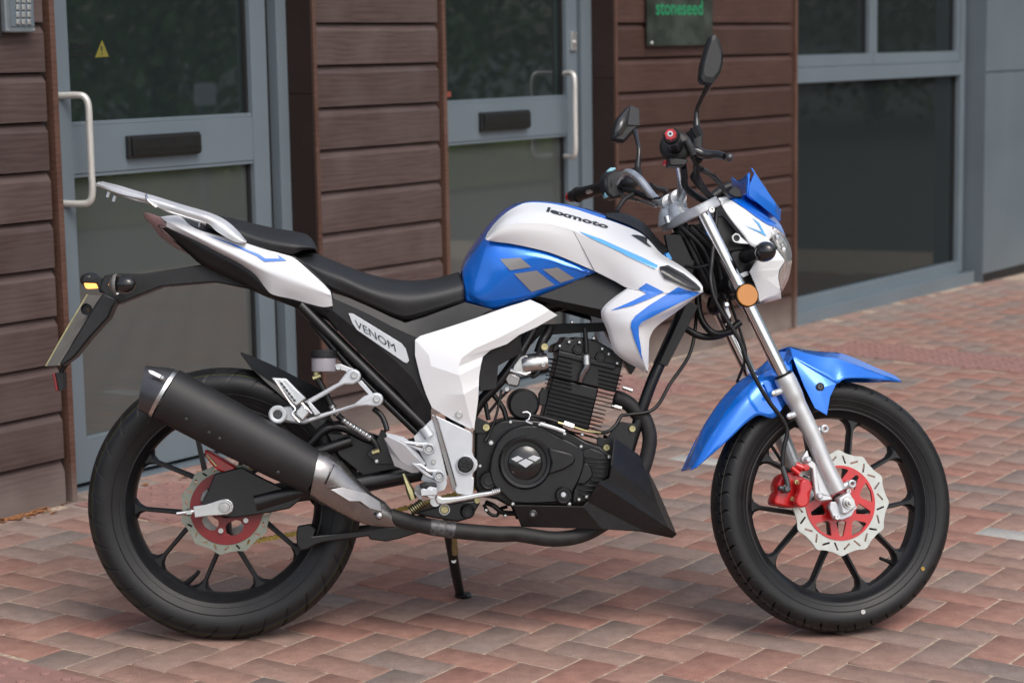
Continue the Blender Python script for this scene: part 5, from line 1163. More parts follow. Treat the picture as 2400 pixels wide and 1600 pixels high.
# side panel below the seat
sp_ = patch('side_panel', [[('G', 690, 1112, -.115), ('G', 860, 1165, -.118), ('G', 1050, 1250, -.120), ('G', 1250, 1345, -.124), ('G', 1370, 1393, -.126), ('G', 1550, 1340, -.124), ('G', 1920, 1205, -.118), ('G', 2190, 1275, -.118)],
    [('G', 705, 1170, -.122), ('G', 870, 1240, -.126), ('G', 1050, 1325, -.130), ('G', 1250, 1430, -.134), ('G', 1400, 1500, -.136), ('G', 1480, 1532, -.137), ('G', 1700, 1450, -.130), ('G', 2100, 1310, -.122)],
    [('f', 762, 712, -.125), ('f', 800, 742, -.128), ('f', 850, 780, -.131), ('f', 910, 830, -.134), ('f', 950, 870, -.135), ('f', 968, 905, -.135), ('f', 985, 935, -.134), ('f', 990, 940, -.132)],
    [('f', 745, 722, -.112), ('f', 790, 775, -.114), ('f', 840, 825, -.116), ('f', 900, 885, -.118), ('f', 940, 930, -.118), ('f', 965, 965, -.118), ('f', 985, 985, -.118), ('f', 992, 990, -.118)]], MT['plastic'], bk, 'f', smu=False, nv=1, mirror='copy', thick=.004, bev=.002, ang=14)
bd = flat('badge', [[(800, 719, -.133), (811, 720, -.133), (922, 788, -.139), (932, 800, -.139), (940, 828, -.139), (935, 834, -.139), (928, 832, -.139), (820, 758, -.134), (809, 742, -.133)]], MT['pale'], sp_, 'f', thick=.003, bev=.001)
lettering('VENOM', 'f', (818, 751), (910, 808), (814, 733), [bd], 'blackdecal', bd, bold=.0, shear=0)
# ---------------------------------------------------------------- seats
se = patch('seat', [[('G', 372, 770, 0), ('G', 430, 752, 0), ('G', 560, 765, 0), ('G', 700, 822, 0), ('G', 900, 900, 0), ('G', 1100, 965, 0), ('G', 1300, 1000, 0), ('G', 1450, 1008, 0), ('G', 1650, 986, 0), ('G', 1862, 930, 0)],
    [('G', 372, 785, -.05), ('G', 440, 780, -.06), ('G', 570, 800, -.07), ('G', 750, 872, -.078), ('G', 950, 950, -.08), ('G', 1150, 1012, -.08), ('G', 1350, 1040, -.078), ('G', 1500, 1042, -.072), ('G', 1700, 1015, -.064), ('G', 1885, 965, -.055)],
    [('G', 375, 800, -.09), ('G', 460, 840, -.105), ('G', 620, 915, -.118), ('G', 800, 985, -.125), ('G', 1000, 1075, -.128), ('G', 1200, 1140, -.126), ('G', 1400, 1165, -.12), ('G', 1600, 1140, -.108), ('G', 1750, 1105, -.098), ('G', 1910, 1060, -.088)],
    [('G', 380, 812, -.095), ('G', 500, 920, -.112), ('G', 660, 1058, -.12), ('G', 850, 1140, -.122), ('G', 1050, 1228, -.122), ('G', 1250, 1320, -.118), ('G', 1370, 1352, -.116), ('G', 1550, 1308, -.108), ('G', 1750, 1245, -.098), ('G', 1915, 1185, -.09)]], MT['vinyl'], bk, 'G', nu=48, nv=7, mirror='join', thick=.004, bev=0, ang=70)
patch('seat_base', [[('G', 500, 925, -.108), ('G', 660, 1062, -.116), ('G', 850, 1145, -.118), ('G', 1050, 1232, -.118), ('G', 1250, 1325, -.114), ('G', 1370, 1358, -.112), ('G', 1550, 1314, -.104), ('G', 1915, 1192, -.088)], [('G', 500, 960, -.08), ('G', 660, 1100, -.09), ('G', 850, 1185, -.09), ('G', 1050, 1275, -.09), ('G', 1250, 1365, -.09), ('G', 1370, 1396, -.09), ('G', 1550, 1350, -.085), ('G', 1915, 1230, -.07)]], MT['gloss'], se, 'G', nu=30, nv=2, mirror='join', bev=0)
pi_ = patch('pillion_seat', [[(-460, 400, 0), (-200, 440, 0), (0, 490, 0), (200, 532, 0), (370, 560, 0), (470, 588, 0), (530, 650, 0), (548, 705, 0)],
    [(-460, 425, -.05), (-200, 480, -.055), (0, 535, -.06), (200, 575, -.066), (380, 598, -.066), (480, 625, -.06), (535, 670, -.055), (549, 712, -.05)],
    [(-460, 455, -.08), (-200, 530, -.09), (0, 605, -.10), (180, 650, -.106), (350, 680, -.108), (450, 690, -.1), (520, 705, -.09), (548, 718, -.08)],
    [(-460, 510, -.085), (-200, 620, -.095), (0, 690, -.102), (150, 732, -.106), (330, 770, -.104), (410, 738, -.1), (480, 728, -.09), (545, 724, -.08)]], MT['vinyl'], bk, 'G', nu=40, nv=7, mirror='join', thick=.004, bev=0, ang=70)
# ---------------------------------------------------------------- tail
gE = lambda u, v, l: ('G', u, v, l)
tl = patch('tail_fairing', [[('E', 1160, 425, -.05), ('E', 1250, 412, -.055), ('E', 1345, 420, -.062), ('E', 1430, 500, -.075), ('E', 1560, 560, -.085), ('E', 1750, 610, -.09), ('E', 1950, 655, -.096), gE(100, 722, -.102), gE(240, 765, -.106), gE(345, 800, -.108), gE(500, 930, -.118), gE(620, 1040, -.123), gE(685, 1110, -.127)],
    [('E', 1195, 450, -.066), ('E', 1300, 490, -.078), ('E', 1450, 570, -.090), ('E', 1600, 640, -.098), ('E', 1800, 735, -.107), ('E', 2000, 835, -.114), gE(80, 890, -.119), gE(300, 965, -.128), gE(450, 1030, -.133), gE(600, 1095, -.136), gE(690, 1140, -.136)],
    [('E', 1215, 475, -.068), ('E', 1320, 530, -.080), ('E', 1500, 620, -.092), ('E', 1700, 725, -.100), ('E', 1900, 830, -.106), ('E', 2060, 920, -.112), gE(100, 965, -.116), gE(250, 1040, -.122), gE(450, 1110, -.128), gE(600, 1150, -.132), gE(696, 1170, -.133)],
    [('E', 1215, 518, -.064), ('E', 1320, 565, -.072), ('E', 1500, 650, -.080), ('E', 1700, 755, -.086), ('E', 1900, 862, -.090), ('E', 2040, 965, -.093), ('E', 2120, 1070, -.096), ('E', 2180, 1132, -.1), gE(330, 1178, -.108), gE(500, 1225, -.116), gE(620, 1252, -.122), gE(702, 1243, -.127)]], MT['white'], bk, 'E', nu=60, nv=4, mirror='copy', thick=.004, bev=.0015, ang=60, label='near white tail fairing')
dec('stripe', [('E', 1560, 585), ('E', 1800, 665), ('E', 2060, 765), ('E', 2125, 808), ('E', 2265, 808), ('E', 2228, 768), ('E', 2325, 828), ('E', 2115, 836), ('E', 2040, 782), ('E', 1795, 674)], tl, 'bluegraphic', tl)
patch('tail_lower', [[('E', 1140, 500, -.05), ('E', 1230, 522, -.066), ('E', 1500, 652, -.078), ('E', 1700, 757, -.083), ('E', 1900, 865, -.087), ('E', 2040, 968, -.090), ('E', 2120, 1072, -.093), ('E', 2180, 1134, -.096), gE(400, 1200, -.108), gE(620, 1255, -.118), gE(705, 1260, -.12), gE(735, 1440, -.118)],
    [('E', 1135, 505, -.05), ('E', 1300, 660, -.05), ('E', 1440, 785, -.052), ('E', 1530, 860, -.055), ('E', 1800, 990, -.062), ('E', 2000, 1090, -.070), ('E', 2100, 1145, -.075), ('E', 2200, 1180, -.08), gE(350, 1250, -.09), gE(560, 1330, -.10), gE(660, 1380, -.105), gE(740, 1470, -.11)]], MT['plastic'], tl, 'E', nu=40, nv=3, mirror='copy', thick=.004, bev=0)
patch('tail_top', [[('E', 1160, 420, 0), ('E', 1400, 440, 0), ('E', 1700, 560, 0), ('E', 2000, 660, 0), gE(200, 730, 0), gE(350, 770, 0), gE(500, 900, 0), gE(690, 1080, 0)], [('E', 1165, 428, -.05), ('E', 1430, 505, -.072), ('E', 1750, 614, -.088), ('E', 1950, 660, -.094), gE(240, 770, -.104), gE(360, 790, -.104), gE(520, 925, -.114), gE(690, 1100, -.124)]], MT['greyrub'], tl, 'E', nu=30, nv=4, mirror='join', thick=.003, bev=0)
patch('tail_light', [[(1000, 385, 0), (1010, 425, 0), (1070, 500, 0), (1160, 610, 0), (1280, 705, 0), (1445, 788, 0)], [(1060, 390, -.03), (1075, 440, -.035), (1110, 510, -.03), (1190, 610, -.03), (1310, 705, -.03), (1446, 788, -.02)], [(1165, 425, -.052), (1210, 490, -.064), (1214, 518, -.064), (1150, 505, -.055), (1300, 650, -.052), (1444, 785, -.045)]], MT['redlens'], bk, 'E', nu=24, nv=4, mirror='join', thick=.003, bev=0, out=(-1, -.3, 0))
# grab rail
gr = patch('grab_rail', [[(625, 98, -.035), (800, 142, -.06), (1000, 203, -.075), (1100, 230, -.082), (1350, 308, -.088), (1620, 388, -.092), (1760, 455, -.095), (1860, 540, -.10), (1952, 645, -.104)], [(590, 118, -.055), (800, 180, -.075), (1000, 240, -.09), (1110, 275, -.096), (1350, 350, -.104), (1600, 430, -.108), (1730, 500, -.112), (1830, 580, -.116), (1950, 660, -.114)],
    [(555, 128, -.05), (800, 215, -.078), (1030, 275, -.092), (1130, 335, -.096), (1350, 405, -.102), (1600, 490, -.106), (1680, 560, -.112), (1850, 655, -.116), (1945, 666, -.114)]], MT['silver'], bk, 'E', nu=48, nv=4, mirror='copy', thick=.008, bev=.002, ang=60)
patch('rail_bridge', [[(560, 118, -.04), (700, 150, -.05), (900, 210, -.06)], [(575, 110, .0), (720, 140, 0), (920, 200, 0)], [(590, 100, .04), (740, 130, .05), (930, 190, .06)]], MT['silver'], gr, 'E', nu=10, nv=4, thick=.006, out=(0, 0, 1))
for a, b_ in (((1035, 235), (1125, 345)),): tb('rail_joint', 'E', [(1030, 222, -.085), (1038, 265, -.098), (1080, 305, -.10), (1122, 338, -.10)], .003, MT['chrome'], gr)
for a, b_ in (((686, 195), (672, 246)), ((742, 233), (728, 284)), ((1526, 482), (1516, 532))): tb('rail_bolt', 'E', [(a[0], a[1], -.05), (b_[0], b_[1], -.05)], .0042, MT['alu'], gr, seg=8)
# plate hanger
ph = plate('plate_hanger', [('E', 1560, 858), ('E', 1400, 885), ('E', 1000, 945), ('E', 730, 942), ('E', 640, 965), ('E', 600, 1080), ('E', 640, 1130), ('E', 760, 1225), ('E', 1000, 1130), ('E', 1170, 1062), ('E', 1660, 1022), ('E', 1960, 1082), ('E', 2100, 1142), ('E', 1900, 1020)], -.035, .07, MT['plastic'], bk, bev=.005)
plate('hanger_leg', [('L', 700, 395), ('L', 860, 470), ('L', 800, 560), ('L', 760, 660), ('L', 560, 880), ('L', 390, 1090), ('L', 240, 1200), ('L', 225, 1160), ('L', 330, 985), ('L', 540, 640), ('L', 620, 510)], -.062, .07, MT['plastic'], ph, bev=.006)
# number plate: stands behind the hanger, its edges run with the hanger leg
q0, q1, q2, q3 = U(0, 'L', 690, 430, -.06), U(0, 'L', 215, 1178, -.06), U(0, 'L', 80, 1188, .085), U(0, 'L', 530, 414, .085)
nn = (q1 - q0).cross(q3 - q0).normalized()
vs = [q0, q1, q2, q3] + [p + nn * .0025 for p in (q0, q1, q2, q3)]
npl = mesh_from('number_plate', vs, [(0, 3, 2, 1), (4, 5, 6, 7), (0, 1, 5, 4), (1, 2, 6, 5), (2, 3, 7, 6), (3, 0, 4, 7)], MT['plateb'], ph, smooth=False)
tb('plate_edge', 'L', [(530, 414, .085), (300, 800, .085), (80, 1188, .085)], .0022, MT['zinc'], ph, seg=6)
tb('mud_flap', 'L', [(170, 1270, 0), (185, 1350, 0), (215, 1450, 0)], .001, MT['plastic'], ph, seg=4)
plate('rear_reflector', [('L', 150, 1270), ('L', 175, 1262), ('L', 215, 1452), ('L', 185, 1458)], -.03, .06, MT['reddisc'], ph); plate('reflector_base', [('L', 178, 1262), ('L', 265, 1255), ('L', 275, 1430), ('L', 222, 1462)], -.025, .05, MT['plastic'], ph)
tb('reflector_stalk', 'L', [(330, 1140, 0), (280, 1200, 0), (235, 1262, 0)], .005, MT['plastic'], ph)
plate('plate_lamp', [('L', 470, 240), ('L', 490, 228), ('L', 665, 222), ('L', 690, 250), ('L', 690, 400), ('L', 660, 395), ('L', 640, 330), ('L', 625, 295), ('L', 490, 290), ('L', 462, 300)], .075, .04, MT['plastic'], ph, bev=.003)
plate('lamp_glass', [('L', 487, 288), ('L', 622, 288), ('L', 635, 345), ('L', 510, 352)], .078, .03, MT['amberlit'], ph, bev=.003)
def egg(name, c, ax, ra, rb, m, parent, st=False, seg=28): 
    pr = [(ra * sin(pi * i / 14), -rb * cos(pi * i / 14)) for i in range(15)]; return lathe(name, pr, c, ax, m, parent, st, seg=seg, ang=80)
ti = egg('turn_signal', U(0, 'L', 925, 305, -.13), Vector((1, -.55, 0)), .021, .030, MT['gloss'], bk); ti['label'] = 'near rear turn signal'
lathe('lens', [(.0235, .002), (.0245, -.001), (.0235, -.005), (.013, -.014), (0, -.021)], U(0, 'L', 850, 305, -.125), Vector((1, -.15, 0)), MT['lenssm'], ti, seg=28)
tube('stalk', [U(0, 'L', 930, 300, -.10), U(0, 'L', 900, 330, -.03)], .008, MT['plastic'], ti)
ti2 = egg('turn_signal', U(0, 'L', 560, 260, .13), Vector((1, .3, 0)), .018, .024, MT['gloss'], bk); ti2['label'] = 'far rear turn signal'
lathe('small_reflector', [(0, -.005), (.012, -.005), (.0135, .002)], U(0, 'L', 520, 575, -.05), (-.3, -1, 0), MT['plastic'], ph, seg=18); lathe('reflector_face', [(0, -.0075), (.0045, -.007), (.005, -.004)], U(0, 'L', 545, 575, -.052), (-.3, -1, 0), MT['orange'], ph, seg=12)
# ---------------------------------------------------------------- foot controls
br = plate('peg_bracket', [('Y', 830, 950), ('Y', 1000, 885), ('Y', 1200, 830), ('Y', 1420, 762), ('Y', 1530, 670), ('Y', 1640, 632), ('Y', 1700, 622), ('Y', 1755, 655), ('Y', 1770, 710), ('Y', 1745, 770), ('Y', 1690, 802), ('Y', 1560, 788), ('Y', 1440, 800), ('Y', 1150, 890), ('Y', 800, 1012), ('Y', 700, 1005), ('Y', 540, 985), ('Y', 565, 950), ('Y', 560, 840), ('Y', 660, 870)], -.150, .014, MT['pale'], bk, bev=.004)
plate('bracket_arm', [('Y', 780, 745), ('Y', 1000, 620), ('Y', 1220, 500), ('Y', 1290, 410), ('Y', 1350, 345), ('Y', 1420, 335), ('Y', 1480, 370), ('Y', 1498, 430), ('Y', 1470, 485), ('Y', 1400, 528), ('Y', 1290, 528), ('Y', 1210, 565), ('Y', 910, 745), ('Y', 850, 770)], -.150, .014, MT['pale'], br, bev=.004)
plate('bracket_bar', [('Y', 1450, 500), ('Y', 1500, 472), ('Y', 1640, 630), ('Y', 1600, 665)], -.142, .010, MT['pale'], br); plate('bracket_web', [('Y', 830, 745), ('Y', 870, 735), ('Y', 1000, 880), ('Y', 930, 910)], -.156, .010, MT['pale'], br, bev=.002)
plate('bracket_neck', [('Y', 540, 800), ('Y', 640, 790), ('Y', 700, 900), ('Y', 700, 1000), ('Y', 540, 960)], -.158, .012, MT['pale'], br, bev=.003)
for q in ((1410, 412), (1688, 706)): bolt(br, 'Y', q[0], q[1], -.152, .0078, MT['steel'], h=.004); tb('bracket_spacer', 'Y', [(q[0] + 30, q[1] + 10, -.134), (q[0] + 40, q[1] + 20, -.110)], .011, MT['frame'], br)
lathe('muffler_hanger', [(.0105, -.011), (.013, -.012), (.0175, -.012), (.0205, -.009), (.0205, .004), (.0105, .004)], U(0, 'Y', 478, 893, -.163), (0, 1, 0), MT['pale'], br, seg=32); bolt(br, 'Y', 478, 893, -.168, .0105, MT['shieldd'], h=.005)
tube('muffler_mount', [U(0, 'Y', 478, 893, -.150), U(0, 'Y', 478, 893, -.100)], .014, MT['frame'], br)
# pillion peg, folded up
pg = plate('footpeg', [('Y', 390, 445), ('Y', 420, 440), ('Y', 580, 450), ('Y', 700, 575), ('Y', 825, 695), ('Y', 770, 745), ('Y', 700, 795), ('Y', 655, 750), ('Y', 540, 600), ('Y', 430, 500)], -.178, .022, MT['alu'], bk, bev=.004)
plate('peg_rubber', [('Y', 490, 478), ('Y', 530, 480), ('Y', 690, 680), ('Y', 690, 740)], -.180, .006, MT['silver'], pg, bev=.001)
for i in range(6): plate('peg_tooth', [('Y', 500 + i * 31, 500 + i * 40), ('Y', 530 + i * 31, 505 + i * 40), ('Y', 545 + i * 31, 535 + i * 40), ('Y', 515 + i * 31, 535 + i * 40)], -.183, .004, MT['greyrub'], pg, bev=.0005)
plate('peg_hinge', [('Y', 680, 880), ('Y', 770, 770), ('Y', 880, 860), ('Y', 780, 985)], -.180, .024, MT['alu'], pg, bev=.004); tb('peg_clip', 'Y', [(440, 470, -.176), (620, 740, -.178), (690, 830, -.180), (650, 880, -.182), (740, 985, -.184)], .0024, MT['chrome'], pg, seg=8)
tb('peg_clip', 'Y', [(770, 755, -.184), (850, 840, -.186), (890, 880, -.184)], .0026, MT['chrome'], pg, seg=8)
# fluid reservoir and hose
rs = lathe('brake_reservoir', [(0, .004), (.0265, .004), (.0275, .002), (.0275, -.026), (.024, -.028), (0, -.028)], U(0, 'Y', 1038, 220, -.125), (0, -.02, 1), MT['clear'], bk, seg=32)
lathe('cap', [(0, .022), (.029, .022), (.0305, .020), (.0305, .006), (.029, .0045), (0, .0045)], U(0, 'Y', 1038, 220, -.125), (0, -.02, 1), MT['plastic'], rs, seg=28, ang=20)
plate('reservoir_bracket', [('Y', 1150, 280), ('Y', 1250, 275), ('Y', 1310, 300), ('Y', 1420, 340), ('Y', 1360, 400), ('Y', 1290, 360), ('Y', 1230, 345), ('Y', 1150, 345)], -.128, .006, MT['silver'], rs); bolt(rs, 'Y', 1218, 318, -.130, .0062, MT['alu'], h=.003)
tb('hose', 'Y', [(945, 350, -.12), (955, 440, -.12)], .0075, MT['zinc'], rs); tb('hose_clip', 'Y', [(905, 450, -.125), (1000, 415, -.125)], .0055, MT['zinc'], rs, seg=6)
hp = [U(0, 'Y', *q, -.118) for q in ((950, 430), (1000, 520), (1060, 630), (1110, 740), (1160, 840), (1240, 930), (1340, 1010), (1450, 1080), (1560, 1150), (1640, 1210), (1690, 1290), (1705, 1350))]
tube('hose', hp, .0070, MT['hose'], rs, n=80)
H_ = cr(hp, 240); vs = []; T_ = []
def spring(name, P, i0, i1, turns, r, wr, m, parent):
    pts = []
    for i in range(i0, i1):
        t = (P[min(i + 1, len(P) - 1)] - P[i]).normalized(); n_ = t.cross(Vector((0, 1, 0))).normalized(); b_ = t.cross(n_)
        for k in range(4):
            a = 2 * pi * turns * ((i - i0) + k / 4) / (i1 - i0); p = P[i].lerp(P[min(i + 1, len(P) - 1)], k / 4); pts.append(p + (n_ * cos(a) + b_ * sin(a)) * r)
    return tube(name, pts, wr, m, parent, seg=5, n=len(pts), smooth=False)
spring('hose_spring', H_, 78, 106, 8, .0072, .0014, MT['alu'], rs); spring('hose_spring', H_, 122, 205, 24, .0072, .0014, MT['alu'], rs)
tb('hose_clip', 'Y', [(1630, 1360, -.125), (1720, 1335, -.125)], .0055, MT['zinc'], rs, seg=6)
mc = plate('master_cylinder', [('Y', 1740, 1080), ('Y', 1800, 1100), ('Y', 1820, 1250), ('Y', 1900, 1500), ('Y', 1700, 1500), ('Y', 1560, 1380), ('Y', 1650, 1300)], -.118, .03, MT['case'], bk)
bolt(mc, 'Y', 1685, 1468, -.122, .0048, MT['alu'], h=.003, sock=False)
tb('cable', 'Y', [(1650, 820, -.115), (1740, 900, -.12), (1790, 1000, -.125), (1815, 1090, -.13)], .0062, MT['hose'], mc)
tb('push_rod', 'Q', [(1040, 115, -.14), (1062, 175, -.14), (1095, 245, -.14), (1130, 350, -.14)], [.0035, .0045, .0095, .0085], MT['zinc'], mc, seg=6, n=3, smooth=False)
# pivot plate
pv = plate('pivot_plate', [('K', 885, 640), ('K', 1100, 740), ('K', 1325, 845), ('K', 1346, 885), ('K', 1345, 1000), ('K', 1342, 1090), ('K', 1362, 1150), ('K', 1402, 1195), ('K', 1412, 1245), ('K', 1395, 1300), ('K', 1350, 1350), ('K', 1342, 1400), ('Q', 1690, 150), ('Q', 1683, 270), ('Q', 1675, 305), ('Q', 1620, 315), ('Q', 1530, 300), ('Q', 1510, 265), ('K', 1150, 1500), ('K', 925, 720)], -.158, .014, MT['pale'], bk, bev=.003)
plate('inner_plate', [('K', 845, 690), ('K', 625, 905), ('K', 640, 960), ('K', 700, 1100), ('K', 780, 1240), ('K', 750, 1350), ('K', 715, 1430), ('K', 780, 1475), ('K', 900, 1480), ('Q', 1345, 290), ('Q', 1420, 262), ('Q', 1442, 205), ('Q', 1435, 160), ('K', 1045, 1440), ('K', 875, 715)], -.146, .012, MT['pale'], pv, bev=.003)
plate('groove', [('K', 842, 625), ('K', 885, 650), ('K', 918, 715), ('K', 1165, 1567), ('K', 1100, 1567), ('K', 865, 715)], -.150, .008, MT['shield'], pv, bev=.001)
tb('boss', 'K', [(745, 790, -.150), (820, 900, -.150)], .013, MT['pale'], pv, seg=16)
lathe('pivot_cap', [(0, -.006), (.014, -.006), (.0165, -.004), (.0175, 0), (.0175, .004)], U(0, 'K', 1258, 1248, -.162), (0, 1, 0), MT['plastic'], pv, seg=36); lathe('cap_ring', [(.0178, -.002), (.0195, -.0035), (.0212, -.002), (.0212, .003), (.0178, .003)], U(0, 'K', 1258, 1248, -.162), (0, 1, 0), MT['pale'], pv, seg=36, closed=True)
for k in range(6):
    a = k * pi / 3 + .3; c = U(0, 'K', 1258, 1248, -.169); tube('cap_rib', [c + Vector((cos(a) * .004, 0, sin(a) * .004)), c + Vector((cos(a) * .0125, 0, sin(a) * .0125))], .0012, MT['plastic'], pv, seg=6)
for q in ((870, 1212),): bolt(pv, 'K', q[0], q[1], -.150, .0052, MT['steel'], h=.003)
flat('heel_guard', [[('K', 285, 852, -.168), ('K', 500, 902, -.172), ('K', 560, 945, -.175), ('K', 440, 965, -.186), ('K', 300, 900, -.182)], [('K', 300, 900, -.182), ('K', 440, 965, -.186), ('K', 520, 1010, -.188), ('K', 640, 1140, -.188), ('K', 760, 1250, -.184), ('K', 700, 1310, -.178), ('K', 480, 1220, -.180), ('K', 265, 930, -.172)], [('K', 265, 930, -.172), ('K', 480, 1220, -.180), ('K', 700, 1310, -.178), ('K', 690, 1330, -.168), ('K', 610, 1335, -.165), ('K', 400, 1250, -.165)], [('K', 560, 945, -.175), ('K', 780, 1235, -.172), ('K', 760, 1250, -.184), ('K', 640, 1140, -.188), ('K', 520, 1010, -.188), ('K', 440, 965, -.186)]], MT['pale'], bk, thick=.004, bev=.003)
for (ax0, ay0, bx0, by0) in ((450, 962, 812, 1056), (592, 1232, 936, 1388)):
    g = plate('guard_arm', [('K', ax0, ay0), ('K', ax0 + 120, ay0 - 5), ('K', ax0 + 220, by0 - 85), ('K', bx0 + 10, by0 - 80), ('K', bx0 + 60, by0 - 50), ('K', bx0 + 78, by0), ('K', bx0 + 60, by0 + 55), ('K', bx0, by0 + 78), ('K', bx0 - 60, by0 + 50), ('K', bx0 - 160, by0 + 5)], -.186, .02, MT['pale'], pv, bev=.003)
    lathe('arm_eye', [(.0088, 0), (.0088, -.006), (.0105, -.008), (.0128, -.006), (.0136, 0)], U(0, 'K', bx0, by0, -.186), (0, 1, 0), MT['pale'], g, seg=24)
    bolt(g, 'K', bx0, by0, -.186, .0075, MT['steel'], h=.004)
    flat('arm_recess', [[('K', ax0 + 80, ay0 + 25, -.1868), ('K', bx0 - 70, by0 - 45, -.1868), ('K', bx0 - 85, by0 - 5, -.1868), ('K', bx0 - 95, by0 - 15, -.1868)]], MT['shield'], g, thick=.0004, bev=0)
# rider peg, brake pedal
rp_ = tb('footpeg', 'Q', [(1190, 262, -.15), (1260, 280, -.20), (1300, 285, -.235)], [.012, .0135, .013], MT['pale'], seg=14)
plate('peg_teeth', [('Q', 1200, 262), ('Q', 1225, 250), ('Q', 1250, 262), ('Q', 1275, 248), ('Q', 1300, 262), ('Q', 1325, 246), ('Q', 1348, 250), ('Q', 1350, 310), ('Q', 1205, 320)], -.24, .06, MT['pale'], rp_); plate('peg_pad', [('Q', 1185, 225), ('Q', 1230, 205), ('Q', 1300, 208), ('Q', 1345, 215), ('Q', 1350, 238), ('Q', 1200, 248)], -.235, .06, MT['plastic'], rp_, bev=.004)
plate('peg_mount', [('Q', 1140, 295), ('Q', 1160, 260), ('Q', 1200, 280), ('Q', 1210, 345), ('Q', 1290, 375), ('Q', 1190, 350)], -.16, .012, MT['pale'], rp_, bev=.003)
tb('return_spring', 'Q', [(1105, 465, -.12), (1160, 425, -.12), (1225, 375, -.12)], .0105, MT['zinc'], rp_, seg=10)
for i in range(7): lathe('spring_coil', [(.0105, -.0015), (.0128, 0), (.0105, .0015)], U(0, 'Q', 1115 + i * 17, 460 - i * 13, -.12), (1, 0, .75), MT['case'], rp_, seg=16)
bpd = plate('brake_pedal', [('Q', 1328, 345), ('Q', 1345, 310), ('Q', 1400, 335), ('Q', 1550, 325), ('Q', 1700, 295), ('Q', 1850, 275), ('Q', 1930, 262), ('Q', 1938, 290), ('Q', 1850, 318), ('Q', 1600, 368), ('Q', 1400, 405), ('Q', 1350, 395)], -.17, .018, MT['alu'], bk, bev=.004)
for i in range(4): plate('pedal_tooth', [('Q', 1855 + i * 20, 272 - i * 3), ('Q', 1862 + i * 20, 262 - i * 3), ('Q', 1870 + i * 20, 270 - i * 3), ('Q', 1868 + i * 20, 290 - i * 3), ('Q', 1857 + i * 20, 290 - i * 3)], -.175, .03, MT['pale'], bpd, bev=.0005)
tb('pedal_shaft', 'Q', [(1335, 370, -.165), (1340, 365, -.08)], .012, MT['steel'], bpd)
# stands and the black bracket below the engine
cs = plate('centre_bracket', [('Q', 1330, 420), ('Q', 1420, 390), ('Q', 1700, 360), ('Q', 1750, 380), ('Q', 1690, 480), ('Q', 1640, 530), ('Q', 1540, 560), ('Q', 1300, 520), ('Q', 1120, 480)], -.09, .16, MT['frame'], bk, bev=.004)
lathe('yellow_bush', [(0, -.003), (.0085, -.003), (.0095, 0)], U(0, 'Q', 1418, 445, -.093), (0, 1, 0), MT['zinc'], cs, seg=20); lathe('bush_ring', [(.010, 0), (.0105, -.004), (.0125, -.004), (.0128, 0)], U(0, 'Q', 1418, 445, -.092), (0, 1, 0), MT['steel'], cs, seg=24)
bolt(cs, 'Q', 1718, 362, -.095, .007, MT['zinc'], h=.004); lathe('rubber_plug', [(0, -.010), (.014, -.009), (.017, -.004), (.017, .02)], U(0, 'Q', 1630, 460, -.095), (0, 1, 0), MT['case'], cs, seg=28)
for q in ((1800, 450), (1975, 500)): bolt(cs, 'Q', q[0], q[1], -.06, .005, MT['alu'], h=.010, sock=False)
tb('wiring', 'Q', [(1780, 400, -.05), (1830, 480, -.06), (1900, 500, -.06), (1930, 440, -.05), (1990, 420, -.04)], .004, MT['hose'], cs); tb('wiring', 'Q', [(1800, 380, -.05), (1870, 410, -.06), (1950, 470, -.06), (2060, 480, -.05)], .006, MT['hose'], cs)
mstd = plate('main_stand', [('Q', 65, 600), ('Q', 180, 575), ('Q', 240, 630), ('Q', 210, 690), ('Q', 820, 618), ('Q', 1000, 600), ('Q', 1200, 600), ('Q', 1190, 655), ('Q', 1000, 715), ('Q', 880, 740), ('Q', 730, 720), ('Q', 720, 690), ('Q', 300, 745), ('Q', 220, 775), ('Q', 160, 810), ('Q', 95, 825), ('Q', 65, 780), ('Q', 55, 700)], -.085, .010, MT['frame'], bk, bev=.003)
plate('stand_foot', [('Q', 65, 600), ('Q', 200, 580), ('Q', 240, 620), ('Q', 200, 680), ('Q', 80, 690)], -.08, .03, MT['frame'], mstd, bev=.003)
tube('stand_leg', [U(0, 'Q', 150, 680, .075), U(0, 'Q', 800, 610, .075), U(0, 'Q', 1250, 520, .06)], .010, MT['frame'], mstd)
ft = gnd(*px('Q', 1560, 1238)); FL = MBT @ (ft - BA)
s0 = U(0, 'Q', 1440, 560, .075)
ss = tube('side_stand', [s0, s0.lerp(FL, .30), s0.lerp(FL, .65), FL + Vector((0, 0, .006))], [.013, .0125, .0125, .0115], MT['frame'], bk, seg=14, n=12)
tube('stand_spring', [s0 + Vector((.010, -.02, .02)), s0.lerp(FL, .40) + Vector((.006, -.014, 0))], .0085, MT['zinc'], ss, seg=10); lathe('spring_stud', [(0, -.02), (.006, -.02), (.006, .01)], s0.lerp(FL, .5), (0, 1, 0), MT['steel'], ss, seg=10)
dwn = (MBT @ Vector((0, 0, 1))).normalized(); lathe('foot_pad', [(0, .0), (.020, .0), (.022, .004), (.018, .009), (0, .010)], FL + Vector((.008, 0, 0)) - dwn * .002, dwn, MT['frame'], ss, seg=20)
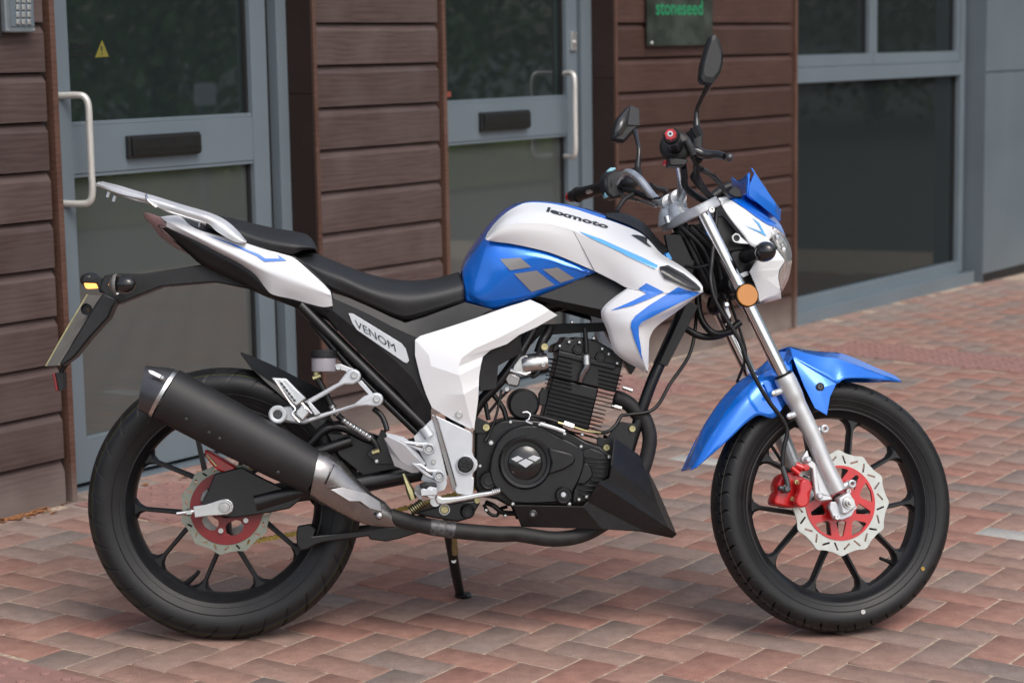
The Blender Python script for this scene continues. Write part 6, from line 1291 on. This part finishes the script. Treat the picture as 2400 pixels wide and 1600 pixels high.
# ---------------------------------------------------------------- FRONT END (turned with the bars)
def st(name, reg, pts, rad, m, parent, **k): return tb(name, reg, pts, rad, m, parent, st=True, **k)
fa, fb = U(1, 'f', 1612, 486, -.092), U(1, 'f', 1937, 1153, -.092)
AXD = (fb - fa).normalized()
forks = []
for s, lb in ((1, 'near fork leg'), (-1, 'far fork leg')):
    m_ = lambda p: Vector((p.x, p.y * s, p.z))
    a = fa - AXD * .004; low = U(1, 'W', 838, 330, -.092); b = fb
    fk = tube('fork_leg', [m_(a), m_(low + AXD * .1)], .0158, MT['chrome'], bk, True, seg=24); fk['label'] = lb
    P = [low, low + AXD * .012, low + AXD * .045, low + AXD * .075, low + AXD * .16, b - AXD * .10, b - AXD * .03]
    tube('fork_slider', [m_(p) for p in P], [.0235, .0245, .0240, .0205, .0200, .0195, .0200], MT['silver'], fk, True, seg=28, n=50)
    tube('dust_seal', [m_(low - AXD * .006), m_(low + AXD * .002)], .0215, MT['hose'], fk, True, seg=24)
    plate('axle_clamp', [('W', 1262, 1262), ('W', 1345, 1215), ('W', 1400, 1325), ('W', 1330, 1380), ('W', 1290, 1385)], -.112, .03, MT['silver'], fk, st=True, bev=.003) if s == 1 else tube('axle_clamp', [m_(b - AXD * .03), m_(b + AXD * .012)], .021, MT['silver'], fk, True)
    forks.append(fk)
fk = forks[0]
c = U(1, 'W', 1335, 1298, -.114); lathe('axle_nut', [(0, -.018), (.0055, -.018), (.006, -.011), (.010, -.011), (.0105, -.003), (.014, -.003), (.0145, 0)], c, (0, 1, 0), MT['steel'], fk, True, seg=20)
plate('fork_end', [('W', 1200, 1290), ('W', 1240, 1290), ('W', 1300, 1385), ('W', 1390, 1340), ('W', 1360, 1400), ('W', 1290, 1430), ('W', 1225, 1425), ('W', 1190, 1340)], -.100, .012, MT['pale'], fk, st=True, bev=.002)
bolt(fk, 'W', 1240, 1410, -.10, .0062, MT['alu'], st=True, h=.008)
for q in ((1142, 735), (1352, 1155)):
    lathe('fork_lug', [(.004, -.010), (.0068, -.012), (.0092, -.011), (.0095, .01)], U(1, 'W', *q, -.092), (0, 1, 0), MT['pale'], fk, True, seg=18); tube('lug_neck', [U(1, 'W', q[0] - 10, q[1], -.088), U(1, 'W', q[0] - 70, q[1] + 25, -.088)], .008, MT['silver'], fk, True)
for q, r in (((762, 465), .0075), ((880, 638), .0075)):
    tube('mount_lug', [U(1, 'W', *q, -.098), U(1, 'W', q[0] + 80, q[1] - 30, -.092)], .0075, MT['pale'], fk, True); bolt(fk, 'W', q[0], q[1], -.102, .0068, MT['alu'], st=True, h=.004, sock=False)
cbk = plate('caliper_bracket', [('W', 1020, 895), ('W', 1040, 960), ('W', 1085, 1000), ('W', 1110, 1200), ('W', 1140, 1240), ('W', 1200, 1250), ('W', 1215, 1275), ('W', 1120, 1285), ('W', 1085, 1270), ('W', 1060, 1040), ('W', 980, 985), ('W', 975, 960)], -.098, .010, MT['silver'], fk, st=True, bev=.002)
plate('bracket_web', [('W', 1070, 1010), ('W', 1110, 1005), ('W', 1200, 1200), ('W', 1200, 1260), ('W', 1110, 1225)], -.090, .010, MT['silver'], fk, st=True, bev=.003)
for q in ((1022, 970), (1112, 1248)): bolt(fk, 'W', q[0], q[1], -.105, .0082, MT['pale'], st=True, h=.008, sock=False)
lathe('reflector', [(0, -.003), (.024, -.003), (.0255, -.0015), (.026, 0)], U(1, 'O', 921, 1358, -.128), (0, 1, 0), MT['orange'], fk, True, seg=40); lathe('reflector_case', [(.0262, -.002), (.0278, 0), (.0275, .008), (0, .010)], U(1, 'O', 921, 1358, -.128), (0, 1, 0), MT['plastic'], fk, True, seg=40)
cl = plate('brake_caliper', [('W', 820, 1095), ('W', 870, 1070), ('W', 910, 1060), ('W', 960, 1090), ('W', 1010, 1110), ('W', 1030, 1200), ('W', 1000, 1335), ('W', 880, 1335), ('W', 775, 1312), ('W', 768, 1280), ('W', 800, 1210), ('W', 790, 1170)], -.098, .05, MT['red'], bk, st=True, bev=.005); cl['label'] = 'red front brake caliper'
tube('piston_housing', [U(1, 'W', 1010, 1165, -.118), U(1, 'W', 1000, 1225, -.118), U(1, 'W', 985, 1285, -.118)], [.0150, .0128, .0150], MT['red'], cl, True, seg=24, ell=1.0)
plate('piston_cover', [('W', 965, 1160), ('W', 980, 1128), ('W', 1015, 1118), ('W', 1048, 1140), ('W', 1058, 1178), ('W', 1045, 1210), ('W', 1028, 1228), ('W', 1035, 1270), ('W', 1028, 1310), ('W', 995, 1334), ('W', 955, 1328), ('W', 935, 1295), ('W', 945, 1250), ('W', 960, 1220)], -.138, .024, MT['red'], cl, st=True, bev=.004, rnd=40)
for a, b_ in (((985, 1035), (930, 1010)), ((960, 1080), (900, 1030))): tube('slide_pin', [U(1, 'W', *a, -.112), U(1, 'W', *b_, -.108)], .0085 if a[0] == 985 else .006, MT['red'], cl, True)
lathe('pin_cap', [(0, -.016), (.007, -.015), (.0085, -.010), (.0085, .02)], U(1, 'W', 995, 1030, -.105), (0, 1, 0), MT['red'], cl, True, seg=18)
for q in ((932, 1142), (905, 1272)): bolt(cl, 'W', q[0], q[1], -.108, .006, MT['zinc'], st=True, h=.006)
lathe('banjo_bolt', [(0, -.010), (.006, -.010), (.007, -.006), (.010, -.004), (.010, .004)], U(1, 'W', 855, 1192, -.110), (0, 1, 0), MT['shieldd'], cl, True, seg=12)
tube('banjo', [U(1, 'W', 800, 1185, -.108), U(1, 'W', 885, 1195, -.108)], .0065, MT['shieldd'], cl, True)
st('brake_hose', 'W', [('D', 1290, 400, -.14), ('O', 360, 160, -.12), ('O', 480, 300, -.10), ('O', 600, 420, -.085), ('O', 560, 1000, -.10), ('O', 545, 1200, -.12), ('O', 600, 1420, -.125), (500, 60, -.125), (560, 220, -.125), (650, 400, -.125), (730, 530, -.122), (820, 650, -.118), (865, 750, -.115), (840, 880, -.113), (830, 1000, -.112), (850, 1100, -.112), (872, 1180, -.112)], .0052, MT['hose'], cl, n=140)
st('hose_fitting', 'W', [(828, 1020, -.112), (840, 1060, -.112), (860, 1120, -.112), (872, 1175, -.112)], .0066, MT['shieldd'], cl)
st('speedometer_cable', 'O', [('O', 700, 1300, .06), ('W', 540, 100, .05), ('W', 545, 200, .06), ('W', 480, 380, .08)], .0035, MT['hose'], bk)
st('speedometer_cable', 'W', [(725, 840, .06), (770, 900, .06), (820, 980, .06)], .0040, MT['hose'], forks[1])
# front mudguard
mg = patch('front_mudguard', [[(905, 130, 0), (870, 142, 0), (790, 150, 0), (640, 272, 0), (480, 382, 0), (340, 535, 0), (235, 702, 0), (155, 880, 0), (98, 1045, 0)],
    [(900, 200, -.035), (850, 205, -.04), (750, 262, -.042), (620, 345, -.044), (470, 490, -.044), (360, 640, -.044), (270, 790, -.042), (195, 930, -.038), (125, 1046, -.03)],
    [(901, 214, -.043), (850, 222, -.048), (752, 276, -.050), (624, 356, -.052), (476, 497, -.051), (366, 645, -.050), (275, 794, -.048), (199, 932, -.044), (128, 1044, -.034)],
    [(905, 300, -.062), (850, 330, -.064), (770, 370, -.066), (660, 440, -.068), (540, 540, -.068), (430, 680, -.066), (330, 820, -.062), (250, 940, -.056), (165, 1028, -.045)],
    [(905, 420, -.070), (870, 500, -.072), (825, 585, -.073), (760, 652, -.074), (650, 628, -.074), (560, 682, -.072), (470, 765, -.070), (370, 860, -.064), (172, 1030, -.046)]], MT['blue'], bk, 'W', st=True, nu=44, nv=5, mirror='join', thick=.003, bev=0, ang=50, out=(-.5, -1, .4))
flat('mudguard_recess', [[(680, 375, -.0735), (710, 360, -.0735), (745, 375, -.074), (830, 580, -.0755), (800, 620, -.0755), (760, 560, -.075)]], MT['blue'], mg, 'W', st=True, thick=.003, bev=.002)
fg = patch('mudguard_front', [[(885, 103, 0), (1000, 128, 0), (1120, 143, 0), (1240, 148, 0), (1310, 165, 0), (1420, 208, 0), (1560, 270, 0), (1690, 326, 0), (1742, 368, 0)],
    [(882, 108, -.030), (1000, 150, -.040), (1120, 175, -.045), (1230, 190, -.048), (1320, 215, -.048), (1430, 255, -.044), (1560, 305, -.034), (1680, 346, -.018), (1742, 370, -.002)],
    [(886, 117, -.036), (1000, 162, -.047), (1118, 190, -.053), (1226, 208, -.056), (1318, 232, -.054), (1432, 268, -.048), (1562, 312, -.036), (1680, 349, -.019), (1742, 371, -.002)],
    [(905, 183, -.060), (1000, 238, -.068), (1090, 292, -.073), (1180, 345, -.076), (1245, 387, -.077), (1300, 352, -.076), (1450, 345, -.062), (1600, 358, -.036), (1740, 374, -.004)]], MT['blue'], mg, 'W', st=True, nu=44, nv=5, mirror='join', thick=.003, bev=0, ang=50)
flat('mudguard_strut', [[(905, 183, -.060), (1245, 387, -.077), (1130, 420, -.084)], [(1245, 387, -.077), (1196, 490, -.080), (1130, 420, -.084)], [(1196, 490, -.080), (1172, 632, -.080), (1110, 470, -.085), (1130, 420, -.084)], [(1172, 632, -.080), (1078, 578, -.080), (1110, 470, -.085)], [(905, 183, -.060), (1130, 420, -.084), (1110, 470, -.085)], [(905, 183, -.060), (1110, 470, -.085), (1078, 578, -.080), (990, 400, -.072)]], MT['blue'], mg, 'W', st=True, thick=.003, bev=.002, mirror='copy')
flat('mudguard_nose', [[(885, 103, -.0), (905, 183, -.060), (870, 230, -.055), (840, 200, -.04), (862, 130, 0)]], MT['blue'], mg, 'W', st=True, thick=.003, bev=.002, mirror='copy')
bolt(mg, 'W', 1118, 412, -.0835, .0105, MT['hose'], st=True, h=.001); bolt(mg, 'W', 1115, 412, -.085, .0065, MT['shieldd'], st=True, h=.003)
# yokes
hc_ = U(1, 'D', 1085, 668, 0)
EF = Vector((cos(RAKE), 0, sin(RAKE))); ca = Vector((fa.x, 0, fa.z)) - KA * .006
def yo(f_, y): return ca + EF * f_ + Vector((0, y, 0))
out_ = [yo(.024 * cos(t), -.092 - .024 * sin(t)) for t in [radians(q) for q in (-30, 10, 40, 90, 140, 180)]]
out_ = [yo(.045, -.088), yo(.048, -.098), yo(.040, -.106), yo(.020, -.116), yo(0, -.1175), yo(-.018, -.112), yo(-.030, -.096), yo(-.050, -.060), yo(-.062, -.030), yo(-.064, 0)]
ring_ = out_ + [Vector((p.x, -p.y, p.z)) for p in reversed(out_[:-1])] + [yo(.024, .074), yo(.004, .045), yo(-.002, 0), yo(.004, -.045), yo(.024, -.074)]
yk = extr('top_yoke', [ring_], KA, .024, MT['pale'], bk, True, bev=.004)
for y in (-.034, .034): tube('yoke_riser', [yo(-.030, y) + KA * .018, yo(-.028, y * .97) + KA * .035, hc_ + Vector((.004, y * .95, -.018)), hc_ + Vector((0, y * .94, -.004))] , [.028, .023, .019, .017], MT['pale'], yk, True, seg=20, n=12)
tube('yoke_body', [yo(-.036, 0) + KA * .015, yo(-.034, 0) + KA * .04], [.040, .030], MT['pale'], yk, True, seg=24, n=4)
bolt(yk, 'D', 1440, 752, -.116, .0082, MT['steel'], st=True, h=.003)
tube('fork_cap', [fa - AXD * .002, fa + AXD * -.014], .013, MT['steel'], yk, True)
for q in ((1030, 810), (1075, 800)): tube('yoke_bolt', [U(1, 'D', q[0], q[1], -.03), U(1, 'D', q[0] + 15, q[1] + 60, -.03)], .007, MT['chrome'], yk, True)
low = fa + AXD * .185
yl = tube('bottom_yoke', [low + Vector((0, .0, 0)), low + Vector((-.02, .092, 0)), low + Vector((0, .184, 0))], .024, MT['case'], bk, True, seg=14, n=12, ell=1.0)
tube('steering_stem', [fa + Vector((-.032, .092, 0)), low + Vector((-.032, .092, 0))], .019, MT['case'], yl, True, seg=18)
tube('bearing_cover', [fa + Vector((-.034, .092, 0)) + AXD * .03, fa + Vector((-.034, .092, 0)) + AXD * .05], .030, MT['case'], yl, True, seg=24)
for dx, lat, r in ((-.015, -.055, .010), (.01, -.03, .008), (-.035, -.05, .007)): tube('cable', [fa + Vector((dx, .092 + lat, -.03)), fa + AXD * .1 + Vector((dx + .012, .092 + lat * 1.1, 0)), low + Vector((dx, .092 + lat, -.03))], r, MT['hose'], yl, True)
st('wire_loop', 'O', [(290, 1060, -.05), (420, 1075, -.07), (580, 1030, -.085)], .0035, MT['hose'], yl)
st('cable', 'f', [(1580, 560, .03), (1600, 660, .03), (1610, 730, .02), (1640, 765, 0), (1690, 760, .0)], .008, MT['hose'], yl); st('cable', 'f', [(1560, 745, .05), (1610, 772, .03), (1660, 768, .02), (1700, 740, .02)], .0085, MT['hose'], yl)
st('cable', 'f', [(1640, 560, -.02), (1650, 640, -.02), (1660, 700, -.01), (1670, 740, 0)], .011, MT['hose'], yl)
hn = lathe('horn', [(0, -.02), (.03, -.02), (.038, -.012), (.038, .0), (.02, .02), (0, .02)], U(1, 'f', 1650, 690, .03), (.8, -.4, -.3), MT['case'], yl, True, seg=24)
bolt(yl, 'O', 702, 1455, -.10, .008, MT['alu'], st=True, h=.008, sock=False); plate('cable_clip', [('O', 680, 1470), ('O', 725, 1470), ('O', 760, 1567), ('O', 740, 1600), ('O', 700, 1520)], -.095, .006, MT['pale'], yl, st=True)
# handlebar
hc = U(1, 'D', 1085, 668, 0); gN, gF = Vector((.905 + .014, -.368, 1.083)), Vector((.905 + .014, .368, 1.083))
def mirr(p, s): return Vector((p.x, p.y * s, p.z))
hb = None
bN = [Vector((hc.x, 0, hc.z)), Vector((hc.x, -.055, hc.z)), Vector((hc.x - .012, -.105, hc.z + .025)), Vector((hc.x - .035, -.150, hc.z + .078)), Vector((hc.x - .052, -.185, hc.z + .098)), Vector((hc.x - .066, -.225, gN.z + .004)), gN + Vector((.02, .06, 0)), gN]
full = [mirr(p, -1) for p in reversed(bN)] + bN[1:]
hb = tube('handlebar', full, .0112, MT['alu'], bk, True, seg=20, n=120)
for y in (-.032, .032): tube('bar_clamp', [Vector((hc.x, y - .011, hc.z)), Vector((hc.x, y + .011, hc.z))], .0195, MT['silver'], hb, True, seg=20)
for s, lb in ((1, 'near'), (-1, 'far')):
    gx = gN - bN[6]; a = bN[5].lerp(gN, .18)
    g = tube('grip', [mirr(a.lerp(gN, t), s) for t in (0, .06, .5, .94, 1)], [.020, .0165, .0158, .0168, .0172], MT['hose'], hb, True, seg=22, n=16)
    for t in (.0, .96): tube('grip_flange', [mirr(a.lerp(gN, t), s), mirr(a.lerp(gN, t + .04), s)], .0195, MT['hose'], hb, True, seg=22)
    e1 = (gN - a).normalized()
    tube('bar_end', [mirr(gN + e1 * .002, s), mirr(gN + e1 * .022, s)], .0145, MT['plastic'], hb, True, seg=20)
    tube('bar_end_cap', [mirr(gN + e1 * .020, s), mirr(gN + e1 * .034, s)], [.0145, .0118], MT['red'], hb, True, seg=7, n=2, smooth=False)
    tube('cap_screw', [mirr(gN + e1 * .034, s), mirr(gN + e1 * .0355, s)], .0062, MT['pale'], hb, True, seg=16); tube('cap_socket', [mirr(gN + e1 * .0355, s), mirr(gN + e1 * .036, s)], .003, MT['blackdecal'], hb, True, seg=12)
    # switch housing and lever
    h0_, h1_ = bN[5].lerp(gN, -.02), bN[5].lerp(gN, .20)
    tube('switch_housing', [mirr(h0_, s), mirr(h0_.lerp(h1_, .3), s), mirr(h0_.lerp(h1_, .8), s), mirr(h1_, s)], [.022, .034, .036, .027], MT['plastic'], hb, True, seg=26, n=10)
    pv_ = bN[5] + Vector((.035, .0, .0))
    tube('lever_perch', [mirr(bN[5] + Vector((0, .02, 0)), s), mirr(pv_ + Vector((0, .01, 0)), s), mirr(pv_ + Vector((.008, -.01, .0)), s)], .0135, MT['plastic'], hb, True, seg=12)
# brake master cylinder on the near bar, mirror stems, switches
plate('brake_master_cylinder', [('D', 1245, 20), ('D', 1300, -10), ('D', 1340, 20), ('D', 1365, 70), ('D', 1365, 190), ('D', 1330, 215), ('D', 1275, 200), ('D', 1265, 120)], -.235, .05, MT['plastic'], hb, st=True, bev=.004)
st('brake_lever', 'D', [(1290, 215, -.245), (1380, 245, -.255), (1480, 245, -.27), (1560, 262, -.285)], [.013, .011, .009, .009], MT['gloss'], hb, seg=14, n=20); egg('lever_ball', U(1, 'D', 1603, 272, -.29), (0, 1, 0), .0098, .0098, MT['shieldd'], hb, True, seg=18)
plate('lever_clamp', [('D', 1270, 200), ('D', 1330, 205), ('D', 1390, 205), ('D', 1385, 270), ('D', 1340, 330), ('D', 1300, 300)], -.24, .03, MT['case'], hb, st=True, bev=.004)
st('throttle_cable', 'D', [(1225, 200, -.26), (1265, 270, -.25), (1290, 320, -.24), (1340, 375, -.22), (1400, 410, -.2), (1470, 455, -.17), (1530, 530, -.13), (1580, 600, -.1), (1640, 640, -.05)], .0052, MT['hose'], hb, n=50); st('cable_sleeve', 'D', [(1350, 380, -.218), (1400, 408, -.2)], .0068, MT['greyrub'], hb); st('cable_sleeve', 'D', [(1455, 440, -.175), (1510, 500, -.145)], .0065, MT['hose'], hb)
st('throttle_cable', 'D', [(1210, 110, -.27), (1240, 170, -.268), (1270, 245, -.262)], .0085, MT['greyrub'], hb)
st('brake_line', 'D', [(1300, 330, -.2), (1310, 440, -.17), (1360, 540, -.13), (1420, 620, -.10), (1500, 690, -.07)], .0072, MT['hose'], hb); st('wiring', 'D', [(1180, 350, -.18), (1190, 440, -.14), (1200, 540, -.10), (1290, 620, -.07), (1400, 680, -.05), (1480, 720, -.04)], .0082, MT['hose'], hb)
st('wiring', 'D', [(640, 560, .2), (760, 600, .16), (860, 640, .12), (960, 660, .08), (1050, 620, .06)], .0075, MT['hose'], hb); st('wiring', 'D', [(600, 600, .22), (700, 650, .18), (830, 680, .12), (930, 720, .08)], .0045, MT['shield'], hb)
plate('kill_switch', [('D', 1005, 300), ('D', 1030, 290), ('D', 1055, 300), ('D', 1052, 335), ('D', 1015, 335)], -.255, .018, MT['red'], hb, st=True, bev=.002); plate('starter_button', [('D', 1070, 35), ('D', 1115, 28), ('D', 1120, 48), ('D', 1075, 55)], -.33, .018, MT['red'], hb, st=True, bev=.002)
plate('switch_body', [('D', 1050, 270), ('D', 1240, 290), ('D', 1200, 345), ('D', 1060, 350)], -.275, .03, MT['plastic'], hb, st=True, bev=.003)
plate('dip_switch', [('D', 455, 432), ('D', 510, 365), ('D', 560, 362), ('D', 565, 380), ('D', 500, 415), ('D', 470, 440)], .235, .02, MT['cyan'], hb, st=True, bev=.002); plate('horn_button', [('D', 458, 595), ('D', 520, 585), ('D', 522, 625), ('D', 470, 640)], .225, .02, MT['cyan'], hb, st=True, bev=.002)
plate('switch_body', [('D', 470, 440), ('D', 560, 385), ('D', 640, 400), ('D', 640, 620), ('D', 540, 650), ('D', 480, 600)], .215, .045, MT['plastic'], hb, st=True, bev=.005)
st('clutch_lever', 'D', [(880, 530, .23), (930, 560, .25), (1000, 575, .27)], .008, MT['plastic'], hb); egg('lever_ball', U(1, 'D', 1015, 583, .275), (0, 1, 0), .0095, .0095, MT['plastic'], hb, True, seg=16)
st('clutch_bracket', 'D', [(720, 610, .16), (640, 660, .15), (590, 730, .14), (575, 770, .13)], .006, MT['plastic'], hb)
# mirrors
def mirror(lb, stem, head, lat, dep, glass):
    s_ = tube('mirror', [U(1, *q) for q in stem], [.0085] + [.0052] * (len(stem) - 2) + [.0068], MT['gloss'], bk, True, seg=12); s_['label'] = lb
    lathe('mirror_nut', [(0, -.012), (.011, -.012), (.0115, .012), (0, .013)], U(1, *stem[0]), KA, MT['plastic'], s_, True, seg=6)
    P = [UN(1, *q, lat) for q in head]; c = sum(P, Vector()) / len(P)
    # shell: outline, bulged forward, flat glass behind
    nrm = Vector((1, 0, 0)); ringA = [p for p in cr(P + [P[0]], 48, smooth=False)][:-1]
    return s_, ringA, c
m1, rg, c = mirror('near mirror on its black stem', [('C', 712, 660, -.262), ('C', 712, 560, -.262), ('C', 735, 500, -.28), ('C', 772, 425, -.315)], [('C', 775, 180), ('C', 800, 172), ('C', 820, 205), ('C', 840, 270), ('C', 838, 330), ('C', 822, 385), ('C', 785, 432), ('C', 735, 425), ('C', 720, 400), ('C', 728, 330), ('C', 745, 270), ('C', 762, 215)], -.33, .03, 0)
def shell(name, rings, m, parent, st_=True):
    return skin(name, rings, m, parent, (1, 1), st_, ang=50)
def sh_ring(R, c, k, off): return [c + (p - c) * k + off for p in R]
# near head seen edge-on from behind: wide along y
ctr = c; vy = Vector((0, 1, 0))
mh = shell('mirror_shell', [sh_ring(rg, c, .72, Vector((0, -.014, 0))), sh_ring(rg, c, .93, Vector((0, -.011, 0))), sh_ring(rg, c, .97, Vector((0, -.006, 0))), sh_ring(rg, c, .97, Vector((0, .010, 0))), sh_ring(rg, c, .85, Vector((0, .014, 0)))], MT['plastic'], m1)
m2, rg2, c2 = mirror('far mirror with its glass facing back', [('C', 412, 860, .262), ('C', 422, 760, .262), ('C', 412, 700, .28), ('C', 402, 655, .30)], [('C', 378, 523), ('C', 424, 542), ('C', 428, 640), ('C', 400, 670), ('C', 350, 715), ('C', 300, 706), ('C', 286, 700), ('C', 300, 640), ('C', 315, 595)], .33, .03, 0)
mh2 = plate('mirror_shell', [('C', 378, 523), ('C', 424, 542), ('C', 428, 640), ('C', 402, 660), ('C', 352, 716), ('C', 300, 706), ('C', 284, 703), ('C', 300, 640), ('C', 314, 593)], .32, .028, MT['plastic'], m2, st=True, bev=.008)
flat('mirror_glass', [[('C', 372, 535, .316), ('C', 362, 640, .316), ('C', 338, 672, .316), ('C', 292, 696, .316), ('C', 306, 640, .316), ('C', 320, 598, .316)]], MT['mirror'], m2, st=True, thick=.001, bev=0, out=(-1, -.3, 0))
flat('mirror_back', [[('C', 380, 528, .315), ('C', 424, 545, .318), ('C', 428, 630, .318), ('C', 366, 628, .314)]], MT['greyrub'], m2, st=True, thick=.003, bev=.003)
# ---------------------------------------------------------------- headlight unit
hl = patch('headlight_mask', [[(700, 345, 0), (820, 345, 0), (930, 352, 0), (1060, 445, 0), (1190, 548, 0), (1262, 645, 0), (1312, 757, 0)],
    [(660, 355, -.040), (780, 370, -.046), (900, 420, -.052), (1010, 500, -.054), (1110, 585, -.054), (1190, 655, -.050), (1240, 720, -.044)],
    [(628, 362, -.066), (690, 385, -.072), (800, 480, -.080), (900, 565, -.084), (990, 650, -.084), (1080, 730, -.080), (1150, 790, -.072)],
    [(628, 380, -.070), (660, 440, -.078), (720, 535, -.086), (800, 640, -.092), (880, 735, -.094), (985, 862, -.092), (1190, 835, -.078)]], MT['white'], bk, 'O', st=True, nu=36, nv=5, mirror='join', thick=.004, bev=0, ang=60, out=(.3, -1, .5))
HM = [hl]
lens = patch('headlight_glass', [[(1310, 757, 0), (1345, 820, 0), (1372, 900, 0), (1378, 990, 0), (1365, 1100, 0), (1335, 1210, 0), (1275, 1325, 0)],
    [(1225, 700, -.040), (1290, 800, -.044), (1325, 900, -.046), (1335, 1000, -.046), (1325, 1100, -.044), (1305, 1200, -.040), (1268, 1305, -.03)],
    [(1125, 652, -.062), (1190, 800, -.070), (1260, 920, -.072), (1298, 1000, -.070), (1262, 1080, -.070), (1240, 1160, -.066), (1258, 1300, -.046)]], MT['lens'], hl, 'O', st=True, nu=30, nv=6, mirror='join', thick=.003, bev=0, ang=70, out=(1, -.6, 0))
patch('lamp_bowl', [[(1285, 770, 0), (1310, 850, 0), (1325, 990, 0), (1310, 1140, 0), (1265, 1260, 0)], [(1190, 740, -.05), (1235, 850, -.056), (1270, 990, -.056), (1245, 1130, -.054), (1240, 1270, -.04)]], MT['reflect'], hl, 'O', st=True, nu=16, nv=4, mirror='join', thick=.002, bev=0, out=(1, -.6, 0))
egg('lit_bulb', U(1, 'O', 1262, 1125, -.046) - Vector((.014, -.006, 0)), (1, 0, 0), .0085, .012, MT['bulb'], hl, True, seg=14)
for q, r in (((1215, 745), .010), ((1190, 690), .006), ((1280, 870), .011)): lathe('lamp_ring', [(r * .6, -.003), (r, -.004), (r * 1.15, .002)], U(1, 'O', *q, -.054), (.8, -.6, .1), MT['chrome'], hl, True, seg=20)
flat('lower_mask', [[(1012, 1000, -.088), (1200, 880, -.080), (1235, 905, -.076), (1298, 1000, -.072), (1150, 1010, -.088)], [(1012, 1000, -.088), (1150, 1010, -.088), (1298, 1000, -.072), (1240, 1095, -.074), (940, 1120, -.086)], [(940, 1120, -.086), (1240, 1095, -.074), (1236, 1180, -.070), (1262, 1315, -.040), (1100, 1180, -.084)], [(940, 1120, -.086), (1100, 1180, -.084), (1262, 1315, -.040), (1040, 1420, -.062), (1000, 1260, -.076)], [(1040, 1420, -.062), (1262, 1315, -.040), (1268, 1390, -.018), (1120, 1425, -.03)]], MT['white'], hl, 'O', st=True, thick=.004, bev=.003, mirror='copy', ang=35)
patch('chin', [[(1040, 1420, -.062), (1120, 1426, -.03), (1120, 1420, 0)], [(1262, 1315, -.040), (1268, 1390, -.018), (1270, 1385, 0)]], MT['white'], hl, 'O', st=True, nu=6, nv=3, mirror='join', thick=.003, bev=0, out=(0, 0, -1))
def decs(name, L_, m, **k): return decal(name, [L_], HM, MT[m], hl, 'O', **k)
decs('blue_panel', [(715, 366), (800, 352), (925, 352), (1060, 445), (1190, 550), (1262, 648), (1308, 752), (1250, 700), (1206, 668), (1130, 640), (1080, 610), (1000, 555), (900, 480), (800, 415)], 'blue', off=.0012)
decs('stripe', [(965, 568), (1040, 622), (1112, 758), (1060, 728), (880, 640), (1050, 706), (1072, 712), (1022, 630)], 'ltblue')
# screen
flat('flyscreen', [[(1000, 112, -.076), (942, 245, -.072), (940, 345, -.070), (1205, 492, -.052), (1215, 428, -.052)], [(968, 52, -.068), (1000, 112, -.076), (1215, 428, -.052), (1246, 462, -.030)], [(940, 345, -.070), (1190, 545, -.050), (1262, 610, -.018), (1205, 492, -.052)], [(1205, 492, -.052), (1262, 610, -.018), (1266, 488, -.012), (1246, 462, -.030), (1215, 428, -.052)]], MT['blue'], hl, 'O', st=True, thick=.004, bev=.003, mirror='copy', ang=30)
patch('screen_inner', [[(950, 110, -.070), (945, 200, -.070), (942, 345, -.066), (1240, 470, -.018)], [(848, 196, -.0), (850, 250, 0), (880, 345, -.0), (1255, 480, 0)], [(765, 150, .070), (772, 200, .070), (800, 300, .066), (1270, 480, .018)]], MT['blue'], hl, 'O', st=True, nu=14, nv=5, thick=.004, bev=0, out=(-1, 0, 1))
ins = plate('instrument', [('O', 730, 300), ('O', 790, 245), ('O', 850, 270), ('O', 880, 345), ('O', 870, 358), ('O', 745, 358)], -.05, .10, MT['plastic'], bk, st=True, bev=.006)
st('instrument_stay', 'O', [(570, 355, 0), (700, 265, 0), (745, 250, 0)], .012, MT['plastic'], ins)
lb = plate('lamp_bracket', [('O', 545, 560), ('O', 680, 540), ('O', 860, 760), ('O', 960, 850), ('O', 990, 880), ('O', 860, 910), ('O', 720, 925), ('O', 690, 920), ('O', 640, 780)], -.062, .12, MT['plastic'], bk, st=True, bev=.006)
plate('lamp_bowl_case', [('O', 870, 760), ('O', 1000, 850), ('O', 1180, 850), ('O', 1220, 980), ('O', 1200, 1150), ('O', 1230, 1280), ('O', 1050, 1300), ('O', 900, 1250), ('O', 780, 1080), ('O', 720, 930)], -.060, .12, MT['case'], lb, st=True, bev=.01)
flat('lamp_lug', [[('O', 805, 722, -.088), ('O', 950, 838, -.09), ('O', 815, 828, -.088), ('O', 770, 790, -.088), ('O', 760, 755, -.088)]], MT['silver'], lb, st=True, thick=.004, bev=.001)
lathe('lug_ring', [(.0078, 0), (.008, -.004), (.0105, -.004), (.0108, 0)], U(1, 'O', 806, 777, -.090), (0, 1, 0), MT['silver'], lb, True, seg=24); bolt(lb, 'O', 806, 777, -.091, .0075, MT['case'], st=True, h=.003)
plate('lamp_stay', [('O', 820, 1150), ('O', 920, 1110), ('O', 940, 1150), ('O', 850, 1190)], -.075, .01, MT['pale'], lb, st=True)
ts = egg('turn_signal', U(1, 'O', 1098, 915, -.150), Vector((.55, -1, .15)), .0235, .028, MT['gloss'], bk, True); ts['label'] = 'near front turn signal'
tube('stalk', [U(1, 'O', 1060, 930, -.13), U(1, 'O', 980, 950, -.09), U(1, 'O', 900, 960, -.06)], [.0125, .012, .016], MT['plastic'], ts, True, seg=14)
ts2 = egg('turn_signal', U(1, 'O', 1098, 915, -.150) * 1, Vector((.55, 1, .15)), .0235, .028, MT['gloss'], bk, True) if False else None
p_ = U(1, 'O', 1098, 915, -.150); ts2 = egg('turn_signal', Vector((p_.x, .15, p_.z)), Vector((.55, 1, .15)), .0235, .028, MT['gloss'], bk, True); ts2['label'] = 'far front turn signal'
